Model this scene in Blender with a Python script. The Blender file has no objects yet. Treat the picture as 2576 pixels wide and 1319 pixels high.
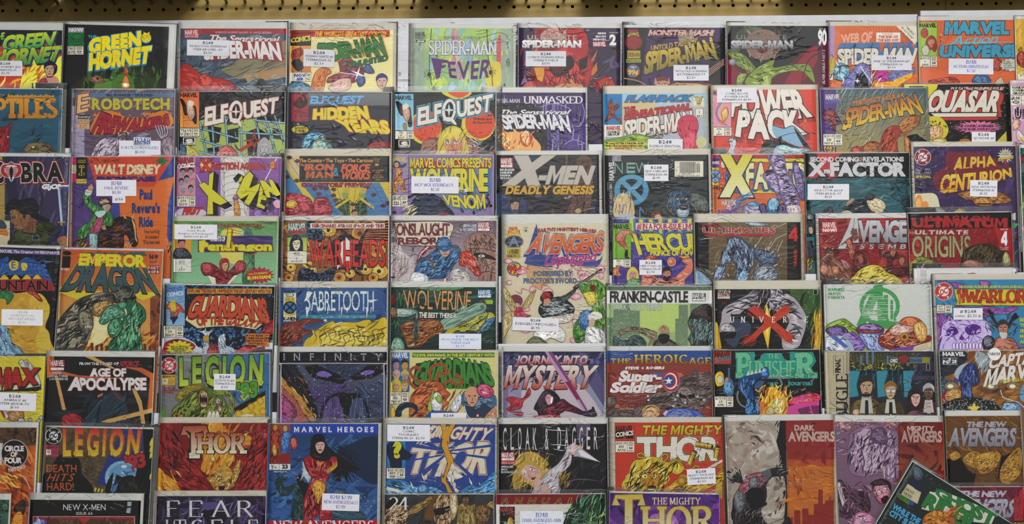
import bpy, math, random
from mathutils import Vector, Matrix
from mathutils.geometry import tessellate_polygon
SC = bpy.context.scene
COL = SC.collection
rnd = random.Random(7)
# ---------------------------------------------------------------- camera, world, lights, exposure
F = 2640.0            # focal length in photo pixels (frame 2576 x 1319)
DIST = 1.712          # camera to the face of the top row of comics
ROLL = math.radians(-0.42)
cam = bpy.data.objects.new('camera', bpy.data.cameras.new('camera'))
COL.objects.link(cam)
cam.data.sensor_fit = 'HORIZONTAL'; cam.data.sensor_width = 36.0; cam.data.lens = F / 2576 * 36
cam.data.clip_start = 0.01
CM = Matrix.Translation((0, -DIST, 0)) @ Matrix.Rotation(math.pi / 2, 4, 'X') @ Matrix.Rotation(ROLL, 4, 'Z')
cam.matrix_world = CM
SC.camera = cam
SC.view_settings.view_transform = 'Standard'; SC.view_settings.look = 'None'
SC.view_settings.gamma = 1; SC.view_settings.use_curve_mapping = False
SC.view_settings.exposure = 0.0
SC.cycles.transparent_max_bounces = 20; SC.cycles.max_bounces = 6; SC.cycles.diffuse_bounces = 2; SC.cycles.glossy_bounces = 2
w = bpy.data.worlds.new('shop_light'); SC.world = w; w.use_nodes = True
w.node_tree.nodes['Background'].inputs[0].default_value = (1.0, 0.985, 0.96, 1)
w.node_tree.nodes['Background'].inputs[1].default_value = 0.25

def area(name, loc, target, sx, sy, power, col=(1, .985, .95)):
    l = bpy.data.lights.new(name, 'AREA'); l.shape = 'RECTANGLE'; l.size = sx; l.size_y = sy
    l.energy = power; l.color = col
    o = bpy.data.objects.new(name, l); COL.objects.link(o); o.location = loc
    o.rotation_euler = (Vector(target) - Vector(loc)).to_track_quat('-Z', 'Y').to_euler()
    return o
area('ceiling_tube_light', (0.2, -1.2, 1.75), (0.2, 0, -0.1), 1.0, .16, 10)
area('ceiling_tube_light', (0.45, -2.1, 1.85), (.3, 0, -.3), 1.2, .3, 37)
area('added_fill_bank', (0.3, -4.2, 1.9), (.2, 0, -.5), 4.0, 2.2, 74)  # unseen fill light, added to lift the lower rows

# ---------------------------------------------------------------- materials (all procedural)
def lin(h):
    h = h.strip()
    v = [int(c, 16) / 15 for c in h] if len(h) == 3 else [int(h[i:i + 2], 16) / 255 for i in (0, 2, 4)]
    return tuple(x / 12.92 if x <= .04045 else ((x + .055) / 1.055) ** 2.4 for x in v)

def new_mat(name):
    m = bpy.data.materials.new(name); m.use_nodes = True
    nt = m.node_tree
    return m, nt, nt.nodes['Principled BSDF'], nt.nodes.new, nt.links.new

def paint(name, hexc, rough=.6, var=.06, scale=30, spec=.3, metal=0, bump=0):
    m, nt, b, nn, lk = new_mat(name)
    n = nn('ShaderNodeTexNoise'); n.inputs['Scale'].default_value = scale; n.inputs['Detail'].default_value = 4
    tc = nn('ShaderNodeTexCoord'); lk(tc.outputs['Object'], n.inputs['Vector'])
    mx = nn('ShaderNodeMix'); mx.data_type = 'RGBA'
    c = lin(hexc)
    mx.inputs[6].default_value = tuple(x * (1 - var) for x in c) + (1,)
    mx.inputs[7].default_value = tuple(min(1, x * (1 + var)) for x in c) + (1,)
    lk(n.outputs['Fac'], mx.inputs[0]); lk(mx.outputs[2], b.inputs['Base Color'])
    b.inputs['Roughness'].default_value = rough; b.inputs['Specular IOR Level'].default_value = spec
    b.inputs['Metallic'].default_value = metal
    if bump:
        bp = nn('ShaderNodeBump'); bp.inputs['Strength'].default_value = bump; bp.inputs['Distance'].default_value = .001
        lk(n.outputs['Fac'], bp.inputs['Height']); lk(bp.outputs[0], b.inputs['Normal'])
    return m
def print_mat(name, rough, spec):
    m, nt, b, nn, lk = new_mat(name)
    a = nn('ShaderNodeAttribute'); a.attribute_name = 'ink'
    n = nn('ShaderNodeTexNoise'); n.inputs['Scale'].default_value = 260; n.inputs['Detail'].default_value = 3
    tc = nn('ShaderNodeTexCoord'); lk(tc.outputs['Object'], n.inputs['Vector'])
    mp = nn('ShaderNodeMapRange'); mp.inputs[3].default_value = .91; mp.inputs[4].default_value = 1.13
    lk(n.outputs['Fac'], mp.inputs[0])
    vm = nn('ShaderNodeVectorMath'); vm.operation = 'SCALE'
    lk(a.outputs['Color'], vm.inputs[0]); lk(mp.outputs[0], vm.inputs['Scale'])
    lk(vm.outputs[0], b.inputs['Base Color'])
    b.inputs['Roughness'].default_value = rough; b.inputs['Specular IOR Level'].default_value = spec
    return m
M_INK = print_mat('printed_cover_paper', .5, .05)
M_LABEL = print_mat('printed_sticker_paper', .7, .15)
M_PAGE = paint('newsprint_pages', 'c9c2ae', .8, .05, 200)
M_WHITE = paint('white_backing_board', 'cfd0cc', .7, .03, 25)
M_CREAM = paint('aged_backing_board', 'cbc6b8', .75, .06, 14)
M_RACK = paint('white_rack_enamel', 'd4d6dc', .4, .03, 12)
M_PEG = paint('tan_pegboard', 'a88f54', .6, .1, 6, .25, 0, .1)
M_DARK = paint('dark_void_panel', '0c0a06', .9)
M_WIRE = paint('dark_steel_wire', '77736a', .35, .08, 60, .5, .6)
M_PLUG = paint('tan_hole_plug', '6d552a', .7)
def sleeve_mat():
    m = bpy.data.materials.new('clear_polypropylene'); m.use_nodes = True
    nt = m.node_tree; nt.nodes.clear(); nn = nt.nodes.new; lk = nt.links.new
    out = nn('ShaderNodeOutputMaterial')
    tr = nn('ShaderNodeBsdfTransparent'); tr.inputs[0].default_value = (.985, .985, .985, 1)
    df = nn('ShaderNodeBsdfDiffuse'); df.inputs[0].default_value = (.8, .8, .82, 1)
    gl = nn('ShaderNodeBsdfGlossy'); gl.inputs['Roughness'].default_value = .16
    gl.inputs[0].default_value = (.9, .9, .9, 1)
    fr = nn('ShaderNodeFresnel'); fr.inputs[0].default_value = 1.36
    n = nn('ShaderNodeTexNoise'); n.inputs['Scale'].default_value = 28; n.inputs['Detail'].default_value = 2
    n.inputs['Distortion'].default_value = 1.5
    tc = nn('ShaderNodeTexCoord'); mp = nn('ShaderNodeMapping'); mp.inputs['Scale'].default_value = (1, 2.2, 1)
    lk(tc.outputs['Object'], mp.inputs[0]); lk(mp.outputs[0], n.inputs['Vector'])
    bp = nn('ShaderNodeBump'); bp.inputs['Strength'].default_value = .35; bp.inputs['Distance'].default_value = .002
    oi = nn('ShaderNodeObjectInfo'); sc = nn('ShaderNodeMath'); sc.operation = 'MULTIPLY'; sc.inputs[1].default_value = 23
    lk(oi.outputs['Random'], sc.inputs[0]); lk(sc.outputs[0], mp.inputs['Location'])
    # sharp creases, gathered in a few crumpled patches
    c1 = nn('ShaderNodeTexNoise'); c1.inputs['Scale'].default_value = 16; c1.inputs['Detail'].default_value = 1; c1.inputs['Distortion'].default_value = 2.2
    c2 = nn('ShaderNodeTexNoise'); c2.inputs['Scale'].default_value = 9; c2.inputs['Detail'].default_value = 0
    lk(mp.outputs[0], c1.inputs['Vector']); lk(mp.outputs[0], c2.inputs['Vector'])
    a1 = nn('ShaderNodeMath'); a1.operation = 'SUBTRACT'; a1.inputs[1].default_value = .5; lk(c1.outputs['Fac'], a1.inputs[0])
    a2 = nn('ShaderNodeMath'); a2.operation = 'ABSOLUTE'; lk(a1.outputs[0], a2.inputs[0])
    r1 = nn('ShaderNodeMapRange'); r1.interpolation_type = 'SMOOTHSTEP'; r1.inputs[1].default_value = 0; r1.inputs[2].default_value = .05; r1.inputs[3].default_value = 1; r1.inputs[4].default_value = 0
    lk(a2.outputs[0], r1.inputs[0])
    r2 = nn('ShaderNodeMapRange'); r2.interpolation_type = 'SMOOTHSTEP'; r2.inputs[1].default_value = .56; r2.inputs[2].default_value = .68; lk(c2.outputs['Fac'], r2.inputs[0])
    m_ = nn('ShaderNodeMath'); m_.operation = 'MULTIPLY'; lk(r1.outputs[0], m_.inputs[0]); lk(r2.outputs[0], m_.inputs[1])
    ad = nn('ShaderNodeMath'); ad.operation = 'MULTIPLY_ADD'; ad.inputs[1].default_value = 1.6; lk(m_.outputs[0], ad.inputs[0]); lk(n.outputs['Fac'], ad.inputs[2])
    lk(ad.outputs[0], bp.inputs['Height'])
    lk(bp.outputs[0], gl.inputs['Normal']); lk(bp.outputs[0], fr.inputs['Normal'])
    m1 = nn('ShaderNodeMixShader'); m1.inputs[0].default_value = .014
    lk(tr.outputs[0], m1.inputs[1]); lk(df.outputs[0], m1.inputs[2])
    m2 = nn('ShaderNodeMixShader')
    lk(fr.outputs[0], m2.inputs[0]); lk(m1.outputs[0], m2.inputs[1]); lk(gl.outputs[0], m2.inputs[2])
    lk(m2.outputs[0], out.inputs[0])
    return m
M_SLEEVE = sleeve_mat()

# ---------------------------------------------------------------- mesh helpers
def link_mesh(name, vs, fs, mat, parent=None, smooth=False, cols=None):
    me = bpy.data.meshes.new(name); me.from_pydata(vs, [], fs); me.materials.append(mat)
    if cols:
        a = me.color_attributes.new('ink', 'FLOAT_COLOR', 'POINT')
        flat = []
        for c in cols: flat += (c[0], c[1], c[2], 1.0)
        a.data.foreach_set('color', flat)
    if smooth:
        me.polygons.foreach_set('use_smooth', [True] * len(me.polygons))
    me.update()
    o = bpy.data.objects.new(name, me); COL.objects.link(o)
    if parent: o.parent = parent
    return o
def box(x0, y0, z0, x1, y1, z1, vs=None, fs=None):
    vs = [] if vs is None else vs; fs = [] if fs is None else fs
    b = len(vs)
    vs += [(x0, y0, z0), (x1, y0, z0), (x1, y1, z0), (x0, y1, z0), (x0, y0, z1), (x1, y0, z1), (x1, y1, z1), (x0, y1, z1)]
    fs += [tuple(b + i for i in f) for f in ((3, 2, 1, 0), (4, 5, 6, 7), (0, 1, 5, 4), (1, 2, 6, 5), (2, 3, 7, 6), (3, 0, 4, 7))]
    return vs, fs

# ---------------------------------------------------------------- the stepped rows of the rack
# row reference: photo height of the row's cover tops, then each row stands a little nearer and leans more
ROWY = {0: 66, 1: 229, 2: 391, 3: 556, 4: 718, 5: 885, 6: 1065, 7: 1243, 3.5: 628}
STEP = 0.0078
def ray(px, py):
    return CM.to_3x3() @ Vector(((px - 1288) / F, -(py - 659.5) / F, -1))
def tilt(r): return math.radians(2.6 + .55 * r)
PLANE = {}
def mk_planes():
    y = 0.0
    prev = None
    for r in range(8):
        d = ray(1288, ROWY[r])
        if prev is None:
            p = Vector((0, 0, d.z / d.y * DIST))
        else:
            pp, pn, pu = prev
            hit = Vector((0, -DIST, 0)) + d * ((pp - Vector((0, -DIST, 0))).dot(pn) / d.dot(pn))
            p = hit + pn * STEP; p.x = 0
        t = tilt(r)
        prev = (p, Vector((0, -math.cos(t), math.sin(t))), Vector((0, math.sin(t), math.cos(t))))
        PLANE[r] = prev
    a, b = PLANE[3], PLANE[4]
    t = tilt(3.5)
    n = Vector((0, -math.cos(t), math.sin(t)))
    d = ray(1288, ROWY[3.5])
    m = (a[0] + b[0]) / 2
    hit = Vector((0, -DIST, 0)) + d * ((m - Vector((0, -DIST, 0))).dot(n) / d.dot(n))
    PLANE[3.5] = (hit, n, Vector((0, math.sin(t), math.cos(t))))
mk_planes()
FLOOR_V = 0.268       # pocket floor below the row reference, measured along the leaning row
LIP_V = 0.196         # top of the pocket's front lip

# ---------------------------------------------------------------- lettering: block letters from the built-in font
GL = {}
def glyph(ch, off, res):
    k = (ch, round(off, 3), res)
    if k in GL: return GL[k]
    cu = bpy.data.curves.new('g', 'FONT'); cu.body = ch; cu.offset = off; cu.resolution_u = res
    ob = bpy.data.objects.new('g', cu); COL.objects.link(ob)
    dg = bpy.context.evaluated_depsgraph_get(); ev = ob.evaluated_get(dg)
    me = ev.to_mesh(); me.calc_loop_triangles()
    vs = [(v.co.x, v.co.y) for v in me.vertices]; ts = [tuple(t.vertices) for t in me.loop_triangles]
    ev.to_mesh_clear(); bpy.data.objects.remove(ob); bpy.data.curves.remove(cu)
    GL[k] = (vs, ts)
    return GL[k]
_h = glyph('H', 0, 2)[0]
CAP = max(v[1] for v in _h)
# serif letters drawn as broad-nib strokes with foot serifs
def arc(cx, cy, rx, ry, a0, a1, n=9):
    return [(cx + rx * math.cos(math.radians(a0 + (a1 - a0) * i / n)), cy + ry * math.sin(math.radians(a0 + (a1 - a0) * i / n))) for i in range(n + 1)]
SER = {
 'A': (.86, [[(.04, 0), (.43, 1)], [(.43, 1), (.82, 0)], [(.2, .36), (.66, .36)]]),
 'B': (.7, [[(.12, 0), (.12, 1)], [(.12, .98), (.34, .98)] + arc(.36, .77, .22, .21, 90, -90) + [(.12, .55)], [(.12, .55), (.36, .55)] + arc(.38, .285, .26, .265, 90, -90) + [(.12, .02)]]),
 'C': (.8, [arc(.46, .5, .38, .48, 42, 318, 14)]),
 'D': (.82, [[(.12, 0), (.12, 1)], [(.12, .98), (.34, .98)] + arc(.36, .5, .4, .48, 90, -90, 12) + [(.12, .02)]]),
 'E': (.66, [[(.12, 0), (.12, 1)], [(.12, .98), (.6, .98), (.62, .8)], [(.12, .52), (.5, .52)], [(.12, .02), (.62, .02), (.64, .22)]]),
 'F': (.62, [[(.12, 0), (.12, 1)], [(.12, .98), (.58, .98), (.6, .78)], [(.12, .52), (.48, .52)]]),
 'G': (.86, [arc(.46, .5, .38, .48, 42, 330, 14), [(.76, .0), (.76, .42)], [(.55, .42), (.84, .42)]]),
 'H': (.84, [[(.12, 0), (.12, 1)], [(.72, 0), (.72, 1)], [(.12, .52), (.72, .52)]]),
 'I': (.28, [[(.14, 0), (.14, 1)]]),
 'J': (.5, [[(.34, 1), (.34, .2)] + arc(.19, .18, .15, .17, 0, -150, 6)]),
 'K': (.8, [[(.12, 0), (.12, 1)], [(.68, 1), (.14, .45)], [(.28, .58), (.72, 0)]]),
 'L': (.64, [[(.12, 0), (.12, 1)], [(.12, .02), (.6, .02), (.62, .24)]]),
 'M': (.98, [[(.1, 0), (.12, 1)], [(.12, 1), (.48, .08)], [(.48, .08), (.84, 1)], [(.84, 1), (.88, 0)]]),
 'N': (.86, [[(.12, 0), (.12, 1)], [(.12, 1), (.72, .02)], [(.72, 0), (.72, 1)]]),
 'O': (.86, [arc(.43, .5, .37, .48, 90, 450, 18)]),
 'P': (.68, [[(.12, 0), (.12, 1)], [(.12, .98), (.34, .98)] + arc(.36, .73, .25, .25, 90, -90) + [(.12, .48)]]),
 'Q': (.86, [arc(.43, .5, .37, .48, 90, 450, 18), [(.42, .22), (.66, -.12), (.84, -.14)]]),
 'R': (.78, [[(.12, 0), (.12, 1)], [(.12, .98), (.34, .98)] + arc(.36, .75, .23, .23, 90, -90) + [(.12, .52)], [(.36, .52), (.7, 0)]]),
 'S': (.64, [arc(.32, .75, .23, .23, 35, 210, 9) + [(.3, .52), (.46, .42)] + arc(.32, .25, .25, .23, 30, -155, 9)]),
 'T': (.76, [[(.38, 0), (.38, 1)], [(.06, .76), (.06, .98), (.7, .98), (.7, .76)]]),
 'U': (.84, [[(.12, 1), (.12, .3)] + arc(.42, .3, .3, .29, 180, 360, 8) + [(.72, 1)]]),
 'V': (.84, [[(.04, 1), (.42, 0)], [(.42, 0), (.8, 1)]]),
 'W': (1.14, [[(.04, 1), (.32, 0)], [(.32, 0), (.57, .9)], [(.57, .9), (.82, 0)], [(.82, 0), (1.1, 1)]]),
 'X': (.82, [[(.06, 1), (.76, 0)], [(.06, 0), (.76, 1)]]),
 'Y': (.82, [[(.04, 1), (.4, .48)], [(.78, 1), (.4, .48)], [(.4, .48), (.4, 0)]]),
 'Z': (.7, [[(.06, .78), (.08, .98), (.62, .98), (.06, .02), (.64, .02), (.66, .24)]]),
 '2': (.62, [arc(.31, .72, .24, .26, 160, -30, 8) + [(.06, .02), (.58, .02)]]),
 '4': (.66, [[(.44, 0), (.44, 1)], [(.44, 1), (.06, .3), (.62, .3)]]),
 '8': (.64, [arc(.32, .74, .22, .24, -90, 270, 12), arc(.32, .25, .27, .25, 90, 450, 12)]),
 '0': (.64, [arc(.32, .5, .26, .48, 90, 450, 14)]),
 '1': (.44, [[(.22, 0), (.22, 1), (.06, .84)]]),
 '3': (.6, [arc(.28, .75, .23, .23, 150, -80, 8) + arc(.28, .27, .26, .25, 80, -150, 8)]),
 '5': (.6, [[(.54, .98), (.12, .98), (.1, .56)] + arc(.28, .3, .26, .28, 110, -150, 9)]),
 '9': (.62, [arc(.31, .7, .24, .28, 0, 360, 12), [(.55, .7), (.5, .3), (.2, 0)]]),
 '$': (.6, [arc(.3, .72, .22, .2, 35, 210, 8) + [(.28, .5), (.44, .42)] + arc(.3, .28, .24, .2, 30, -155, 8), [(.3, -.1), (.3, 1.1)]]),
}
def serif_glyph(ch, bold):
    k = ('S', ch, round(bold, 3))
    if k in GL: return GL[k]
    wid, strokes = SER[ch]
    vs, ts = [], []
    thick, thin = .15 + 2 * bold, .045 + 2 * bold
    def quad(a, b, c, d):
        i = len(vs); vs.extend((a, b, c, d)); ts.extend(((i, i + 1, i + 2), (i, i + 2, i + 3)))
    for st in strokes:
        left, right = [], []
        for i, p in enumerate(st):
            a = st[max(0, i - 1)]; b = st[min(len(st) - 1, i + 1)]
            dx, dy = b[0] - a[0], b[1] - a[1]; l = math.hypot(dx, dy) or 1
            ang = math.atan2(dy, dx)
            wd = thin + (thick - thin) * abs(math.sin(ang - math.radians(12)))
            nx, ny = -dy / l * wd / 2, dx / l * wd / 2
            left.append((p[0] + nx, p[1] + ny)); right.append((p[0] - nx, p[1] - ny))
        for i in range(len(st) - 1): quad(left[i], left[i + 1], right[i + 1], right[i])
        for e, o in ((0, 1), (-1, -2)):
            p, q = st[e], st[o]
            if abs(p[1] - q[1]) > .5 * math.hypot(p[0] - q[0], p[1] - q[1]) and (abs(p[1]) < .01 or abs(p[1] - 1) < .01) and ch not in 'OCQ':
                s = thin / 2 if p[1] > .5 else -thin / 2
                y0, y1 = (1 - thin, 1 + bold) if p[1] > .5 else (-bold, thin)
                if ch in 'VWMNAK' and abs(p[0] - q[0]) > .1 and sum(1 for s2 in strokes for z in (s2[0], s2[-1]) if abs(z[0] - p[0]) < .03 and abs(z[1] - p[1]) < .03) > 1: continue
                quad((p[0] - .15 - bold, y0), (p[0] + .15 + bold, y0), (p[0] + .15 + bold, y1), (p[0] - .15 - bold, y1))
    GL[k] = (vs, ts)
    return GL[k]
def plain_glyph(ch, b, base):
    """M and 4 cut from flat pieces (their outlines cannot be thickened cleanly)"""
    x0 = min(v[0] for v in base) / CAP; w = max(v[0] for v in base) / CAP - x0
    t_ = .125 + 2 * b; lo, hi = -b, 1 + b; vs, ts = [], []
    def poly(*p):
        k = len(vs); vs.extend(((x + x0) * CAP, y * CAP) for x, y in p)
        ts.extend(tuple(k + i for i in t3) for t3 in tessellate_polygon([[Vector((x, y, 0)) for x, y in p]]))
    if ch == 'M':
        l, r, m = -b, w + b, w / 2; d = t_ * 1.05
        poly((l, lo), (l, hi), (l + d, hi), (m, .36 + b * 1.2), (r - d, hi), (r, hi), (r, lo), (r - t_, lo), (r - t_, .68), (m, .02 - b), (l + t_, .68), (l + t_, lo))
    else:
        s = w * .62; y = .2 - b
        poly((s, lo), (s + t_, lo), (s + t_, hi), (s, hi))
        poly((-b, y), (s, y), (s, y + t_), (-b, y + t_)); poly((s + t_, y), (w + b, y), (w + b, y + t_), (s + t_, y + t_))
        poly((-b, y + t_), (t_ * 1.0, y + t_), (s, hi - t_ * 1.5), (s, hi))
    return vs, ts
def layout(s, font, bold, res, gap):
    """letters of one line -> list of (verts, tris) in units of cap height, and total width"""
    out, x = [], 0
    for ch in s:
        if ch == ' ': x += .34; continue
        if font == 'S' and ch.upper() in SER:
            sc = .78 if ch.islower() else 1
            vs, ts = serif_glyph(ch.upper(), bold)
            wd = SER[ch.upper()][0] * sc
            out.append(([(x + v[0] * sc, v[1] * sc) for v in vs], ts)); x += wd + gap * .4
            continue
        base, _ = glyph(ch, 0, res)
        vs, ts = plain_glyph(ch, bold, base) if ch in 'M4' else glyph(ch, bold * CAP, res)
        if not vs: x += .3; continue
        x0 = min(v[0] for v in base); x1 = max(v[0] for v in base)
        out.append(([(x + (v[0] - x0) / CAP, v[1] / CAP) for v in vs], ts)); x += (x1 - x0) / CAP + gap
    return out, max(x - gap, .01)

# ---------------------------------------------------------------- drawing on a cover (flat ink layers on the paper)
CTX = {'A0': (0, 0, 3.298), 'A1': (430, 0, 3.298), 'A2': (970, 0, 3.298), 'A3': (1500, 0, 3.298), 'A4': (2020, 0, 3.297),
       'B0': (0, 370, 3.88), 'B1': (430, 370, 3.768), 'B2': (970, 370, 3.768), 'B3': (1500, 370, 3.768), 'B4': (2020, 350, 3.565),
       'C0': (0, 610, 2.807), 'C1': (390, 690, 3.472), 'C2': (960, 690, 3.471), 'C3': (1500, 690, 3.471), 'C4': (2020, 650, 3.14),
       'D0': (0, 1030, 4.564), 'D1': (380, 1030, 4.293), 'D2': (950, 1030, 4.366), 'D3': (1500, 1030, 4.441), 'D4': (2020, 1000, 4.135)}
INK = 5.5e-6          # one ink layer
class Sheet:
    def __init__(s, w0): s.v = []; s.f = []; s.c = []; s.w = w0; s.clip = None
    def up(s): s.w += INK
    def tri(s, pts):      # pts: three ((u, v), colour)
        c = s.clip
        if c and not all(c[0] <= p[0][0] <= c[2] and c[1] <= p[0][1] <= c[3] for p in pts):
            for ax, lim, sg in ((0, c[0], 1), (0, c[2], -1), (1, c[1], 1), (1, c[3], -1)):
                out = []
                for i in range(len(pts)):
                    a, b = pts[i - 1], pts[i]
                    da, db = (a[0][ax] - lim) * sg, (b[0][ax] - lim) * sg
                    if (da < 0) != (db < 0):
                        t = da / (da - db)
                        out.append(((a[0][0] + (b[0][0] - a[0][0]) * t, a[0][1] + (b[0][1] - a[0][1]) * t),
                                    tuple(a[1][k] + (b[1][k] - a[1][k]) * t for k in range(3))))
                    if db >= 0: out.append(b)
                pts = out
                if len(pts) < 3: return
        i = len(s.v)
        a, b, d = pts[0][0], pts[1][0], pts[2][0]
        if (b[0] - a[0]) * (d[1] - a[1]) - (b[1] - a[1]) * (d[0] - a[0]) < 0: pts = pts[::-1]
        for p, col in pts: s.v.append((p[0], p[1], s.w)); s.c.append(col)
        for k in range(1, len(pts) - 1): s.f.append((i, i + k, i + k + 1))
class Now: pass
now = Now()           # the comic being drawn
def loc(x, y):
    ox, oy, sc = now.ctx
    d = ray(ox + x / sc, oy + y / sc); o = Vector((0, -DIST, 0))
    h = o + d * ((now.pt - o).dot(now.n) / d.dot(now.n))
    q = h - now.org
    return (q.dot(now.ex), q.dot(now.ey))
def fill(pts, col, col2=None, horiz=False):
    """pts in photo-zoom coordinates; optional gradient top->bottom of its own box"""
    sh = now.sheet; sh.up()
    c1 = lin(col); c2 = lin(col2) if col2 else c1
    k = 0 if horiz else 1
    lo = min(p[k] for p in pts); hi = max(p[k] for p in pts)
    q = [loc(*p) for p in pts]
    def cc(p):
        t = (p[k] - lo) / (hi - lo or 1); return tuple(c1[j] + (c2[j] - c1[j]) * t for j in range(3))
    if len(pts) == 3: tr = [(0, 1, 2)]
    elif len(pts) == 4 and col2: tr = [(0, 1, 2), (0, 2, 3)]
    else: tr = tessellate_polygon([[Vector((a[0], a[1], 0)) for a in q]])
    for t in tr: sh.tri([(q[i], cc(pts[i])) for i in t])
def pairs(xy): return [(xy[i], xy[i + 1]) for i in range(0, len(xy) - 1, 2)]
def smooth(p, n=4, closed=True):
    out = []; m = len(p)
    for i in range(m if closed else m - 1):
        if closed: a, b, c, d = p[i - 1], p[i], p[(i + 1) % m], p[(i + 2) % m]
        else: a, b, c, d = p[max(0, i - 1)], p[i], p[i + 1], p[min(m - 1, i + 2)]
        for k in range(n):
            t = k / n
            out.append(tuple(.5 * (2 * b[j] + (c[j] - a[j]) * t + (2 * a[j] - 5 * b[j] + 4 * c[j] - d[j]) * t * t + (3 * b[j] - a[j] - 3 * c[j] + d[j]) * t ** 3) for j in (0, 1)))
    if not closed: out.append(p[-1])
    return out
def stroke(pts, wd, col, closed=False, taper=False):
    sh = now.sheet; sh.up(); c = lin(col); m = len(pts)
    L_, R_ = [], []
    for i, p in enumerate(pts):
        a = pts[i - 1] if (i or closed) else p; b = pts[(i + 1) % m] if (i < m - 1 or closed) else p
        dx, dy = b[0] - a[0], b[1] - a[1]; l = math.hypot(dx, dy) or 1
        ww = wd / 2 * (max(.08, math.sin(math.pi * i / max(1, m - 1))) if taper else 1)
        L_.append(loc(p[0] - dy / l * ww, p[1] + dx / l * ww)); R_.append(loc(p[0] + dy / l * ww, p[1] - dx / l * ww))
    for i in range(m if closed else m - 1):
        j = (i + 1) % m
        sh.tri([(L_[i], c), (L_[j], c), (R_[j], c)]); sh.tri([(L_[i], c), (R_[j], c), (R_[i], c)])
def R(x0, y0, x1, y1, c, c2=None, o=None, ow=3, h=False):
    p = [(x0, y0), (x1, y0), (x1, y1), (x0, y1)]
    fill(p, c, c2, h)
    if o: stroke(p, ow, o, True)
def P(c, *xy, o=None, ow=3, c2=None):
    p = pairs(xy); fill(p, c, c2)
    if o: stroke(p, ow, o, True)
def S(c, *xy, o=None, ow=3, c2=None):
    p = smooth(pairs(xy)); fill(p, c, c2)
    if o: stroke(p, ow, o, True)
def L(c, wd, *xy, t=False, s=False):
    p = pairs(xy)
    if s or t: p = smooth(p, 4, False)
    stroke(p, wd, c, False, t)
def E(c, x, y, rx, ry=None, o=None, ow=3, c2=None, rot=0):
    ry = ry or rx; n = 10 if rx < 14 else 22
    cs, sn = math.cos(math.radians(rot)), math.sin(math.radians(rot))
    p = []
    for i in range(n):
        a = 2 * math.pi * i / n; u, v = rx * math.cos(a), ry * math.sin(a)
        p.append((x + u * cs - v * sn, y + u * sn + v * cs))
    fill(p, c, c2)
    if o: stroke(p, ow, o, True)
def K(c, x, y, r, r2, n=5, o=None, ow=2, sy=1, rot=-90):
    p = []
    for i in range(2 * n):
        a = math.radians(rot + 180 * i / n); q = r if i % 2 == 0 else r2
        p.append((x + q * math.cos(a), y + q * math.sin(a) * sy))
    fill(p, c)
    if o: stroke(p, ow, o, True)
def D(c, n, x0, y0, x1, y1, r=2.5):
    sh = now.sheet; sh.up(); cc = lin(c)
    for _ in range(n):
        x, y = rnd.uniform(x0, x1), rnd.uniform(y0, y1); q = r * rnd.uniform(.4, 1.2)
        p = [loc(x - q, y), loc(x, y - q), loc(x + q, y), loc(x, y + q)]
        sh.tri([(p[0], cc), (p[1], cc), (p[2], cc)]); sh.tri([(p[0], cc), (p[2], cc), (p[3], cc)])
def inside(x, y, poly):
    r = False
    for i in range(len(poly)):
        a, b = poly[i - 1], poly[i]
        if (a[1] > y) != (b[1] > y) and x < (b[0] - a[0]) * (y - a[1]) / (b[1] - a[1]) + a[0]: r = not r
    return r
def N(x0, y0, x1, y1, n, cols, l=40, wd=8, ang=None, jit=25, poly=None):
    """loose brush strokes: n tapered marks shared among the colours"""
    sh = now.sheet
    cl = cols.split()
    for ci, c in enumerate(cl):
        sh.up(); cc = lin(c)
        for _ in range(max(1, n // len(cl))):
            for _try in range(12):
                x, y = rnd.uniform(x0, x1), rnd.uniform(y0, y1)
                if poly is None or inside(x, y, poly): break
            else: continue
            a = math.radians((rnd.uniform(0, 180) if ang is None else ang) + rnd.uniform(-jit, jit))
            ll = l * rnd.uniform(.5, 1.3) / 2; ww = wd * rnd.uniform(.5, 1.3) / 2; bend = rnd.uniform(-.35, .35) * ll
            dx, dy = math.cos(a), -math.sin(a)
            pts = []
            for t, q in ((-1, 0), (-.4, .9), (.3, 1), (1, 0), (.3, -.6), (-.4, -.7)):
                off = q * ww + bend * (1 - t * t)
                pts.append((x + dx * t * ll - dy * off, y + dy * t * ll + dx * off))
            if poly is not None and not all(inside(px, py, poly) for px, py in (pts[0], pts[3])): continue
            q = [loc(*p) for p in pts]
            for t in ((0, 1, 5), (1, 2, 5), (2, 4, 5), (2, 3, 4)): sh.tri([(q[i], cc) for i in t])
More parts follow.
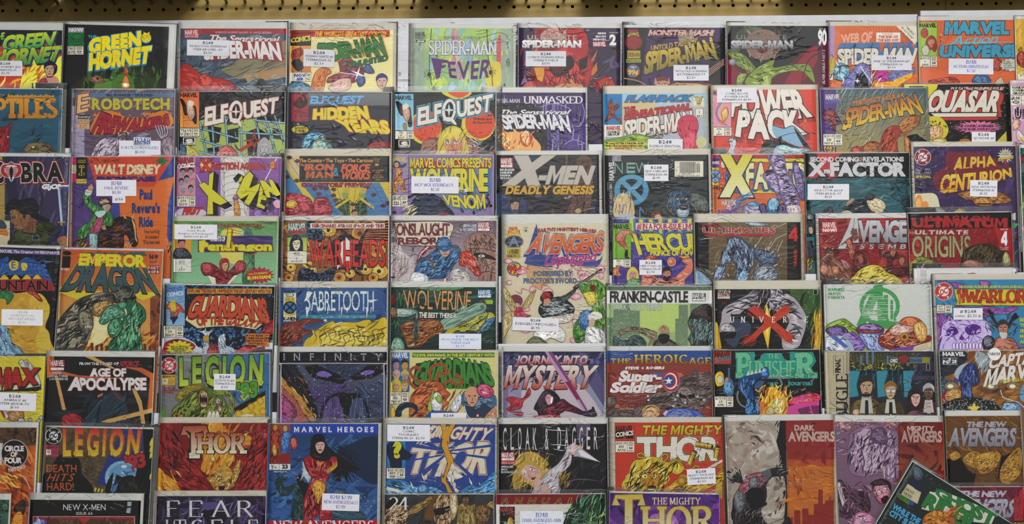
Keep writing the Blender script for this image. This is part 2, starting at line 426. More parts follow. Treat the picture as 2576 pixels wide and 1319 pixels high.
def M(c, dk, lt, *xy, n=None, l=None, wd=None, ang=None, o='111', ow=3, c2=None):
    """a drawn body or form: inked outline, dark hatching and light touches inside it"""
    p = smooth(pairs(xy)); fill(p, c, c2)
    x0, x1 = min(q[0] for q in p), max(q[0] for q in p); y0, y1 = min(q[1] for q in p), max(q[1] for q in p)
    sz = math.sqrt((x1 - x0) * (y1 - y0))
    n = n or int(14 + sz / 7); l = l or sz * .26; wd = wd or max(3, sz * .05)
    if ang is None:
        mx, my = sum(q[0] for q in p) / len(p), sum(q[1] for q in p) / len(p)
        ang = math.degrees(.5 * math.atan2(-2 * sum((q[0] - mx) * (q[1] - my) for q in p), sum((q[0] - mx) ** 2 - (q[1] - my) ** 2 for q in p)))
    if lt:
        gx, gy = sum(q[0] for q in p) / len(p), sum(q[1] for q in p) / len(p); hl = lt.split()[0]
        for k, (dx, dy) in enumerate(((-.07, -.1), (.12, .1), (-.1, .16))):
            f_ = (.62, .3, .26)[k]
            pp = [(gx + (q[0] - gx) * f_ + dx * (x1 - x0), gy + (q[1] - gy) * f_ + dy * (y1 - y0)) for q in p]
            if all(inside(q[0], q[1], p) for q in pp[::3]): fill(pp, hl)
        N(x0, y0, x1, y1, n // 2, c, l, wd * 1.6, ang, 40, p)
        N(x0, y0, x1, y1, n, lt, l, wd, ang, 32, p)
    if dk:
        N(x0, y0, x1, y1, int(n * .75), dk, l * .9, wd * .62, ang, 32, p)
        N(x0, y0, x1, y1, n // 4, o or dk, l * .6, wd * .4, ang, 50, p)
    if o: stroke(p, ow, o, True)
def letters(s, mapf, c, c2, font, bold, res, gap):
    sh = now.sheet; sh.up(); a, b = lin(c), lin(c2 or c)
    gl, wd = layout(s, font, bold, res, gap)
    for vs, ts in gl:
        if font == 'S':
            w0 = sh.w
            q = [loc(*mapf(v[0] / wd, v[1])) for v in vs]
            cl = [tuple(b[k] + (a[k] - b[k]) * min(1, max(0, v[1])) for k in range(3)) for v in vs]
            for i, t in enumerate(ts):
                sh.w = w0 + (i // 2 % 24) * 2e-7 + (i // 2 // 24) * 1e-7; sh.tri([(q[i_], cl[i_]) for i_ in t])
            sh.w = w0
            continue
        q = [loc(*mapf(v[0] / wd, v[1])) for v in vs]
        cl = [tuple(b[k] + (a[k] - b[k]) * min(1, max(0, v[1])) for k in range(3)) for v in vs]
        for t in ts: sh.tri([(q[i], cl[i]) for i in t])
def T(s, x0, y0, x1, y1, c, c2=None, o=None, ow=.05, b=.02, f='B', q=None, sl=0, up=(0, 0), ex=None, gap=.12, o2=None, ow2=.1):
    """title lettering stretched into a box or a quad q (TL TR BR BL); sl slants, up bows top and bottom, ex = (dx, dy, colour) block shade"""
    if q is None: q = (x0 + sl, y0, x1 + sl, y0, x1, y1, x0, y1)
    if f == 'B' and b >= .04: b += .014
    (ax, ay), (bx, by), (cx, cy), (dx, dy) = pairs(q)
    hpx = (abs(dy - ay) + abs(cy - by)) / 2
    res = 1 if hpx < 32 else 3
    def mk(ox, oy):
        def m(u, t):
            bow = 4 * u * (1 - u)
            tx, ty = ax + (bx - ax) * u, ay + (by - ay) * u - up[0] * bow
            lx, ly = dx + (cx - dx) * u, dy + (cy - dy) * u - up[1] * bow
            return (lx + (tx - lx) * t + ox, ly + (ty - ly) * t + oy)
        return m
    ob = b + (ow if o else 0)
    if ex:
        for k in range(4, 0, -1): letters(s, mk(ex[0] * k / 4, ex[1] * k / 4), ex[2], None, f, ob, res, gap)
    if o2: letters(s, mk(0, 0), o2, None, f, b + ow2, res, gap)
    if o: letters(s, mk(0, 0), o, None, f, ob, res, gap)
    letters(s, mk(0, 0), c, c2, f, b, res, gap)
def t(s, x, y, h, c, al='c', wf=1, b=.015, f='B', gap=.14, sl=0, rot=0):
    """a small line of print at its natural width: x anchor, y top, h cap height"""
    wd = layout(s, f, 0, 1, gap)[1] * h * wf
    x0 = x - wd / 2 if al == 'c' else (x - wd if al == 'r' else x)
    cs, sn = math.cos(math.radians(rot)), math.sin(math.radians(rot))
    def rp(px, py):
        dx, dy = px - x, py - y; return (x + dx * cs - dy * sn, y + dx * sn + dy * cs)
    q = rp(x0 + sl, y) + rp(x0 + wd + sl, y) + rp(x0 + wd, y + h) + rp(x0, y + h)
    T(s, 0, 0, 0, 0, c, f=f, b=b, q=q, gap=gap)
def tl(lines, x, y, h, c, al='l', lead=1.35, **k):
    for i, s in enumerate(lines): t(s, x, y + i * h * lead, h, c, al, **k)
# ---- things printed on many covers
def MARV(x0, y0, x1, y1, bg, fg, sub=None, sbg='ddd'):
    """publisher box: name in tall block capitals, with an optional strip below"""
    if bg: R(x0, y0, x1, y1, bg)
    w_, h_ = x1 - x0, y1 - y0
    k = .62 if sub else .96
    T('MARVEL', x0 + w_ * .04, y0 + h_ * .06, x1 - w_ * .04, y0 + h_ * k, fg, b=.035, gap=.07)
    if sub:
        R(x0 + w_ * .04, y0 + h_ * .7, x1 - w_ * .04, y0 + h_ * .94, sbg)
        t(sub, (x0 + x1) / 2, y0 + h_ * .74, h_ * .16, '222')
def COMX(x0, y0, x1, y1, c1, c2, o=None):
    """two line publisher mark: block name over a slanted hand-lettered second word"""
    h_ = y1 - y0
    T('MARVEL', x0, y0, x1, y0 + h_ * .55, c1, b=.04, gap=.07, o=o, ow=.06)
    T('COMICS', 0, 0, 0, 0, c2, b=.05, gap=.06, q=(x0, y0 + h_ * .62, x1, y0 + h_ * .42, x1, y0 + h_ * .8, x0, y1), o=o, ow=.07)
def ISS(x0, y0, x1, y1, lines, bg='ddd8c8', sp=.58):
    """issue box: price, number and month at left, seal of approval at right"""
    R(x0, y0, x1, y1, bg, o='111', ow=4)
    xm = x0 + (x1 - x0) * sp; h_ = y1 - y0
    L('111', 4, xm, y0, xm, y1)
    n = len(lines); hh = h_ / (n * 1.45 + .4)
    for i, s in enumerate(lines):
        t(s, (x0 + xm) / 2, y0 + hh * (.4 + i * 1.45), hh, '111', wf=min(1.1, (xm - x0) * .85 / (layout(s, 'B', 0, 1, .14)[1] * hh)), b=.03)
    for i, k in enumerate((.1, .22, .34, .84)):
        R(xm + (x1 - xm) * .16, y0 + h_ * k, x1 - (x1 - xm) * .16, y0 + h_ * (k + .05), '444')
    E('444', (xm + x1) / 2, y0 + h_ * .62, (x1 - xm) * .26, h_ * .11); E(bg, (xm + x1) / 2, y0 + h_ * .6, (x1 - xm) * .1, h_ * .06)
def DCB(x, y, r, c, tx=None):
    """round publisher bullet: ring with four stars, two slanted letters in the middle"""
    E(c, x, y, r, r, o='ccc', ow=r * .07)
    E('ddd', x, y, r * .56)
    for a in (-125, -35, 55, 145):
        K('ddd', x + r * .78 * math.cos(math.radians(a)), y + r * .78 * math.sin(math.radians(a)), r * .17, r * .07)
    T('DC', 0, 0, 0, 0, tx or c, b=.04, q=(x - r * .42, y - r * .16, x + r * .36, y - r * .44, x + r * .42, y + r * .16, x - r * .36, y + r * .44))
def FACE(x, y, w_, h_, skin, hair, dk='421', long=False, turn=0, look='111'):
    """an ordinary drawn head"""
    if long: S(hair, x - w_ * .7, y - h_ * .3, x, y - h_ * .75, x + w_ * .7, y - h_ * .3, x + w_ * .75, y + h_ * .6, x + w_ * .3, y + h_ * .75, x - w_ * .4, y + h_ * .75, x - w_ * .8, y + h_ * .5)
    S(skin, x - w_ * .45, y - h_ * .3, x, y - h_ * .5, x + w_ * .45, y - h_ * .3, x + w_ * .4, y + h_ * .2, x + w_ * .12, y + h_ * .5, x - w_ * .12, y + h_ * .5, x - w_ * .4, y + h_ * .2, o=dk, ow=max(1.5, w_ * .04))
    S(hair, x - w_ * .52, y - h_ * .02, x - w_ * .5, y - h_ * .42, x, y - h_ * .66, x + w_ * .5, y - h_ * .42, x + w_ * .52, y - h_ * .02, x + w_ * .38, y - h_ * .26, x + w_ * .1, y - h_ * .32, x - w_ * .3, y - h_ * .24)
    dx = turn * w_ * .12
    for s in (-1, 1):
        E('eee', x + s * w_ * .2 + dx, y - h_ * .04, w_ * .1, h_ * .04); E(look, x + s * w_ * .2 + dx, y - h_ * .04, w_ * .045, h_ * .045)
        L(dk, h_ * .04, x + s * w_ * .33 + dx, y - h_ * .13, x + s * w_ * .08 + dx, y - h_ * .1)
    L(dk, w_ * .035, x + dx, y - h_ * .04, x + dx + w_ * .06, y + h_ * .16, x + dx - w_ * .03, y + h_ * .17)
    L(dk, h_ * .045, x - w_ * .15 + dx, y + h_ * .29, x + w_ * .15 + dx, y + h_ * .28)

# ---------------------------------------------------------------- one bagged comic
COMICS = []
ROWNAME = {0: 'top', 1: 'second', 2: 'third', 3: 'fourth', 3.5: 'left mid', 4: 'fifth', 5: 'sixth', 6: 'seventh', 7: 'bottom'}
W_BAG, W_BOARD0, W_BOARD1, W_PAGE0, W_PAGE1, W_INK, LAYER = 0.0, 5e-5, 3.5e-4, 3.8e-4, 6.8e-4, 7e-4, 2.05e-3
def C(ctx, row, layer, xl, yl, xr, yr, base, label, board=None, bag=None, cream=False):
    """start a comic: cover top corners, board (left, top, right) and sleeve (left, top, right) in zoom coordinates"""
    finish()
    n = now; n.ctx = CTX[ctx]; n.row = row; n.label = label; n.cream = cream
    P0, nn, uu = PLANE[row]
    n.n = nn
    n.pt = P0 + nn * (layer * LAYER + W_INK)
    # in-plane frame with origin at provisional point
    n.org = P0.copy() + nn * (layer * LAYER); n.ex = Vector((1, 0, 0)); n.ey = uu
    a, b = loc(xl, yl), loc(xr, yr)
    phi = math.atan2(b[1] - a[1], b[0] - a[0])
    ex = Vector((1, 0, 0)) * math.cos(phi) + uu * math.sin(phi); ey = uu * math.cos(phi) - Vector((1, 0, 0)) * math.sin(phi)
    wd = math.hypot(b[0] - a[0], b[1] - a[1])
    mid = n.org + Vector((1, 0, 0)) * (a[0] + b[0]) / 2 + uu * (a[1] + b[1]) / 2
    # stand it on the pocket floor: distance down the comic to the floor line
    vtop = (mid - P0).dot(uu)
    fl = now_floor(row)
    H = (vtop + fl) / math.cos(phi) - abs(math.tan(phi)) * wd * .53
    n.ex, n.ey = ex, ey
    n.org = mid - ey * H
    n.H, n.wd = H, wd
    n.cover = (-wd / 2, .0015, wd / 2, H)
    bo = board or (xl - 3, yl - 3, xr + 3)
    q0, q1 = loc(bo[0], bo[1]), loc(bo[2], bo[1])
    n.board = (q0[0], .0008, q1[0], max(q0[1], q1[1]) if abs(phi) < .01 else max(H + .001, (q0[1] + q1[1]) / 2) if abs(phi) < .1 else H + .0012)
    bg = bag or (bo[0] - 8, bo[1] - 10, bo[2] + 10)
    q0, q1 = loc(bg[0], bg[1]), loc(bg[2], bg[1])
    n.bag = (min(q0[0], n.board[0] - .001), 0, max(q1[0], n.board[2] + .001), max((q0[1] + q1[1]) / 2, n.board[3] + .001))
    if abs(phi) > .1: n.board = (-wd / 2 - .0012, .0008, wd / 2 + .0012, H + .0012); n.bag = (-wd / 2 - .003, 0, wd / 2 + .003, H + .004)
    n.sheet = Sheet(W_INK); n.sheet.clip = n.cover
    n.stick = []
    n.live = True
    c = lin(base); x0, y0, x1, y1 = n.cover
    n.sheet.tri([((x0, y0), c), ((x1, y0), c), ((x1, y1), c)]); n.sheet.tri([((x0, y0), c), ((x1, y1), c), ((x0, y1), c)])
def now_floor(row): return FLOOR_V
now.live = False
def STK(x0, y0, x1, y1, lines, c='333', f='B', rot=0, h1=1.25, bg='d6d6de', tp=.1):
    """price sticker on the sleeve: its own sheet; lines of print, the first one larger"""
    keep = now.sheet
    sh = Sheet(0); sh.clip = None; now.sheet = sh
    cx, cy = (x0 + x1) / 2, (y0 + y1) / 2; cs, sn = math.cos(math.radians(rot)), math.sin(math.radians(rot))
    def rp(x, y): return (cx + (x - cx) * cs - (y - cy) * sn, cy + (x - cx) * sn + (y - cy) * cs)
    fill([rp(x0, y0), rp(x1, y0), rp(x1, y1), rp(x0, y1)], bg)
    n = len(lines); H = y1 - y0; hh = H * (1 - 2 * tp) / (n * 1.5 + h1 - 1.5 + .2)
    y = y0 + H * tp
    for i, s in enumerate(lines):
        h = hh * h1 if i == 0 else hh
        if s:
            wn = layout(s, f, 0, 1, .14)[1] * h
            wf = min(1.25 if f == 'B' else 1.0, (x1 - x0) * .9 / wn)
            px, py = rp(cx, y); t(s, px, py, h, c, wf=wf, f=f, b=.02 if i == 0 else .01, rot=rot)
        y += h * 1.0 + hh * .5
    now.stick.append(sh); now.sheet = keep
def finish():
    if not now.live: return
    now.live = False
    n = now
    root = bpy.data.objects.new('comic_book', None); COL.objects.link(root)
    root.empty_display_size = .03
    m = Matrix.Identity(4)
    for i, v in enumerate((n.ex, n.ey, n.n)):
        for k in range(3): m[k][i] = v[k]
    for k in range(3): m[k][3] = n.org[k]
    root.matrix_world = m
    root['label'] = n.label; root['category'] = 'comic'
    root['group'] = 'bagged comics in the %s row of the rack' % ROWNAME[n.row]
    x0, y0, x1, y1 = n.cover
    vs, fs = box(x0 + .0006, y0 + .0004, W_PAGE0, x1 - .0008, y1 - .0006, W_PAGE1)
    link_mesh('pages', vs, fs, M_PAGE, root)
    # cover: folded sheet (front with its ink, spine fold on the left, back)
    sh = n.sheet; b = len(sh.v); c = lin('ccc8bc')
    vs, fs = box(x0, y0, W_PAGE0 - 1e-5, x0 + .0005, y1, W_INK - 1e-6); sh.f += [tuple(b + i for i in f) for f in fs]; sh.v += vs; sh.c += [sh.c[0]] * 8
    b = len(sh.v); sh.v += [(x0, y0, W_PAGE0 - 1e-5), (x0, y1, W_PAGE0 - 1e-5), (x1, y1, W_PAGE0 - 1e-5), (x1, y0, W_PAGE0 - 1e-5)]; sh.c += [c] * 4; sh.f.append((b, b + 1, b + 2, b + 3))
    link_mesh('cover', sh.v, sh.f, M_INK, root, cols=sh.c)
    a = n.board
    vs, fs = box(a[0], a[1], W_BOARD0, a[2], a[3], W_BOARD1)
    link_mesh('backing_board', vs, fs, M_CREAM if n.cream else M_WHITE, root)
    # clear sleeve: back sheet, slightly rippled front sheet, sealed sides, open flap at the top
    gx, gy = 14, 26
    f0 = max(sh.w, W_INK) + 6e-5
    g = n.bag; vs = []; fs = []
    top_free = (g[3] - n.board[3]) / (g[3] - g[1] or 1)
    for j in range(gy + 1):
        for i in range(gx + 1):
            u = g[0] + (g[2] - g[0]) * i / gx; v = g[1] + (g[3] - g[1]) * j / gy
            e = min(1, min(i, gx - i) / 1.0)
            z = f0 + rnd.uniform(0, 1.6e-4)
            if j >= gy - 3: z += rnd.uniform(0, 1.6e-4)
            if e == 0: z = 2.5e-4
            vs.append((u, v, z))
    st = gx + 1
    for j in range(gy):
        for i in range(gx):
            k = j * st + i; fs.append((k, k + 1, k + st + 1, k + st))
    b = len(vs)
    vs += [(g[0], g[1], 0), (g[2], g[1], 0), (g[2], g[3], 0), (g[0], g[3], 0)]
    fs.append((b + 3, b + 2, b + 1, b))
    fs.append(tuple([b, b + 1] + [i for i in range(gx, -1, -1)]))
    fs.append(tuple([b + 3, b] + [j * st for j in range(0, gy + 1)]))
    fs.append(tuple([b + 1, b + 2] + [j * st + gx for j in range(gy, -1, -1)]))
    if g[3] - n.board[3] > .003:
        for ply in (1, 2):
            b = len(vs); m = 12
            for j, v in enumerate((n.board[3] + .0006, (n.board[3] + g[3]) / 2, g[3] - .0003)):
                for i in range(m + 1): vs.append((g[0] + .0006 + (g[2] - g[0] - .0012) * i / m, v, 9e-5 * ply + 1e-5 + rnd.uniform(0, 6e-5)))
            for j in range(2):
                for i in range(m):
                    k = b + j * (m + 1) + i; fs.append((k, k + 1, k + m + 2, k + m + 1))
    link_mesh('sleeve', vs, fs, M_SLEEVE, root, smooth=True)
    for s in n.stick:
        off = f0 + 3.4e-4
        link_mesh('price_sticker', [(v[0], v[1], v[2] + off) for v in s.v], s.f, M_LABEL, root, cols=s.c)
    COMICS.append(root)
# ================================================================ top row
C('A0',0,0,-345,244,517,252,'1c2030','comic with flames and slanted green two-line title, leftmost of the top row',(-360,186,524),(-360,180,690))
S('c43',-40,420,120,330,260,330,420,300,480,420,510,480,517,730,300,800,-60,800,-60,560)
N(-40,380,517,720,60,'a31 d62 e83 c42',150,34,60,30)
N(-40,480,517,720,34,'ed4 fe6 eb3',120,22,55,30)
P('ee5',180,640,300,430,330,540,420,370,470,480,517,460,517,740,160,740)
N(200,560,400,700,24,'d83 c62',110,14,60)
T('THE',0,0,0,0,'bd4','4a4',q=(-40,285,40,270,34,325,-40,340),b=.04)
T('GREEN',0,0,0,0,'cd3','3a5',o='246',b=.06,q=(40,305,462,268,425,372,20,430),ex=(8,12,'245'),gap=.08)
T('HORNET',0,0,0,0,'bc3','495',o='246',b=.06,q=(-40,425,528,385,480,500,-60,560),ex=(8,12,'245'),gap=.08)
S('c98',300,730,340,650,400,620,470,640,500,700,500,760)
M('a34','712','b45',310,730,330,670,380,650,400,700,420,740)
FACE(412,580,86,120,'ca8','213',long=False)
S('214',440,520,475,545,470,600,440,625,448,580);E('736',452,552,12)
L('213',7,385,640,440,636)
STK(-95,505,187,632,['B248','GREEN HORNET #26','ITEM#10712-01','$2.95'])

C('A0',0,1,538,200,1402,222,'1a1b1f','black comic with yellow title outlined in blue over a green glow',(534,190,1466),(526,184,1478))
S('252a1c',560,800,700,640,1000,540,1250,560,1370,760,1300,900,800,900)
S('2c3f1c',640,800,780,600,1020,600,1250,620,1330,760,1250,900,800,900)
N(700,560,1330,740,40,'3a5a20 466b2a 1d2416 2a3a1a',150,40,85,15)
S('5d8a35',790,700,850,650,930,680,930,760,780,780);S('4f7a2c',930,740,960,640,1030,600,1090,650,1110,760)
M('765540','421 311','976',740,660,800,625,860,650,870,690,800,690,o=None);E('a76',800,655,26,18);E('311',810,652,12)
S('a52',1030,640,1036,540,1056,545,1062,640);S('d84',1010,720,1044,630,1076,720);E('ec8',1044,702,26,24);E('ffe',1042,704,14)
R(565,228,697,270,'889');T('NOW',572,234,690,264,'ddd',b=.06)
R(565,270,697,383,'1b7a3a');E('1b7a3a',640,326,54,48,o='132',ow=5);M('1d6a35','132','',600,310,640,330,682,308,672,340,640,352,606,340)
ISS(560,383,694,455,['7 MAY','$1.75'],sp=.46)
t('THE',766,294,22,'4ac',wf=1.2,b=.04)
T('GREEN',0,0,0,0,'ed2',o='28b',b=.1,q=(750,330,1160,268,1162,378,745,438),ex=(-6,8,'28b'),gap=.12)
T('HORNET',0,0,0,0,'ed2',o='28b',b=.1,q=(750,452,1252,392,1236,512,745,575),ex=(-6,8,'28b'),gap=.12)
E('28b',1212,318,45);E('ed2',1214,314,40);N(1185,290,1245,345,14,'a92',40,6);P('ed2',1195,285,1190,262,1215,278);P('ed2',1222,278,1242,262,1240,290)

C('A1',0,0,80,237,957,237,'46586a','comic with large white title on a red plate over a slate-blue building',(58,184,966),(46,174,976))
N(80,300,957,720,70,'3f5366 5c6d7c 7c8c96 2c3a4a',190,22,12,14)
P('8b8260',400,580,957,330,957,560,560,660);N(430,380,957,640,34,'57614f a3956b 2c3038 6a6a55',240,12,22,6)
N(80,380,420,620,40,'2a3a4a 577286',12,60,0,8);P('b08a58',600,620,957,560,957,640,640,690);N(600,620,957,735,40,'33465a 9fb0b8 54697a 6f8593',70,10,5)
R(120,240,957,282,'a22a2e');t('ROBERTO AGUIRRE-SACASA  &  ANGEL MEDINA',600,262,15,'caa',f='S',wf=1.08,rot=.5)
MARV(112,246,232,316,'b3232b','ddd','.com  23','c99')
T('The Sensational',0,0,0,0,'ddd',o='a22',b=.03,q=(330,290,905,305,880,350,310,338),gap=.08)
P('9e1c26',290,360,920,340,935,500,905,515,600,480,300,505)
T('SPIDER-MAN',0,0,0,0,'ddd',o='8a1520',b=.06,q=(275,355,890,360,915,495,280,490),up=(10,16),gap=.05)
M('a8302a','5a1418 7a1c1c','d0504a c85040',80,560,140,530,220,590,300,640,420,650,520,700,560,800,80,800,n=26)
M('b43a30','5a1418','d86050',230,640,290,610,350,660,330,720,260,730);M('234','122','',700,740,720,670,770,660,790,720)
STK(134,332,482,464,['B248','THE SENSATIONAL SPIDERMAN #23','ITEM #D091112 -20','$2.50'],rot=1)

C('A1',0,1,990,246,1843,250,'e6dea0','pale yellow comic with slanted green title beneath a red banner, blue issue number on white',(984,188,1872),(978,176,1884),cream=True)
R(1163,250,1815,306,'b8272c');T('THE WORLD\'S GREATEST COMICS!',1186,262,1778,300,'e0b030',b=.06,sl=10,o='921',ow=.03)
for k in range(6): L('99a',2,1163,330 + k * 26,1240,400 + k * 22,1320,560)
for k in range(7): L('99a',2,1300 + k * 70,306,1240 + k * 50,400,1200 + k * 30,520)
R(990,250,1163,310,'902020');R(990,310,1163,380,'222');T('COMICS',0,0,0,0,'e4d040',b=.06,q=(1000,318,1155,296,1158,335,998,354),gap=.05)
R(990,380,1163,600,'e0a040','d08038');M('a83a28','411','c65',1010,420,1080,400,1095,450,1060,480,1100,530,1040,520,1000,480);M('223','111','',1000,520,1060,490,1100,560,1050,590)
L('111',5,1070,370,1080,420,1060,560,1090,600)
R(990,600,1167,676,'d8d4c4',o='222');t('NOV',1070,614,24,'24a',wf=1.2,b=.06);t('#18',1070,644,24,'24a',wf=1.1,b=.06);L('333',3,1118,600,1118,676);N(1124,608,1162,668,10,'444',28,4,0,5)
M('2d5a8a','123','69a',990,690,1080,680,1160,720,1160,800,990,800)
M('c06a30','6a2c18 8a3c20','e09048',1166,700,1200,600,1260,560,1320,575,1330,610,1290,640,1260,760,1170,800)
M('8a4030','412','c66 55a',1390,500,1450,470,1540,520,1600,560,1590,640,1500,690,1420,660,1300,690,1310,640,1400,600)
M('3b4a80','224','67a',1590,580,1640,530,1690,600,1640,610);M('3b4a80','224','67a',1540,640,1600,630,1610,690,1560,720)
M('d9b6a6','a87','ecc',1310,720,1370,670,1430,650,1490,660,1480,740,1340,760)
FACE(1750,680,90,110,'d9b0a0','2a3a78');K('eee',1550,610,60,10,4,sy=1.1,rot=-70);L('ddd',6,1330,590,1650,640)
T('SPIDER-MAN',0,0,0,0,'2f7f3a',o='163018',b=.05,q=(1215,370,1735,295,1785,455,1240,520),up=(-20,18),gap=.05,ex=(10,4,'c93'))
T('UNLIMITED',0,0,0,0,'2f6f3a',o='1a2a1a',b=.07,q=(1475,520,1795,460,1800,500,1468,560))
STK(1101,412,1358,556,['B248','SPIDERMAN UNLIMITED #18','ITEM#21613-32','$2.50'],rot=2)

C('A2',0,-1,-300,196,560,198,'d3d5da','plain white comic back with a printed letter B, in the gap of the top row',(-304,190,566),(-310,186,572))
t('B',116,600,28,'444',f='S');L('888',4,100,662,200,662);R(100,664,230,680,'b8bac0')

C('A2',0,0,222,232,1060,236,'9fae9b','pale green watercolour comic with thin serif title and jagged purple word',(206,196,1082),(192,188,1098))
R(322,232,955,800,'a8c46a','8fb890')
N(322,240,955,740,60,'b9cf6a a5c080 c8d86a 8ab6a8 9fc6c0 bcd29a',130,70,80,30)
N(322,240,955,740,14,'9ab4d8 a8c4e0',120,50,80,20);N(560,240,640,740,12,'cf7fa0 d090a8',130,22,80,10);S('cf5a6a',930,330,955,300,955,560,920,540);S('d8c850',830,560,950,520,950,720,860,760)
N(240,240,320,730,12,'a6b8a0 94a894',120,40,90);N(960,240,1050,730,12,'a6b8a0 9aa89a b4c2b0',120,40,90)
D('ddeac0',40,340,250,940,720,6)
for k in range(5): L('667a58',2,640 + k * 34,735,690 + k * 30,470,720 + k * 10,320)
for x,y in ((362,618),(872,600),(400,735)):
    E('222',x,y,14,20)
    for a in range(8): L('222',4,x,y,x + 30 * math.cos(a * .8),y + 26 * math.sin(a * .8),x + 46 * math.cos(a * .8 + .4),y + 44 * math.sin(a * .8 + .4))
L('333',6,380,240,366,470,362,600,380,700);L('333',6,840,240,850,470,880,600,888,720)
T('MARVEL',248,268,328,296,'444',b=.05);T('KNIGHTS',248,296,332,322,'444',f='S',b=.02);R(250,332,332,352,'333');R(262,337,322,349,'ccc');t('1 of 3',292,339,8,'333')
t('M A R V E L   C O M I C S',632,302,20,'5a625a',f='S',wf=1.06)
T('SPIDER-MAN',355,338,915,452,'c9ccc4','dde',o='555b52',ow=.035,b=.02,f='S')
T('F',0,0,0,0,'612a78',b=.04,q=(392,490,510,505,470,600,425,650));P('612a78',392,488,470,520,450,640,424,660)
T('EVER',0,0,0,0,'612a78',b=.03,q=(515,515,885,490,850,640,535,640),up=(-10,-14),gap=.2)

C('A2',0,1,1105,230,1948,233,'2f1c42','purple and red comic with a grey two-line title and white numeral 2',(1100,196,1958),(1096,190,1966))
P('8c2422',1240,232,1640,232,1700,460,1780,720,1180,720,1220,500)
N(1150,380,1900,720,30,'c8742c 7a2320 5a1a1c a83a26',160,40,50,30)
P('d29a30',1230,560,1330,560,1300,680,1260,660)
E('c79a90',1400,320,118,92);N(1290,250,1510,400,30,'8a3030 d8b0a8 6a2020',80,8);E('8a1c22',1385,390,45,38)
M('b0242a','4a0c12 6a1016 811','d04844',1320,620,1330,470,1400,410,1530,360,1660,440,1710,560,1680,700,1640,800,1360,800,n=60)
S('b0242a',1500,260,1620,240,1680,330,1660,470,1540,430)
M('1c1214','','611',1360,540,1430,490,1500,530,1520,600,1430,640,1370,600,o=None);E('1c1214',1525,520,42,60)
P('1c1214',1600,500,1680,460,1670,560,1610,590);M('c98a5a','6a3420','dca070',1400,730,1440,700,1520,680,1540,650,1570,690,1640,710,1640,800,1400,800)
N(1370,600,1700,700,26,'2a080a 4a0c10',90,10);M('9a2420','511','c54',1130,730,1170,690,1230,670,1250,730,1200,800)
S('a8281f',1750,720,1820,640,1880,660,1895,760)
L('241c22',26,1660,780,1740,640,1830,540,1900,440,1930,360);L('4c4448',5,1660,780,1740,640,1830,540,1900,440,1930,360)
N(1820,470,1948,600,8,'4a3a66 5d4b7c',90,30)
T('ULTIMATE',1178,292,1585,326,'a9a29c','c8b8b0',o='333',ow=.04,b=.03,gap=.32);T('SPIDER-MAN',1138,338,1618,392,'eee','bbb',o='333',ow=.05,b=.08,gap=.12)
for k,s in enumerate(('BENDIS','BROOKS','MENDOZA')): t(s,1828,270 + k * 26,14,'ddd','r',b=.06,wf=1.05)
MARV(1720,346,1830,386,'b0262c','ddd');t('ANNUAL',1892,266,10,'ccc',wf=1.3);T('2',1862,292,1908,370,'ddd',b=.06)
T('A',1125,640,1185,700,'8a6a8a',b=.04)
STK(1162,425,1497,552,['B248','ULTIMATE SPIDERMAN ANN #2','ITEM# D90112-11','$3.50'])

C('A3',0,0,229,229,1070,230,'171519','black and purple comic with tall slanted gold title and round 99-cent mark',(224,206,1074),(214,180,1080))
P('3f2458',440,232,1050,232,870,720,370,720,400,420)
N(430,250,900,700,24,'4a2c66 2b183e 1a1020',110,40);E('9a8f7a',735,310,55,60);M('b5ab8c','776','',770,330,790,280,815,330,800,400,760,380,o=None)
T('MONSTER MASH!',435,252,965,294,'c9b0a0',o='8a2a30',ow=.09,b=.06,sl=12)
T('MARVEL',268,246,350,270,'b33',b=.04);T('COMICS',272,272,350,296,'bb3',b=.06);R(260,290,356,320,'b9a23c')
E('7a1f20',311,352,72,62);E('8f2a28',311,350,60,52)
R(258,420,365,484,'bda03c');T('SPIDER-MAN',264,438,360,470,'3a2f18',b=.02);R(248,490,372,520,'a8a040','8a9a3a');t('MAY \'96  9',308,496,17,'333')
E('2f6f9a',307,588,54,52,o='a33',ow=5);T('ONLY',282,550,332,568,'ddd',b=.03);T('99¢',266,580,346,618,'e0b030',o='922',b=.06)
T('UNTOLD TALES OF',0,0,0,0,'b79a55',o='2a1a20',b=.05,q=(455,380,840,312,836,352,455,420),up=(-8,-8))
T('SPIDER-MAN',0,0,0,0,'cdb448','8f7c34',o='2a2818',b=.06,q=(420,440,955,320,1000,480,400,610),up=(-16,22),gap=.04,ex=(8,6,'1c3020'))
for k in range(4): L('a88068',7,1060,490 + k * 14,960,560 + k * 16,900,600 + k * 20,s=True)
L('a88068',9,230,650,340,670,410,705,s=True);FACE(545,705,120,110,'b98a74','6a3426');P('b98a74',478,705,488,640,510,690);P('b98a74',590,690,604,640,612,705)
M('8a2a30','411','b95',610,730,640,690,840,690,960,700,960,780)
STK(640,540,932,670,['B248','UNTOLD TALES OF SPIDERMAN','#9 ITEM#51513-77','$2.50'])

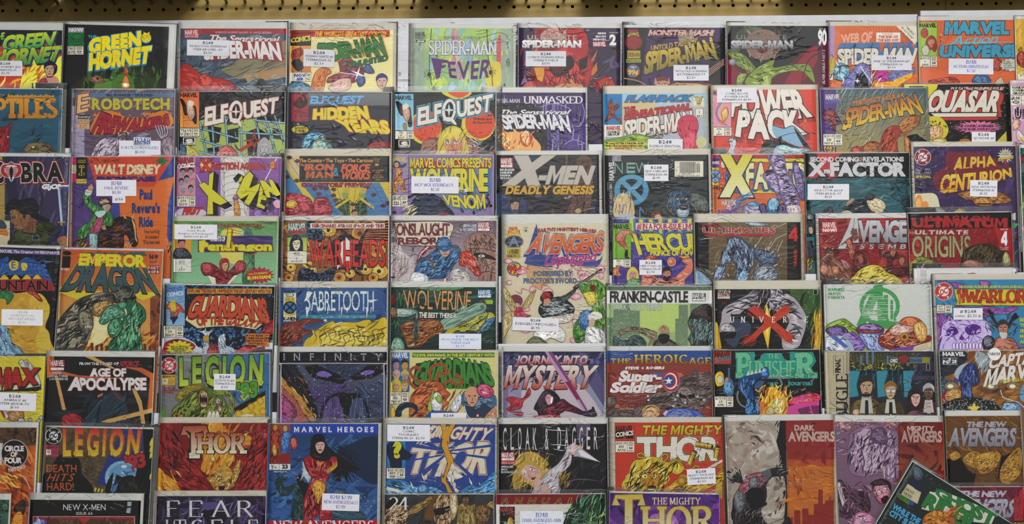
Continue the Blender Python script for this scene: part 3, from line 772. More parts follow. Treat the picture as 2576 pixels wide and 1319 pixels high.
C('A3',0,1,1088,213,1926,216,'5a1626','dark crimson comic with grey metal title, glossy green creature and a white 90 at right',(1084,186,1930),(1080,176,1936))
P('18161a',1470,214,1926,214,1926,330,1730,420,1560,560,1330,640,1090,420,1090,214)
N(1090,220,1330,420,22,'4a5040 3c4438 5f6650',140,60);E('8a6a5c',1385,370,150,128);N(1250,260,1520,480,34,'a08a80 6a3a34 8f7a6a',90,16);E('6a1a1c',1376,400,46,44)
S('8f1c34',1560,700,1700,480,1800,380,1850,440,1780,600,1650,720)
P('7a1a30',1090,480,1200,620,1160,720,1090,720);R(1836,330,1926,720,'5c1a34')
M('6f8a35','2c3a18 41521f','a0b45a',1090,440,1200,440,1290,520,1350,620,1300,620,1180,540)
M('7d9440','222d14 3a4a1c','b0bf66',1230,690,1310,580,1430,510,1480,500,1470,560,1600,540,1740,530,1790,580,1815,690,1760,640,1700,590,1560,600,1470,640,1420,720,1360,730,n=44)
M('6f8a35','2a3418','aab85e',1180,620,1250,610,1230,660,1190,720,1160,690);M('8ca04c','2c3618','b4c46c',1380,640,1440,620,1450,690,1400,740,1360,700);E('1c2010',1376,664,12);L('a8a090',4,1190,600,1220,640,1180,700)
L('3a1a24',8,1860,440,1760,500,1700,700,s=True);M('6a7a6a','344','aab',1100,500,1150,490,1160,530,1110,540,o=None)
T('ULTIMATE',1165,290,1580,326,'6a6a66','888',o='332',ow=.04,b=.03,gap=.32);T('SPIDER-MAN',1122,342,1625,400,'c8c8cc','707076',o='333',ow=.05,b=.08)
t('ISSUE',1876,236,11,'ccc',wf=1.5);T('90',1842,256,1908,368,'ddd',b=.06,gap=.05)
t('SILVER SABLE: PART 5',1876,556,20,'ccc',rot=-90,wf=1.0)

C('A4',0,0,205,214,1075,216,'d5723a','orange comic with white block title shaded blue and a boxed red notice',(196,180,1080),(190,170,1086),cream=True)
for k in range(34):
    x = 240 + k * 26;L('b9552c',5,640 + (x - 640) * .35,420,x,214)
R(205,214,262,640,'a890b8');R(205,480,262,600,'b8b040');ISS(205,600,255,665,['17'],sp=.9)
T('WEB OF',0,0,0,0,'e0a890',b=.06,q=(318,290,575,268,560,350,325,352),gap=.16)
R(606,268,808,352,'e2ded2',o='a33',ow=4);t('THIS IS IT...',706,276,15,'b44');t('THE END OF',706,296,20,'b44',b=.05);t('THE RED SUIT',706,324,20,'b44',b=.05)
P('ded8c8',770,214,950,214,950,392);t('"MISSING',895,250,17,'333',rot=46);t('IN ACTION"',872,268,17,'333',rot=46);t('BEGINS THIS ISSUE!',862,300,12,'333',rot=46)
T('SPIDER-MAN',0,0,0,0,'ddd8cc',o='223',b=.07,q=(290,415,945,405,910,520,300,530),gap=.05,ex=(12,-42,'4a7ab0'))
M('59b','122','9cd',262,560,320,520,390,580,350,660,270,660);N(270,520,400,690,20,'111 ddd 345',80,14)
M('7a78b8','334 445','99c aad',320,740,400,600,460,530,540,540,560,600,540,740,n=20);P('1a1a22',420,740,440,620,500,600,540,660,545,740)
for k in range(6): P('ddd',470 + k * 18,545 + k * 24,490 + k * 16,560 + k * 24,494 + k * 15,590 + k * 24)
E('c03a9a',655,630,60,52,o='222');M('7a78b8','334','99c',710,620,760,580,860,590,920,560,930,600,860,640,740,690,710,660);P('e0b030',560,690,720,680,860,620,910,600,900,640,780,720,600,720)
N(560,590,660,720,14,'ddd 111',70,10,60);K('ddd',450,672,26,8,4)
STK(566,460,900,584,['B248','WEB OF SPIDERMAN #17','ITEM#21013-06','$3.00'],rot=0)

C('A4',0,1,962,170,1830,164,'d06a40','orange comic with blue block title crossed by a handwritten word, green corner box of heads',(950,135,1836),(944,130,1842),cream=False)
R(962,186,1114,466,'9abf45',o='111');T('MARVEL',968,196,1106,226,'111',b=.05,gap=.06)
E('b03028',1008,274,30,42,o='111',ow=3);FACE(1064,352,60,80,'c98a6a','9a3020',long=True);S('8f2c20',1080,360,1112,380,1100,430,1076,420);M('c8c8b4','554','',984,400,1015,372,1046,400,1040,450,1015,462,990,440)
ISS(965,466,1114,556,['$1.00 US','1','JAN'],sp=.62)
N(1120,190,1740,660,26,'c65f38 da7a50 b85a38',160,14,25,8)
T('MARVEL',0,0,0,0,'4aa0bc',o='152028',b=.1,q=(1190,186,1705,186,1700,278,1182,278),gap=.14)
T('UNIVERSE',0,0,0,0,'4aa0bc',o='152028',b=.1,q=(1146,388,1800,376,1796,468,1136,468),gap=.14)
T('Action',0,0,0,0,'5ac0d8',b=.0,q=(1260,300,1640,280,1600,360,1220,372),gap=.06);L('5ac0d8',9,1130,385,1300,355,1640,350,1745,346,t=True)
M('3a5a8a','223','68a',1400,680,1440,620,1520,620,1560,680,1480,700);M('9a3a2c','411','c65',1560,480,1640,500,1650,570,1580,580)
M('9a3a2c','411','c65',1040,680,1100,660,1240,640,1300,690,1200,720);M('c8b8a0','654','',1590,690,1640,640,1660,690);N(1120,280,1170,360,8,'ccc 222',40,5,-50)
K('c8c8bc',1720,540,92,76,14,o='222',sy=.62);tl(['BASED','MARVEL','HIT NEW','TELEVISION','SERIES'],1662,506,12,'222',lead=1.4,sl=3)
STK(1206,488,1577,618,['B248','ACTION UNIVERSE#1','$2.50'],c='66b',f='S',rot=.5)

C('A4',0,2,1764,158,2630,154,'d0a838','yellow comic cut by the right edge of the photo, end of the top row',(1754,132,2634),(1750,128,2640))
N(1764,200,1850,560,24,'c0982c d8b648 b58a28',120,8,70,20);M('8a2c24','311','b54',1770,480,1800,430,1850,450,1850,560,1790,540);M('a8722c','541','',1780,420,1810,390,1816,430)
P('d8d2c0',1780,620,1850,590,1850,680,1790,680);t('$1.50',1816,612,16,'222',rot=-24)
# ================================================================ second row
C('A0',1,0,-345,736,517,742,'2c5a70','teal comic with large orange serif title and a red pointed creature',(-350,732,520),(-356,684,556))
N(-20,760,510,1260,30,'2a566c 31627a 285066',200,60,20)
T('F',-28,785,28,812,'c8913a',f='S');L('c8913a',5,40,812,460,816)
for k in range(16): M('c8913a','','',60 + k * 24,806,70 + k * 24,780 + (k * 7) % 18,84 + k * 24,790,90 + k * 24,808,o=None)
T('REPTILES',-250,826,462,972,'d09a3c','c08028',o='6a4a18',ow=.02,f='S',b=.06)
M('8a1f2c','3a0c14 5a1420','b03a40',-60,1100,0,1060,60,1050,96,1012,100,1050,70,1130,80,1180,60,1270,-60,1270,n=40);E('d0c838',66,1136,7)
M('5c4c3a','2a2018','8a765a',190,1260,210,1210,260,1185,340,1180,420,1210,460,1270,460,1330,200,1330,n=50);E('d8d060',276,1222,10,8)

C('A0',1,1,602,742,1450,744,'6a5868','mauve comic with yellow capitals over an arched red word edged in flames',(596,738,1454),(588,734,1468))
N(602,745,1450,1290,70,'7a6878 8a7888 4a3c48 5a4a58 9a8a98',130,28,30)
D('d8d0d8',50,760,750,1440,1200,5)
R(602,880,700,1330,'a8a0b8');N(602,880,700,1320,20,'8a80a0 6a6080',95,6,-8,5)
P('6a5a72',700,1000,840,1120,860,1330,700,1330);N(700,1040,860,1300,16,'4a3a4a',140,6,-14,8)
R(602,770,1450,808,'5a7a98');t('BILL SPANGLER • TIM ELDRED',1078,780,20,'1c2430',wf=1.02,b=.04)
P('d8b088',636,778,746,756,746,880,740,910,636,956,618,950);T('E',0,0,0,0,'7a5a40',b=.08,q=(650,790,736,776,728,918,640,940));T('E',0,0,0,0,'dab48c',b=.02,q=(650,790,736,776,728,918,640,940))
R(642,952,742,988,'333');t('Eternity',692,958,22,'ddd');R(644,990,742,1072,'d0a880');tl(['ROBOTECH','FIREWALKERS','#1 • $2.50','$2.95 Can.'],693,998,12,'543','c',1.55,wf=.9)
T('ROBOTECH',768,822,1402,906,'bdb43a',b=.06,gap=.2,o='554a30',ow=.02)
S('d08030',750,1070,800,960,850,920,960,930,1080,990,1200,980,1300,930,1380,920,1410,950,1440,1000,1400,1060,1300,1040,1150,1060,1030,1110,900,1110,780,1120)
for k in range(26):
    x = 780 + k * 25;y = 920 + (60 if 8 < k < 16 else 12) + abs(k - 12) * 1.2;P('d08030',x - 12,y + 16,x + 10 + (k * 13) % 14,y - 14,x + 22,y + 18)
T('FIREWALKERS',0,0,0,0,'a32a40',o='3a1418',b=.06,q=(838,940,1392,950,1408,1030,762,1096),up=(-48,-28),gap=.1)
M('8f7e96','3a2c3c','c8bccc e0d8e4',750,1290,800,1200,880,1140,980,1150,1010,1210,1000,1320,760,1320,n=70,ang=50)
for k in range(5): L('d8d4e0',5,1290 + k * 22,1040,1310 + k * 20,1100,1340 + k * 6,1150,s=True)
N(960,1090,1100,1170,20,'cfc8d4 3a3040',50,8);M('7a6474','3a2c38','a898a4',1340,1160,1440,1150,1450,1330,1360,1330)
STK(990,1168,1334,1330,['','ROBOTECH FIREWALKERS','$1.00',''],c='4a6aa8',rot=.5,h1=.8);STK(1110,1142,1252,1210,['B248'],c='3a5a9a',f='S',rot=2,h1=1)

C('A1',1,0,72,762,945,760,'16161c','black comic with slanted white fantasy title, green and blue web and a red star',(66,758,950),(56,712,960))
N(240,770,940,960,30,'5a5a78 7a7898 3a3a50',60,5,20,10)
P('a8b860',240,1000,330,980,480,1040,640,980,945,1020,945,1330,110,1330,200,1150)
P('16161c',300,1040,420,1060,400,1180,330,1200);P('16161c',460,1080,560,1060,560,1180,480,1190);P('16161c',620,1100,720,1060,820,1120,800,1300,640,1290);P('16161c',840,1060,920,1080,920,1160,850,1150);P('16161c',300,1230,400,1220,390,1330,320,1330)
for a in ((240,1010,300,1310),(340,960,360,1310),(450,960,480,1310),(580,1030,590,1310),(700,960,760,1310),(780,960,880,1310),(860,960,940,1200),(230,1060,560,1150),(560,1100,945,1120),(240,1160,560,1260),(700,1000,945,1020),(230,1260,430,1310)):
    L('1c2a38',20,*a);L('8ab8c8',11,*a)
N(240,960,940,1310,60,'8ab8c8 1c2a38',70,11)
M('c8b040','665','dd6',75,1230,140,1200,230,1280,200,1330,75,1330);M('3a4a88','223','68a',80,1180,130,1230,110,1330,75,1330)
M('b85a50','611','d88',380,1280,440,1210,520,1230,560,1310,480,1330,380,1330,n=34,ang=20)
P('b03a28',560,1240,700,1160,710,1190,580,1260);K('b83a28',693,1168,92,24,4,o='411',ow=6,rot=-90);K('2a1414',693,1168,46,12,4,rot=-90)
FACE(775,1230,74,120,'b8b8ba','a8a8ac','444',long=True)
R(76,766,234,1060,'d86038','d89848');T('MARVEL',80,774,220,806,'222',b=.05,gap=.06)
M('1a1a1c','','333',78,820,110,840,140,900,200,880,214,960,210,1030,180,1000,170,930,120,960,96,880);M('c89078','532','dba',130,860,170,840,190,890,200,950,170,1000,140,960);S('d8d4c4',136,850,160,832,190,850,180,880,150,886)
ISS(76,1064,236,1136,['75¢ US','17 DEC'],sp=.64);R(100,1140,206,1206,'ddd8cc',o='111',ow=5);R(108,1146,196,1184,'222');T('e',132,1146,174,1180,'ddd8cc',b=.1);t('EPIC COMICS',152,1190,11,'222',b=.05)
T('ELF',0,0,0,0,'d8d4cc',o='8f3a30',b=.05,q=(290,900,470,868,470,1000,285,1040),gap=.12,f='B')
E('8f3a30',540,934,64,102,rot=6);E('d8d4cc',538,930,57,95,rot=6);E('16161c',540,932,34,70,rot=6);K('8f3a30',540,928,62,16,4);K('d8d4cc',540,928,50,10,4)
S('d8d4cc',505,985,560,990,590,1046,572,1046,540,1010,490,1010)
T('UEST',0,0,0,0,'d8d4cc',o='8f3a30',b=.05,q=(605,858,890,812,878,930,610,984),gap=.14)
t('by Wendy and',790,1016,17,'99a',wf=1.15,sl=5);t('Richard Pini',798,1044,18,'aab',wf=1.15,sl=5)

C('A1',1,1,975,764,1830,768,'2e2f3c','charcoal comic with grey band and two-line yellow title edged in red',(968,760,1836),(960,718,1852))
R(1140,772,1812,876,'77797c','6a6c70')
R(1000,780,1140,1006,'a03040');M('2a1418','','411',1010,830,1060,800,1040,850,1090,790,1132,830,1120,880,1060,900,1030,870,o=None);E('2a1418',1075,840,52,56);E('a03040',1060,828,46,48);M('2a1418','','511',1016,860,1060,810,1080,800,1100,850,1090,900,1040,890,o=None)
T('WARP',1020,912,1080,926,'411',f='S');T('GRAPHICS',1030,926,1128,940,'411',f='S');L('511',3,1000,946,1140,946);t('9',1034,954,30,'411',wf=1.1);t('$2.00',1104,954,20,'411',wf=1.1);t('U.S.',1034,990,8,'411');t('CANADA',1104,988,8,'411')
T('ELFQUEST',0,0,0,0,'7ab0d8',o='3a5a80',ow=.03,b=.06,q=(1165,800,1600,798,1578,858,1158,858),gap=.14);L('7ab0d8',12,1350,856,1370,880,1388,888);E('77797c',1358,822,12,24)
T('HIDDEN',0,0,0,0,'d8c838',o='c04a28',b=.1,q=(1190,912,1620,890,1640,985,1185,985),up=(4,0),gap=.12)
T('YEARS',0,0,0,0,'d8c838',o='c04a28',b=.1,q=(1380,1000,1790,1010,1812,1102,1450,1082),up=(4,-4),gap=.1)
E('c8b838',1072,1076,72,34,o='222',ow=4);T('ELFQUEST',1030,1052,1118,1072,'332',b=.04);T('15 YEARS',1030,1078,1118,1100,'332',b=.04);K('ddd',1056,1030,14,3,4)
M('3a7a98','1a2a40 26506a','8ac8d8 b8dce0',1080,1225,1100,1150,1150,1105,1230,1098,1280,1130,1270,1170,1200,1160,1160,1190,1160,1260,1080,1260,n=44,ang=35,o='4a3a78')
M('4a8a98','1a2a40','a8d8d8 d8c860',1160,1250,1170,1190,1230,1160,1310,1180,1340,1230,1330,1270,1160,1270,n=34,ang=10,o='4a3a78');L('c89038',7,1180,1180,1250,1158,1330,1176,s=True);L('c89038',6,1170,1214,1320,1214)
M('7a2c28','300 411','a8483c',1620,1230,1680,1180,1760,1172,1830,1190,1830,1330,1620,1330,n=50,o='4a2a68')

C('A2',1,1,75,764,913,765,'17181a','black comic with white fantasy title, orange moons and a pale blue corner box',(70,760,918),(60,712,968))
S('d0c840',470,764,560,820,640,824,710,764);S('d2552c',520,764,580,806,640,806,690,764)
E('d0c840',330,1060,135,140);E('d0502c',340,1050,122,132);E('d0c840',770,1030,140,142);E('d0502c',784,1020,124,132);D('2a1410',24,270,1060,420,1170,6);D('2a1410',20,680,1090,880,1140,5)
M('6a4a44','2a1814','a87868',290,1240,310,1180,380,1150,460,1160,450,1290,280,1300,n=40);M('6a4a44','2a1814','a87868',680,1290,660,1150,740,1160,770,1220,760,1300)
N(640,1150,780,1230,20,'8aa8c8 ddd 222',90,8,-30);N(720,1200,900,1290,14,'c03a28 888',90,16,30)
S('c8b848',430,1250,440,1150,490,1070,560,1045,620,1070,660,1150,690,1250,660,1310,430,1310);S('c88a70',486,1190,540,1140,620,1150,640,1210,600,1280,520,1280)
for x in (520,582): E('ddd',x,1186,21,13,o='321',ow=4);E('6a8a9a',x + 2,1184,9,9);L('321',5,x - 24,1164,x + 22,1160)
S('d8c858',470,1170,500,1090,570,1060,640,1090,650,1160,620,1130,590,1170,560,1120,540,1190,510,1140);N(440,1060,680,1300,44,'8a7a2c e0d480 6a5a20',90,7,75,20)
P('c88a70',436,1150,418,1096,440,1120);P('c88a70',650,1150,664,1112,672,1150);L('321',5,552,1200,546,1216,560,1216);L('622',5,520,1250,600,1246)
R(80,780,232,1082,'6ab0c8','a0cce0');T('MARVEL',84,796,218,828,'222',b=.05,gap=.06)
M('1c1c1e','','333',86,840,130,860,150,920,200,890,212,960,220,1040,190,1050,180,960,130,960,100,900);M('c08a70','532','dba',136,890,170,870,196,900,204,960,180,1010,150,970);S('d8d4c4',140,880,166,858,192,876,180,900,150,912);M('a88a4a','','',146,1030,170,1026,176,1074,150,1070)
ISS(80,1086,234,1156,['75¢','12','JULY'],sp=.64);R(106,1160,204,1226,'ddd8cc',o='111',ow=5);R(114,1166,196,1204,'222');T('e',138,1166,176,1200,'ddd8cc',b=.1);t('EPIC COMICS',155,1210,11,'222',b=.05)
T('ELF',0,0,0,0,'d8d4cc',o='1c3a48',o2='5a98b0',ow2=.13,b=.05,q=(275,902,460,862,462,998,270,1036),gap=.12)
E('5a98b0',530,922,70,108,rot=6);E('1c3a48',528,920,64,102,rot=6);E('d8d4cc',526,917,58,95,rot=6);E('17181a',528,916,35,70,rot=6);K('5a98b0',526,914,62,16,4);K('d8d4cc',526,914,50,10,4)
S('d8d4cc',495,975,550,980,590,1030,570,1034,530,1000,478,1002)
T('UEST',0,0,0,0,'d8d4cc',o='1c3a48',o2='5a98b0',ow2=.13,b=.05,q=(595,846,885,788,870,920,600,970),gap=.14)
tl(['by','Wendy and','Richard Pini'],880,946,20,'2a1210','r',1.5,wf=1.12,sl=5)

C('A2',1,0,803,768,1660,769,'3c2a58','violet comic with white serif capitals above a warped white title and a burning figure',(797,726,1674),(790,716,1684))
N(803,860,1660,1240,60,'4a3470 62509a 2a2038 8a80b8 a8a0cc',200,14,85,8)
P('1c1a20',803,858,1190,858,1330,940,1340,1240,803,1240);D('77757c',90,910,860,1340,1240,5);N(900,860,1340,1240,26,'2c2a30 4a484e',60,12)
R(1380,858,1440,1240,'7a6aac');R(1460,858,1660,1240,'46306e','5a4488');N(1330,858,1660,1240,40,'9a94c8 5a4690 2c2044',220,12,88,4);D('1a1820',120,1340,1040,1520,1240,7)
for q in ((1280,890,1400,860,1540,910,1480,940),(1630,860,1650,940,1620,1040,1540,1050),(1480,1200,1560,1160,1650,1190,1600,1200)): L('b8b4d0',4,*q,s=True)
t('SPIDER-MAN',1112,822,30,'ccc8d4','r',f='S',wf=1.0);T('UNMASKED',1146,800,1628,858,'ddd8e0',f='S',b=.01)
M('c87838','7a3018','e8b860 f0dc98',925,1080,970,1000,1020,1000,1050,1060,1120,1100,1160,1160,1100,1260,1000,1260,n=50,o=None)
S('e0b070',990,1090,1060,1080,1100,1100,1180,1090,1220,1130,1290,1220,1240,1300,1060,1300,1040,1180);M('b8583c','6a2018','e8c090 f4e0b0',1120,1110,1180,1092,1218,1120,1210,1190,1160,1220,1120,1180,n=30,o=None);N(930,980,1260,1240,46,'f0d080 e89848 b85028 f4e8c0',60,12,60);D('e0b060',50,920,960,1100,1200,5)
T('The Sensational',0,0,0,0,'ddd',o='3a2858',b=.03,q=(960,912,1535,912,1510,950,940,952),gap=.08)
T('SPIDER-MAN',0,0,0,0,'d8d8dc',o='241838',b=.05,q=(950,960,1510,962,1535,1092,990,1070),up=(6,18),gap=.05,ex=(4,16,'241838'))

C('A3',1,0,62,780,908,774,'9fb8c4','sky-blue comic with yellow comic-code seal, red slab title and white warped name',(54,714,928),(46,708,936),cream=True)
R(62,776,910,900,'8fc0d8','b4c4cc');R(215,880,910,1340,'aab4bc');P('c8b890',215,850,420,820,520,900,420,1080,215,1120)
R(62,780,215,1036,'2878b0');M('7a2c28','200','a54',70,1010,100,940,96,860,130,820,140,880,180,860,190,890,160,920,150,960,200,990,210,1030,150,980,100,1000)
R(62,1036,213,1136,'ddd8cc');T('MARVEL',88,1048,204,1080,'a83030',b=.05,gap=.06);T('COMICS',94,1088,194,1106,'222',b=.06);T('GROUP',94,1108,194,1126,'222',b=.06)
T('FLASHBACK',0,0,0,0,'2c7ab4',o='222',ow=.06,b=.08,q=(270,796,795,792,765,840,244,846),gap=.1,ex=(6,4,'d89a40'))
R(808,796,892,888,'ddd4b0');tl(['APPROVED','BY THE','COMICS','CODE'],850,800,11,'333','c',1.3,b=.05);E('8a7a30',850,862,18,8);t('AUTHORITY',850,876,8,'333')
R(824,904,886,976,'ddd8cc',o='222');t('1',855,920,26,'222');t('JULY',855,956,14,'222',b=.05)
T('THE',0,0,0,0,'b03038',o='511',b=.08,q=(232,895,320,885,318,920,228,932))
T('SENSATIONAL',0,0,0,0,'b03038',o='511',b=.08,q=(245,935,790,860,786,910,236,998),gap=.1)
T('SPIDER-MAN',0,0,0,0,'d8d4cc',o='333',b=.05,q=(240,1010,790,925,800,1060,236,1150),gap=.05,ex=(5,6,'b03038'))
M('c03a58','6a1828','d86078',680,1100,678,1010,720,965,780,955,830,980,848,1050,830,1130,840,1230,830,1330,700,1330,720,1190,n=24)
M('7a9a38','3a5218','b8cc58',62,1170,200,1140,330,1110,460,1140,560,1160,560,1240,62,1240,n=40);N(430,1110,560,1170,14,'6a8a38 456',90,8,40)
P('cfc44c',90,1176,392,1172,396,1250,90,1250);L('554',3,90,1176,392,1172);t('Young PETER PARKER AND',240,1182,15,'222',wf=1.18,b=.05);t('HIS UNCLE BEN MENACED',240,1204,15,'222',wf=1.18,b=.05);t('BY',118,1226,13,'222');t('MONSTERS',226,1225,15,'b33',wf=1.3,b=.1);t('KNOWN',348,1226,13,'222')
E('c0c090',870,1180,44,50)
STK(428,1154,716,1272,['B248','FLASHBACK SENSATIONAL','SPIDERMAN #1 $2.50'],rot=.5,h1=1.3)

C('A3',1,1,968,748,1822,742,'cd4a3c','red comic with giant white two-line block title shaded in perspective',(948,708,1842),(942,702,1850),cream=True)
P('b83a30',1110,950,1170,1120,1100,990);P('d86a50',1690,1010,1786,970,1720,1060);P('a83028',1180,950,1330,940,1200,1150,1160,1140)
for q in ((1130,950,1200,1150),(1330,1090,1340,1150),(1460,1090,1470,1130),(1770,955,1790,970,1700,1060),(1600,900,1690,1040),(1260,880,1300,960)): L('411',4,*q)
N(1120,1080,1480,1170,30,'e07860 a03028 b84a38',110,14,-70,15)
T('POWER',0,0,0,0,'ddd8d0',o='222',b=.07,q=(1150,752,1690,750,1770,955,1110,950),up=(-10,-26),gap=.12,ex=(10,30,'a83430'))
T('PACK',0,0,0,0,'ddd8d0',o='222',b=.07,q=(1190,930,1660,930,1715,1105,1165,1118),up=(0,-30),gap=.12,ex=(10,40,'a83430'))
R(968,752,1120,1054,'d898a8',o='311');T('MARVEL',974,758,1100,790,'311',b=.05);L('4a7ac8',9,1040,850,1000,930,1030,1010,1090,1040,s=True);L('d8c040',8,1052,860,1016,930,1044,1000,s=True);L('c04a8a',6,1030,840,990,930,1020,1020,s=True);M('d0a840','533','ec8',1040,930,1080,890,1096,950,1060,1010,1044,970);K('c87038',1048,1014,34,12,8)
ISS(968,1056,1122,1130,['60¢','6','JAN'],sp=.64)
S('8ab0c8',1464,1040,1560,1066,1640,1048,1740,1170,1690,1220,1560,1170,1480,1130);L('222',6,1464,1040,1560,1066,1640,1048,1740,1170,s=True)
M('1a1c20','','445',1370,1230,1400,1180,1490,1170,1530,1130,1560,1180,1700,1230,1780,1250,1780,1330,1380,1330);S('1a1c20',1640,1060,1700,1130,1780,1240,1740,1240,1680,1150);M('8ab0c8','234','bdd',1480,1230,1550,1200,1640,1230,1760,1240,1790,1320,1500,1320)
L('222',4,1470,1160,1600,1110,1740,1100,1820,1110,s=True);M('c8ccd0','556','dde',1080,1290,1110,1220,1100,1160,1150,1150,1160,1200,1140,1260,1180,1290);N(1090,1140,1170,1180,12,'4a7a98 222',34,6)
STK(1000,728,1330,852,['B248','COMIC BOOK','POWER PACK','ITEM#183-105 $3.50'],rot=-.3)

C('A4',1,1,144,742,1030,728,'61706c','grey-green rainy comic with jagged orange-gold title and a violet spine strip',(138,738,1034),(132,718,1040))
R(150,740,1028,1340,'4a6470','a89858');N(150,745,1028,1260,130,'8a9a94 c8ccb0 3a5058 b8b890',130,5,62,3)
for k in range(5): L('2a3438',3,540 - k * 80,740,420 - k * 30,860,330,960,s=True);L('2a3438',3,330,800 + k * 50,460 + k * 40,800 + k * 10,560 + k * 50,740,s=True)
R(144,742,275,1340,'4f3578');COMX(188,784,305,864,'ccc','6a5ab0')
M('6a2a3c','223 411','a84a48 3a5a8a',166,930,220,910,270,930,300,980,320,1020,270,1040,260,1090,220,1040,180,1020)
T('THE SPECTACULAR',0,0,0,0,'c07a3a',o='3a2a20',b=.05,q=(412,840,840,768,838,806,410,876),gap=.16)
T('SPIDER-MAN',0,0,0,0,'b06030','d8b838',o='2a2018',b=.04,q=(370,905,930,785,995,935,325,1075),up=(-14,22),gap=.04)
M('9a5a34','3a1c10 5a3018','c08850',780,1060,840,980,940,960,975,970,950,1040,860,1110,790,1130,n=34,ang=35)
M('9a3428','2a0c0c 5a1818','c8603c',640,1190,660,1110,720,1050,790,1050,810,1110,780,1180,790,1330,650,1330,560,1330,600,1220,n=60)
M('8a5030','2a1410','b87a48',480,1250,540,1180,620,1180,660,1260,640,1340,480,1340,n=30);M('a83a30','511','c65',400,1240,460,1215,500,1250,480,1330,390,1330);P('14161a',850,1130,940,1110,1028,1170,1028,1340,820,1340,870,1220);M('b07038','421','d96',840,1130,890,1180,900,1340,860,1340)
ISS(168,1112,326,1208,['$1.50 US','218','NOV'],sp=.58);T('PART',176,1214,268,1240,'c8b038',b=.05);T('2 of 4',176,1244,262,1266,'c8b038',b=.05)

C('A4',1,0,843,704,1700,694,'1b1a18','black comic with white slanted block title shaded red and a pink starburst',(838,700,1706),(815,684,1714))
P('d0c438',843,704,1120,700,1060,900,1030,1200,1000,1330,843,1330);P('2a2a28',880,716,1000,714,1000,730,880,730)
D('ccc',40,1140,760,1690,1170,4);N(1600,690,1700,1160,16,'3a3a38 555',60,10)
t('PULSATING PREMIERE ISSUE!',1440,724,24,'d8b0a8',wf=1.0,sl=10,b=.05)
T('QUASAR',0,0,0,0,'d4d0c4',o='222',b=.07,q=(1070,760,1650,765,1600,925,1020,930),gap=.1,ex=(28,24,'b84038'))
P('222',1030,930,1620,930,1606,974,1090,980,1026,944);P('d4d0c4',1060,940,1610,938,1602,966,1100,970)
P('b84038',1100,974,1604,968,1622,985,1590,996,1120,998)
K('c87aa0',1450,1056,212,150,22,sy=.26);t('THE COSMIC AVENGER—',1442,1036,20,'5a1030',sl=6,b=.07);t('NOW IN HIS OWN BOOK!',1442,1064,18,'5a1030',sl=6,b=.07)
S('c8bc38',1030,990,1130,970,1196,1040,1200,1110,1140,1170,1030,1200);D('333',24,1040,1000,1190,1060,8);M('c89a68','6a3a20','e0c8a0',1040,1120,1050,1060,1100,1040,1150,1060,1160,1110,1130,1150,1060,1160);L('6a3a20',4,1080,1050,1084,1090);L('6a3a20',4,1112,1048,1116,1090)
P('c0b438',1600,1180,1686,1090,1690,1180);M('c0b438','553','dd8',1080,1160,1180,1150,1180,1200,1080,1200);M('b87a30','531','',1300,1160,1360,1150,1390,1170,1390,1200,1310,1200)
STK(1398,1096,1596,1196,['B248','QUASAR #1',''],rot=.5)

C('A4',1,2,1722,686,2580,676,'c89ab8','pink and white comic cut by the right edge in the second row',(1716,668,2584),(1710,662,2590))
R(1724,712,1850,790,'ddd8cc',o='222');tl(['MARVEL','COMICS','GROUP'],1738,718,18,'222','l',1.3,b=.06,wf=1.3);R(1724,792,1812,876,'ddd8cc',o='222');t('$1.00',1764,802,24,'222',b=.05);E('444',1766,848,30,12);E('ddd8cc',1766,848,18,6);R(1812,792,1850,876,'ddd8cc',o='222')
R(1740,890,1850,990,'222');T('UNC',1752,900,1950,988,'c89ab8',o='eee',ow=.04,b=.08,gap=.15);T('UNC',1758,906,1944,984,'1c1c20',b=.02,gap=.2);D('ccc',40,1740,900,1850,1040,3)
M('c08a78','633','dba',1730,1050,1760,990,1800,1000,1790,1060,1750,1080);M('d8d0d8','556','',1770,1120,1790,1080,1850,1160,1850,1210,1790,1170);L('d8b030',14,1775,1120,1800,1150,1850,1180)
# ================================================================ third row
C('B0',2,0,-335,88,682,96,'3c3656','slate purple comic with red-edged black capitals and a dark-haired swordsman',(-342,60,694),(-350,52,704))
R(-40,92,46,1000,'a8924e');N(-40,92,46,700,10,'8f7a3c c0aa66',90,8,0,6)
N(50,100,680,960,70,'2c2a40 4c4568 5a5070 34304a',260,30,80,12)
P('2a2840',20,96,130,96,180,520,90,560);P('2c2c44',60,700,110,960,60,960)
R(-40,720,96,960,'c8bca0');S('3a4a5a',-40,740,20,712,60,760,56,800,-40,800);S('c07c38',-30,800,40,800,80,830,70,870,0,850,-40,840)
L('8aa0c0',26,575,410,602,730);L('c8d4e4',10,572,410,600,730);L('8aa0c0',6,528,108,536,134);L('b09050',10,566,736,636,734);R(590,738,610,768,'a88848')
M('2c3420','14180e 1c2414','48522e',110,970,110,880,180,800,300,760,460,730,560,790,620,900,590,1000,n=50)
S('7a5238',240,700,340,700,350,820,300,836,230,820);N(250,700,350,820,12,'5a3a28 946848',90,14,80)
S('8a6240',110,680,100,620,150,590,280,640,290,700,240,790,170,810,140,780,148,756,122,744,106,720);N(110,620,240,790,16,'b08a58 6a4428',60,12,80);L('2a1810',7,112,690,160,686);L('2a1810',5,146,768,176,764)
M('1c1a20','','3a3840 302c34',56,660,66,560,130,510,220,520,280,496,350,520,380,590,370,650,440,690,490,720,420,724,330,700,290,660,250,650,240,700,200,640,150,610,100,620,n=30)
R(312,862,386,912,'5a6a70');R(324,872,374,902,'222');P('2a2c54',460,930,590,780,650,770,640,860,500,960);N(480,800,640,940,12,'3c4270 1c1c38',120,14,50);S('9a6a40',560,900,640,870,660,960,600,970)
T('C',-60,160,30,340,'1a1a1c',o='ccc',o2='a02830',ow2=.12,b=.06)
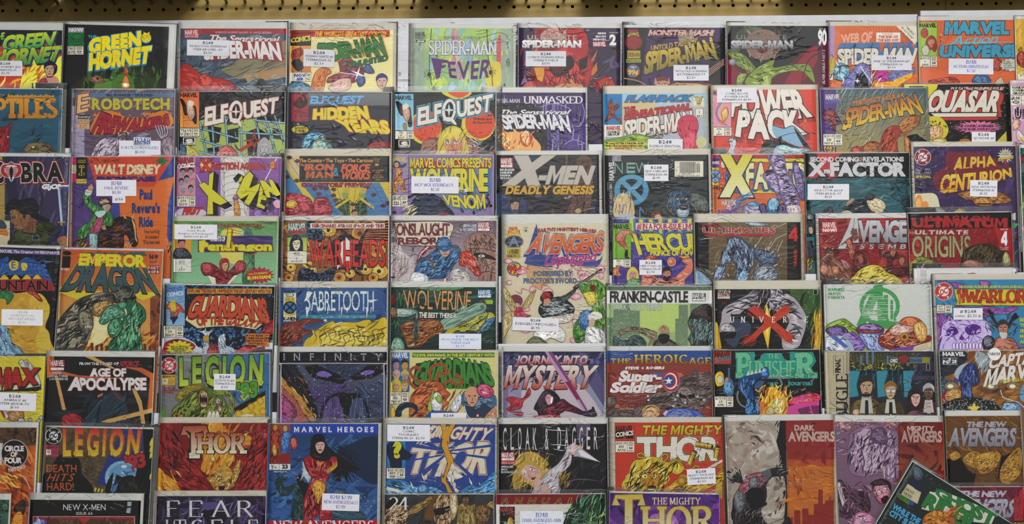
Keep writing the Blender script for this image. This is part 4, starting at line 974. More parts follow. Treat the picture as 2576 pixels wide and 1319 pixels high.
T('BRA',0,0,0,0,'1a1a1c',o='c8c4c0',o2='a02830',ow=.05,ow2=.11,b=.05,q=(210,165,600,160,605,330,216,336),gap=.2)
S('ccc',0,240,20,170,80,160,110,140,140,160,200,170,220,240,190,290,120,310,112,350,104,310,40,290);S('a82830',8,240,26,178,80,168,110,148,140,168,196,178,212,240,184,284,116,304,40,284);S('ccc',44,230,60,186,110,176,160,186,176,230,150,280,112,340,74,280)
for k in range(6): L('a82830',9,48 + k * 3,200 + k * 16,96,206 + k * 16);L('a82830',9,126,206 + k * 16,174 - k * 3,200 + k * 16)
S('17161a',92,230,112,190,130,230,122,290,112,334,100,290)
T('GIJOE',410,366,590,408,'ddd',b=.1,sl=10,o='444',ow=.05);R(590,362,680,372,'a03038');R(580,374,680,386,'ddd');R(576,390,680,408,'3a5a98');K('3a5a98',498,366,20,8)

C('B0',2,1,704,98,1700,92,'c9662c','violet and orange comic of a horseman in a green coat, green diamond price mark',(690,92,1708),(700,78,1714),cream=True)
P('54417e',704,98,900,98,940,380,1160,520,1190,1000,704,1100);P('3a4a94',1090,560,1170,540,1180,700,1110,690);N(720,360,1100,1000,30,'5e4b8a 4a3874',140,40)
P('2c4490',1580,94,1700,92,1700,290,1545,330,1500,380);P('d07030',1545,330,1700,290,1640,560,1630,860,1660,1000,1190,1000,1165,520,1260,440,1500,390);P('2c4490',1640,560,1700,320,1700,1100,1660,1000,1630,860)
P('c44a34',850,98,1690,96,1545,330,1500,390,1330,386,930,360,900,250);t('PAUL REVERE\'S RIDE',1010,122,26,'5a2418',wf=.92)
for y,c in ((98,'c83a7a'),(176,'d0c8a8'),(262,'c83a7a')): R(704,y,744,y + 82,c)
R(744,102,852,308,'1a1a16');T('GOLD',762,124,836,156,'c8b838',b=.0);E('c8b838',785,192,15);E('c8b838',812,192,15);E('1a1a16',785,192,8);E('1a1a16',812,192,8);L('c8b838',8,798,190,798,250);R(788,230,798,244,'c8b838');T('KEY',768,250,832,282,'c8b838',b=.0);R(746,314,846,356,'c8b838');t('90298-602',796,328,14,'332')
P('2a7a48',1524,138,1580,100,1640,138,1580,182,o='132');t('25¢',1580,124,28,'132')
T('WALT DiSNEY',918,176,1556,258,'d8cca8',b=.07,up=(0,-4),sl=6,gap=.12);T('SHOWCASE',950,292,1512,334,'3a2a70',b=.1,gap=.1)
tl(['Paul','Revere\'s','Ride'],1425,420,88,'2c3c78','c',1.52,wf=.58,f='B',b=.06);t('featuring',1482,808,34,'222',wf=.8);t('Johnny',1482,862,34,'222',f='S',wf=1.02);t('Tremain',1476,912,36,'222',f='S',wf=1.0)
M('2c1810','120804 1a0e08','5a3420 7a4a2c',960,1000,960,860,1040,760,1140,700,1210,680,1280,690,1320,740,1335,860,1350,930,1320,975,1280,960,1250,880,1210,860,1190,1000,n=60)
S('c8b870',1285,700,1320,760,1330,880,1345,930,1322,900,1310,800);P('c8a858',1200,650,1240,700,1215,700);P('c8a858',1310,656,1300,710,1280,690);S('1c1410',1120,700,1180,680,1230,720,1200,760,1130,740)
L('34489a',6,1205,700,1214,800);L('34489a',6,1210,760,1320,870);L('34489a',7,1010,830,1150,880,1260,920,1310,880,s=True);L('34489a',8,1240,710,1310,706);L('7a3a28',6,1060,840,1180,720);N(1220,930,1290,980,8,'c8b8a0',60,6,50)
M('7aa0a8','234','acc',880,1000,870,850,900,830,950,860,950,960,930,1000)
M('3c7a44','14301a 1e4426','68a85c 84b868',760,890,770,800,830,760,880,720,900,640,840,570,808,500,820,450,880,470,900,540,970,580,1060,620,1100,680,1090,770,1000,760,960,760,920,840,860,850,800,960,n=60)
M('a8486c','4a1428','c86a8a',880,830,920,740,980,670,1010,690,970,830);S('b8d0d0',930,640,1020,620,1030,650,970,690);M('c0d0c8','465','',828,440,850,410,900,420,890,470,840,476);S('c8937a',860,420,870,380,900,366,910,410,896,430);L('c8937a',9,896,400,900,368)
S('a8b0b0',1000,580,1050,560,1080,570,1070,610,1040,630);S('c08a70',1030,570,1078,572,1066,612,1040,628);M('3a2c44','111','c8a880',962,550,980,506,1050,500,1096,530,1096,560,1060,552,1020,560,990,580);M('c09068','532','',990,780,1020,760,1040,800,1010,810)
N(750,900,860,1000,18,'c8a038 8a2418 3a2010',110,16,50)
t('To Cruel',1530,1000,22,'222',f='S');N(1640,920,1700,1080,10,'111 c8b040',90,14,70)
STK(942,322,1333,480,['B248','PAUL REVERE','$4.00'],c='66a',f='S');STK(1098,480,1226,548,['#34'],c='666',h1=.8,tp=.26)

C('B1',2,0,45,92,1046,108,'8a58a0','lilac comic with huge yellow letters falling in perspective with black shade',(40,88,1050),(30,48,1070))
R(470,92,740,800,'c8c4c4');R(510,92,690,800,'dcdad6')
for k in range(9): E('222',608,150 + k * 62,132 - (k % 3) * 12,70);E('d8d6d2',608,150 + k * 62,129 - (k % 3) * 12,67)
L('333',3,505,92,505,640);L('333',3,700,92,700,640)
L('ddd',9,1000,110,890,320);L('ddd',8,242,260,330,440)
R(58,98,232,456,'cf90a0');COMX(62,106,224,206,'a03038','eee','622');R(110,200,226,240,'b03038')
for x,y,h_ in ((112,240,'222'),(186,236,'222'),(150,308,'222'),(100,336,'333'),(208,336,'c06a88'),(116,402,'aab'),(188,400,'223')): FACE(x,y,46,66,'9a9aa8' if h_ != 'c06a88' else 'c8a090',h_,'223')
ISS(58,460,234,566,['$1.00 US','270','NOV'],sp=.68)
R(36,566,240,800,'7a4a90');S('c8c0d0',60,600,160,578,300,590,320,650,60,680);T('FIRST',0,0,0,0,'c03830',o='411',b=.06,q=(130,582,300,578,270,636,112,640))
T('TINCTION AGENDA',378,154,896,210,'b83c34',o='4a1818',ow=.03,b=.06,gap=.12);E('d08040',330,172,60,o='a33',ow=7);E('d8c8b8',330,172,46);T('X',290,120,375,228,'c04434',o='611',b=.05);E('d0902c',968,172,34,o='832');t('PART',956,162,16,'511');t('1',988,144,62,'b33',b=.05)
def blk(c,*xy):
    q = pairs(xy);dx,dy = 46,36
    for i in range(len(q)):
        a,b = q[i - 1],q[i];P('1c1a20',a[0],a[1],b[0],b[1],b[0] + dx,b[1] + dy,a[0] + dx,a[1] + dy)
    P(c,*xy,o='1c1a20',ow=6)
P('1c1a20',410,226,446,262,440,330,400,400)
blk('cdc832',362,260,410,232,396,400,540,520,470,555,400,520,404,640,340,640,350,470,262,360,316,332,356,366)
blk('cdc832',640,300,676,266,684,310,648,344)
P('1c1a20',590,300,640,250,676,266,620,340);P('1c1a20',700,300,750,222,800,270,760,340)
blk('cdc832',690,290,746,228,786,270,745,392,846,340,836,404,742,560,690,530,740,450,660,500,620,440)
blk('cdc832',850,345,930,380,910,420,880,412,870,450,920,470,902,510,860,500,850,540,896,560,886,596,810,565)
blk('cdc832',838,318,890,318,956,388,924,308,966,312,1046,452,1000,470,930,424,950,480,906,482)
M('c88a40','5a3010','e0b068',600,520,620,490,640,520,660,640,610,660);M('8a5090','312','b8a',590,480,616,456,640,470,632,500,600,504)
M('6a3a78','221','9a6aa8',900,640,920,560,960,540,990,560,970,620,1000,700,900,720);E('3a2c50',944,578,32);M('7a5a98','223','a8c',780,640,820,590,870,600,880,660,800,680);S('d0a0b8',970,530,1010,500,1046,530,1046,570,1000,580)

C('B1',2,1,1088,82,2072,80,'c9b53c','yellow and blue comic with black title band, orange lettering and raised gauntlets',(1076,18,2092),(1066,10,2104),cream=True)
P('4a7aa8',1088,200,1270,480,1480,700,1088,700);P('4a7aa8',1230,340,1480,340,1640,700,1520,700);P('4a7aa8',1700,700,1880,340,1980,340,2072,520,2072,700);P('c8b890',1088,82,1218,82,1218,300,1088,200)
for a in ((1300,340,1560,700),(1420,340,1600,700),(1500,340,1640,640),(1560,340,1660,640),(1640,340,1700,560),(1760,340,1720,600),(1840,340,1750,600),(1100,110,1218,290),(1140,90,1218,200),(1900,340,2072,640)): L('3a3018',3,*a)
for x,y in ((1120,96),(1196,130),(1100,280),(1190,316),(1360,394),(1420,380),(1400,440),(1540,400),(1540,456),(1560,500),(1470,390),(1920,450),(1850,380),(2050,530),(2010,556),(1720,540)): P('5a2c3c',x - 26,y + 4,x - 4,y - 16,x + 22,y - 8,x + 26,y + 14,x,y + 24,o='221',ow=2)
R(1218,86,2070,332,'1d1c1e');t('The Comics • The Toys • The Cartoon',1566,112,32,'c8904a',b=.05,wf=.93)
t('The',1250,160,22,'c07a38',b=.05);T('IRON',1270,166,1530,218,'cf6438',o='55524e',ow=.12,b=.06,sl=10,gap=.2);T('MAN',1285,238,1530,290,'cf6438',o='55524e',ow=.12,b=.06,sl=4,gap=.3,ex=(0,14,'4a4a50'));t('&',1566,196,78,'4a9ab8',wf=.7)
T('FORCE',1615,166,1875,232,'cf6438',b=.06,sl=14);T('WORKS',1612,238,1880,304,'cf6438',b=.06,sl=14)
tl(['NOVEMBER','1994','$1.95 US','$2.65 CAN','01983'],1962,216,15,'c89050','c',1.42);tl(['APPROVED','BY THE','COMICS'],1952,110,9,'c89050','c',1.4);E('c89050',1952,168,18,12)
T('COLLECTORS\' PREVIEW',1240,342,1900,378,'8c2a50',b=.1,gap=.14)
M('8f2030','3a0810 5a1018','c85060 d87880',1096,460,1160,440,1260,460,1330,500,1350,590,1320,660,1100,660,n=60,ang=10)
M('c8a038','631','e8d070',1100,520,1160,500,1200,540,1160,580,1100,570);M('9a2434','3a0810','d06470',1200,540,1260,520,1330,550,1340,610,1250,620)
M('962232','3a0810 6a1420','d06070',1350,590,1360,500,1410,480,1480,484,1510,540,1530,580,1500,660,1350,660,n=40);R(1390,506,1470,552,'7a1a28');L('c88a90',4,1430,560,1470,610,1530,590)
for x,s in ((1660,-1),(1820,1)):
    P('2c4430',x - 50 - s * 30,660,x - 100 + (30 if s > 0 else 0),540,x + 30 - (0 if s > 0 else 10),480,x + 40,660,o='111');N(x - 80,500,x + 40,650,18,'111 5a8048',70,10,60 * s)
    S('8a9a50',x - 40,440,x - 10,420,x + 24,440,x + 10,490,x - 20,490)
    for k in range(4): L('b8a858',12,x - 24 + k * 16,440,x - 20 + k * 17,386)
P('c8b040',1556,566,1690,476,1700,500,1566,588);P('c8b040',1800,476,1930,570,1926,594,1792,500);D('221',50,1566,480,1930,590,5)
FACE(1744,632,60,66,'b8906a','223')

C('B2',2,0,55,72,1024,76,'8a74a8','lavender comic with yellow title lines on a red banner and a crouching black shape',(50,68,1030),(40,34,1040))
R(55,74,212,454,'9a86b4');T('MARVEL',62,98,198,138,'c8b840',b=.05,gap=.06)
M('c88a40','5a3010','e0b068',70,430,80,330,100,240,90,200,140,190,160,240,150,300,210,300,180,330,190,430,150,420,140,350,120,350,110,430);S('223c58',70,190,90,130,130,140,150,170,200,150,180,190,120,200);E('c8927a',102,170,22,26);L('8a2c24',8,80,330,160,240);P('c8a058',200,230,230,150,215,230)
ISS(55,456,210,566,['1.50 US','121'],sp=.58);L('222',4,216,74,216,454)
P('a82a38',250,140,380,110,560,160,680,120,1000,150,980,190,800,200,760,250,650,210,560,240,460,200,240,230)
T('MARVEL COMICS PRESENTS',236,106,1000,194,'cfc438',o='3a2a18',b=.04,gap=.12)
T('WOLVERINE',238,216,965,412,'cfc438',o='2a2618',b=.05,gap=.08,up=(0,0),ex=(22,20,'3a7aa0'))
R(692,398,770,428,'d8d4c0');t('AND',722,406,18,'222',b=.06)
for a in ((210,480,300,450,390,520,330,640),(780,430,820,540,840,640),(900,560,980,540,960,470,980,450),(860,610,960,560,1010,560),(640,450,690,560,740,620)): L('161824',24,*a,t=False,s=True)
M('12141e','','28344e 1e2a44',190,640,240,540,300,460,420,440,480,460,540,500,580,560,640,620,640,740,200,740,n=70);N(220,460,600,640,26,'3a4a78 2c3c60',100,7)
N(150,560,280,640,20,'c8c08a e0d8a8 3a3a28',110,12,40);S('a03048',500,640,540,620,600,640)
T('VENOM',0,0,0,0,'cdc436',o='2a2618',b=.04,q=(540,456,935,450,945,580,560,540),up=(-10,-16),gap=.1,ex=(0,14,'4a88a8'));E('3a2c50',85,620,22,14)
STK(244,280,692,440,['B248','MCP WOLVERINE#121 .','$1.50'],c='66a',f='S',rot=.5)

C('B2',2,1,1050,76,2022,72,'23232b','near-black comic with stone-textured slanted title, gold subtitle and a brown face',(1044,38,2046),(1040,30,2060))
N(1060,90,2010,640,40,'2c2e3a 1c1c22 32364a',220,50);S('2c3c5c',1060,440,1200,480,1320,500,1310,640,1060,660)
S('5c4238',1620,520,1760,300,1800,140,1880,76,1960,140,1960,400,1900,640,1600,640);N(1640,120,1940,640,40,'6f5244 4a342c 3a2824',170,24,80,15)
S('2c2426',1600,460,1760,470,1750,540,1690,640,1600,640);M('a08a88','','',1690,480,1740,460,1765,466,1740,490,1700,494,o='211');E('3a3038',1724,474,10);M('6a5060','','',1410,462,1470,452,1480,470,1430,478,o='211');E('b09a70',1826,606,30,24);S('6a4a3c',1890,470,1930,450,1920,540,1890,560)
L('1a1212',8,1860,640,1890,520)
FACE(1224,560,86,130,'b08a72','17161c','321');N(1180,470,1280,520,20,'17161c',50,14,60);M('2a3658','112','456',1180,640,1200,600,1260,600,1290,660)
MARV(1088,104,1206,198,'a83038','ddd','4 of 6');tl(['BRUBAKER','HAIRSINE','HANNA','WOODS'],1086,207,19,'ccc','l',1.4,b=.06,wf=1.0)
T('X',0,0,0,0,'b9b3ac',o='6a6460',ow=.02,b=.12,q=(1270,112,1535,110,1420,345,1180,340));T('-MEN',0,0,0,0,'b9b3ac',o='6a6460',ow=.02,b=.07,q=(1490,190,1975,190,1925,345,1450,342),gap=.2)
for bx in ((1200,110,1500,340,40),(1550,195,1960,340,26)):
    for k in range(2): N(bx[0] + 60,bx[1],bx[2] - 40,bx[3],0,'a9a29a',10,4)
T('DEADLY GENESIS',1138,372,1960,444,'c8a038',o='3a2c14',b=.06,gap=.2,sl=16)

C('B3',2,0,78,80,1062,72,'20262b','blue-black comic with pale ring-and-cross emblem, bar code and a blue furry beast',(66,24,1104),(56,16,1114),cream=True)
R(128,82,236,136,'8a8a92');N(130,84,234,134,14,'aab 778',60,8);R(78,80,150,800,'14181c');t('MARVEL',122,225,44,'ccc',rot=-90,wf=.75,b=.05);t('NEW X-MEN',128,530,24,'aaa',rot=-90,wf=1.1);R(108,335,144,412,'444',o='aaa');t('130',126,374,24,'ccc',rot=-90,wf=1.0);t('FOR KIDNEY',132,800,24,'aaa',rot=-90,wf=1.0);t('MORRISON',132,1080,24,'aaa',rot=-90,wf=1.1)
T('NEW',172,148,500,250,'7aa894',b=-.012,gap=.4)
R(296,148,368,168,'7aa894');R(296,186,368,206,'7aa894');R(296,224,368,250,'7aa894')
E('3c7a78',334,408,166,152);E('5a98b8',334,408,160,146,c2='4a88b4');E('20262b',334,406,112,104)
L('5a98b8',46,230,310,440,510);L('5a98b8',46,440,310,230,510)
T('MEN',172,566,500,680,'4a88b0',b=-.012,gap=.4)
M('2c3438','14181a','4a5654 3c4644',450,650,500,560,600,490,700,470,720,660,560,700);M('4a5654','20282a','6a7874 7c8a86',880,460,920,440,1000,460,1060,520,1060,600,940,590,n=30)
M('2c4058','0c141e 1a2a3c','4a6a8a 6484a0',660,500,690,440,760,410,840,410,880,450,890,540,880,610,820,650,740,650,690,590,n=80,ang=80);N(660,420,880,500,40,'3a5a7c 16202c',60,10,60)
M('8aa0b4','234','bcc',760,600,820,580,880,600,860,660,780,660);for_eyes = [E('c8a040',x,492,12,8) for x in (774,854)];P('16202c',740,478,800,484,796,476);P('16202c',830,480,880,470,878,480);S('101820',786,560,830,550,870,560,850,596,800,596);L('c8b088',7,800,566,850,572);M('1c2830','','',790,510,822,502,850,516,820,544)
L('b88a40',5,720,480,670,560,740,650,s=True);L('b88a40',5,880,510,950,600,960,640,s=True)
S('c8b890',170,660,180,500,240,440,310,460,350,530,350,660);FACE(240,570,100,150,'d0b8a8','c8b890','543');N(170,450,350,640,40,'e0d4b0 a08c60 8a7850',120,9,80,14);S('aab4c0',200,660,260,630,360,650,360,760,200,760)
M('4a2c1c','211','7a4a2c',510,640,560,600,630,620,630,680,520,690);S('c8a890',560,650,600,640,620,680,560,690)
R(742,134,1014,282,'d8d4c4');x = 790
for k in range(44):
    w_ = (3,5,2,4)[k * 7 % 4]
    if x < 936: R(x,142,x + w_ - 1,246,'222')
    x += w_ + 1.2
for k in range(6): R(948 + k * 6,158,951 + k * 6,244,'222')
t('0   74470 01772   1',850,250,13,'222',wf=1.0);t('$2.25 US  $3.75 CAN  01772',878,268,11,'222',wf=1.1);t('11',962,142,12,'222')
STK(452,168,683,324,['B248','NEW X MEN #130','ITEM#4213-48','$1.95'])

C('B3',2,1,1098,74,2044,72,'c64a34','red and orange comic with yellow slab title, purple stone columns and fighting figures',(1094,66,2048),(1104,6,2036))
R(1098,140,2044,820,'c4473a','d08038');P('a82838',1098,72,2044,72,2044,130,1098,130)
R(1098,100,1160,200,'6a3a8a');t('MARVEL',1128,112,24,'224',b=.06,wf=.7);T('COMICS',1102,136,1164,160,'ddd',b=.06);t('FEBRUARY',1130,180,14,'222');R(1098,196,1160,360,'c8b838');E('8aa0c0',1130,276,52,60,o='246',ow=6);L('246',10,1090,240,1170,310);L('246',10,1090,310,1170,240);R(1098,366,1170,440,'c46a34',o='822');t('X-MEN',1132,374,28,'222',b=.05);R(1182,140,1216,196,'d8d0c0',o='222')
E('2c6aa8',1340,290,118,150,o='222',ow=5);E('c44a34',1340,290,92,122,o='222',ow=4)
P('cfc432',1440,108,1970,108,1970,145,1440,145,o='222',ow=4);P('cfc432',1390,408,1960,408,1960,440,1390,440,o='222',ow=4)
T('FACTOR',1425,165,2100,388,'d8d4a0',o='222',b=.05,gap=.14,ex=(-14,14,'2c6aa8'))
T('X',1220,112,1440,440,'cdc030','d8d8b0',o='222',b=.1,ow=.05)
N(1250,440,1500,620,20,'2c6aa0 3a7ab0',190,16,25,20)
T('HAVOK',1190,502,1326,556,'ddd',o='342a78',b=.03,gap=.2);E('ddd',1258,578,26,o='311',ow=2);T('VS',1238,566,1280,590,'b33',b=.05);T('RANDOM',1156,596,1336,650,'7a5ab0',o='2a1c50',b=.04,gap=.2)
M('8a80a8','222 3a3450','c0b8d0',1390,620,1400,560,1450,530,1540,540,1600,570,1640,640,1640,740,1400,740,n=44);M('3a80b0','123','7ab8d8',1420,550,1470,520,1530,530,1540,560,1480,560)
M('3a6a98','122','8ac0d8 b0d8e0',1630,620,1620,540,1650,490,1710,490,1740,540,1730,620,n=30);E('9ac8d8',1680,500,26,16);M('2c2848','111','6a6490',1720,560,1800,540,1860,600,1860,720,1720,720);M('2a2644','111','6a6490',1540,560,1600,540,1620,640,1570,640)
M('7d6a98','1c1428 3a2c50','c8b8d8 a898c0',1576,260,1640,215,1700,230,1720,320,1760,440,1740,520,1680,400,1600,320,n=60,ang=10)
M('7d6a98','1c1428 3a2c50','c8b8d8 a898c0',1620,72,1770,72,1800,200,1880,380,1930,540,1830,580,1760,500,1720,320,1660,180,n=150,ang=8,l=70)
M('5a4878','1c1428','9a88b8',1860,160,1900,140,1960,300,1990,470,1940,500,1890,360,n=50,ang=20);E('3a2c50',1640,236,44,20,rot=-20);M('c0a8c8','433','ddc',1800,570,1860,550,1930,560,1930,640,1830,640,n=30,ang=80)

C('B4',2,2,18,128,950,124,'2a5a64','teal comic with black masthead, distressed white title and crossed red X, falling body',(14,122,956),(8,110,966))
R(18,126,950,350,'161618');P('b02830',118,126,350,126,120,350,22,350,160,230);P('b02830',140,140,220,200,310,340,230,350)
T('SECOND COMING',66,164,495,202,'ccc',b=.06,gap=.14);E('a82830',514,182,15,o='ccc',ow=4);T('REVELATIONS',540,162,902,200,'ccc',b=.06,gap=.14)
T('X-FACTOR',66,218,905,326,'c8c8cc',b=.08,gap=.12);N(100,220,900,320,26,'161618',26,5)
N(30,370,940,660,40,'2f6670 26525c 3a727a',260,30,10,20)
for x0,y0,x1,y1 in ((780,355,950,500),(40,355,250,420),(900,520,960,620),(20,560,70,640)): N(x0,y0,x1,y1,46,'14242a 1c3238',80,10)
M('16222c','0a1016','2c3e4c',360,640,430,580,500,540,570,550,620,600,620,670,360,680,n=24);M('c8b898','6a5a40','e0d4b8',570,560,620,530,690,540,735,580,730,630,650,650,610,640,n=24,o='443');M('16181c','','344',555,520,600,490,650,516,610,550,580,545);M('a89478','543','',380,580,440,530,460,545,400,600,o='333');L('7a3040',3,440,580,620,660);M('16181c','','445',185,660,200,620,250,612,270,640,268,680)
S('b8b8a0',340,660,400,640,440,670);S('c8c0a0',650,640,700,625,720,650,660,665)
M('2c3a48','111','7a8a98',30,700,60,668,90,680,95,720,40,730);M('a8a070','332','',44,690,60,690,70,720,50,722);M('16181c','','3a4048',20,760,60,720,95,760,100,860,30,900);M('a8a078','332','',50,800,80,790,90,840,60,850);M('14161c','','3a404c',20,900,70,900,100,1000,100,1100,20,1100,n=30);R(20,880,100,912,'2c6a70');N(40,1080,100,1200,14,'a8a048 686828',80,10,60)
STK(40,404,412,546,['B248','XFACTOR #204','ITEM #11-11-12-07','$1.25'],rot=0)

C('B4',2,0,992,68,1905,64,'3c2c54','purple starry comic with curved gold title shaded maroon and a bronze flying saucer',(968,26,1918),(960,18,1926),cream=True)
N(1000,70,1900,660,40,'46345f 33254a 4f3c6c',220,60);D('c8c4d0',130,1000,70,1900,640,3)
DCB(1074,162,72,'8a2434');t('No 1',1036,264,20,'bbb');t('1996',1118,264,18,'bbb');t('2.95',1030,292,18,'bbb');t('CAN 4',1118,292,14,'bbb');L('bbb',3,1010,314,1145,314);T('SPECIAL',1012,328,1148,348,'c8b838',b=.06);R(1054,386,1094,438,'3c2c54',o='888');N(1060,392,1088,432,8,'888',24,4,0,4)
P('7a2c38',1280,130,1320,108,1730,170,1760,280,1870,330,1500,360,1240,480,1170,420,1166,330,1280,240)
T('ALPHA',0,0,0,0,'c8b84a','d8a838',o='5a2028',ow=.03,b=.05,q=(1370,172,1710,156,1725,238,1345,292),gap=.18,ex=(-50,-42,'7a2c38'))
T('CENTURION',0,0,0,0,'d8c04a','d0a030',o='5a2028',ow=.03,b=.05,q=(1250,330,1860,262,1870,334,1226,480),up=(-10,-24),gap=.16,ex=(-40,-36,'7a2c38'))
K('c8c4b0',1814,150,74,44,16);tl(['BLAZING','PREMIERE'],1812,112,13,'554','c',1.5);T('SUPERMAN',0,0,0,0,'c8b838',o='4a4418',b=.06,q=(1750,176,1886,150,1884,172,1748,200));P('b83a30',1788,184,1836,178,1814,214)
M('8a5a2c','3a2010 5a3818','b8884a c89c60',1386,490,1480,464,1640,456,1780,480,1868,548,1820,576,1700,580,1560,560,1440,530,n=60,ang=0);M('a87438','3a2010','d0a058',1530,540,1640,524,1700,560,1680,600,1560,594);R(1560,574,1690,590,'5a3818')
S('d0ccb0',992,510,1060,490,1160,486,1205,520,1230,620,1250,670,992,690);S('d89040',992,600,1020,510,1060,510,1070,560,1110,560,1126,600,1090,640,1040,660,992,660);S('e0b060',1010,580,1040,530,1060,580,1040,640);M('8a8a80','443','bbb',1160,660,1200,610,1270,640,1280,690,1170,690);M('8a7a30','432','cb6',1340,660,1410,620,1470,650,1470,690,1350,690)
R(1000,660,1900,900,'5a4478');N(1700,660,1900,1180,14,'6a5488 8a6a98 4a8a58',160,50)
P('b8b8a0',1860,680,1906,660,1906,730,1870,720);R(1870,870,1906,900,'8a3038');N(1850,890,1906,1180,16,'3a7a40 2a5a30',130,20,80)
STK(1496,370,1740,518,['B248','ALPHA CENTURION #1','ITEM#3513-15','$1.25'],rot=1)

C('B4',2,1,1950,80,2860,76,'1c3a3a','dark comic with glowing green art at the far right, beside the purple starry one',(1940,50,2866),(1934,40,2870))
N(1950,100,2000,560,12,'28504a 183030',100,20);S('3a6a1c',1950,600,2000,540,2000,1180,1950,1180);N(1950,560,2000,1160,30,'6a9a30 4a7a28 98b848',90,14,70);R(1950,160,2000,200,'8a2830');R(1950,220,2000,300,'4a5a60')
# ================================================================ fourth row and the left bay between
C('C0',3.5,0,-320,22,430,48,'17171a','black comic with yellow balloon shapes, winged blue stone lettering and pale sticker',(-326,18,436),(-334,10,450))
N(-10,60,420,320,14,'2a2a2e 333',130,10,60)
S('c8a038',-40,460,0,360,60,330,110,360,220,350,250,420,340,430,350,500,320,600,350,680,360,820,-40,850);S('d0b848',210,400,280,360,340,430,345,520,310,590,350,650,350,820,290,810,250,700,280,600,230,520);N(0,380,260,780,16,'c09030 d0ac44',160,40)
P('6a4a98',-40,42,425,66,425,92,-40,74);T('STEVE MONCUSE, The Creator Of FISH POLICE',0,0,0,0,'ccc',b=.05,q=(-120,48,420,66,418,84,-120,68),gap=.12)
S('2c5aa0',-40,140,30,110,60,104,60,160,130,140,190,104,280,150,350,230,385,345,340,280,240,250,100,230,-40,240);N(-30,110,340,240,30,'4a7ab8 1c3a78',90,10,20)
S('d0b840',62,150,90,128,130,140,120,190,80,196);S('d0b840',150,150,190,150,190,190,160,200);t('E',96,136,48,'2c5aa0',wf=1.0)
T('TONE',0,0,0,0,'3a6ab0',o='112',b=.05,q=(200,150,320,160,345,238,226,232),gap=.06);T('V',-30,150,30,220,'3a6ab0',o='112',b=.06);T('INGS',62,200,196,232,'3a6ab0',o='112',b=.03)
for x in (30,110,190,262): S('d0b840',x - 34,268,x,226,x + 34,268,o='611',ow=3)
P('982c30',-40,264,340,258,388,320,385,345,340,340,-40,346);T('MOUNTAIN',-150,270,338,336,'17171a',o='b8443c',ow=.06,b=.03,gap=.12)
M('a83038','411','c65',190,345,250,350,300,410,280,416,240,380);M('2c7a44','123','5a9a58',-20,350,60,340,96,370,80,410,50,440,40,400,-20,390)
M('7fa8c4','2a4a68 4a7090','a8c8dc',-40,600,30,590,70,640,80,700,130,740,160,780,190,820,-40,850,n=40);L('5a4a88',10,-10,590,10,640,-10,680)
STK(12,474,305,588,['· B248','LIVINGSTON','MOUNTAIN#3','$1.00'],c='a0a0a8',rot=1,bg='dcdce0',h1=1)

C('C0',3.5,1,436,48,1150,62,'c0582c','orange comic of two brutes locked in combat under a yellow word on slate capitals',(430,42,1156),(425,36,1160))
R(350,48,1150,420,'bf5a30','cc7a3a');P('7a4428',1060,400,1130,340,1130,800,1040,780);N(1030,380,1130,700,20,'8a5030 6a3420',90,30)
R(350,380,1060,800,'cf9248','c8a050');S('e0d8a8',620,700,650,560,760,460,880,460,900,540,800,640,700,720,640,740);N(600,640,1120,760,60,'d8a038 c86828 8a3818 e0c060',80,16,40)
for k in range(14): R(640 + k * 34,710 + (k * 17) % 30,660 + k * 34,770,'6a3418')
P('17171a',444,98,500,98,494,180,436,178);E('17171a',474,76,30,16);T('image',434,180,490,194,'ccc',b=.05)
P('cdc032',420,340,1120,352,1110,370,1010,410,820,340,700,370,560,410,410,350);
T('SAVAGE',0,0,0,0,'40626a',o='1c2c30',b=.06,q=(610,74,1010,70,1030,92,590,94),gap=.1)
T('DRAGON',0,0,0,0,'40585e',o='162024',ow=.05,b=.05,q=(545,164,1020,172,1110,352,440,332),gap=.12,ex=(0,-6,'cdc032'))
T('EMPEROR',0,0,0,0,'d4c92e',o='6a6418',ow=.015,b=.07,q=(570,84,1020,96,1022,172,560,158),gap=.14)
t('168',1086,86,30,'3a2018',b=.04,wf=1.15);t('$2.50',1084,130,15,'3a2018');R(1042,164,1126,222,'7a3028');T('PART',1046,170,1122,190,'c8a898',b=.06);T('8 OF 8',1046,200,1120,218,'c8c0b0',b=.06)
M('4c4a40','1a1a18 2c2c28','8a8678 b0a890',352,760,372,640,410,560,470,480,560,400,680,360,790,350,840,380,820,420,740,460,700,520,640,480,660,560,620,700,560,780,n=110)
M('5c5a4c','1a1a18','a09a84',550,520,580,480,640,500,660,560,650,620,600,650,560,590,n=30);for_t = [P('d8d4b8',600 + k * 13,590,610 + k * 13,590,605 + k * 13,612) for k in range(4)];L('c8702c',5,620,545,650,550)
M('2c2c2c','111','6a685c',800,380,870,310,930,330,960,400,920,440,860,420,820,430,n=30);N(800,320,960,420,20,'111 8a8678',60,12)
M('8a6a3a','3a2c18','c8a86a',660,440,760,410,800,450,740,480,720,520,660,510,n=20)
M('2a6a4a','0c2a1c 16402c','5aa078 8ac098',780,770,780,700,840,650,860,560,900,500,880,430,960,420,1020,470,1030,540,990,600,1000,700,990,780,n=80)
M('3a7a5c','123','7ab898 98c8b0',700,560,740,480,800,440,870,460,880,530,800,540,740,580);M('2c6e4c','0c2a1c','6ab088',760,600,800,540,850,540,870,600,830,660,780,670,n=30);E('d8b040',792,604,6,3);L('ddd',5,776,640,810,646)
M('3a7a58','0c2a1c','6ab088',830,440,880,420,900,450,860,470)

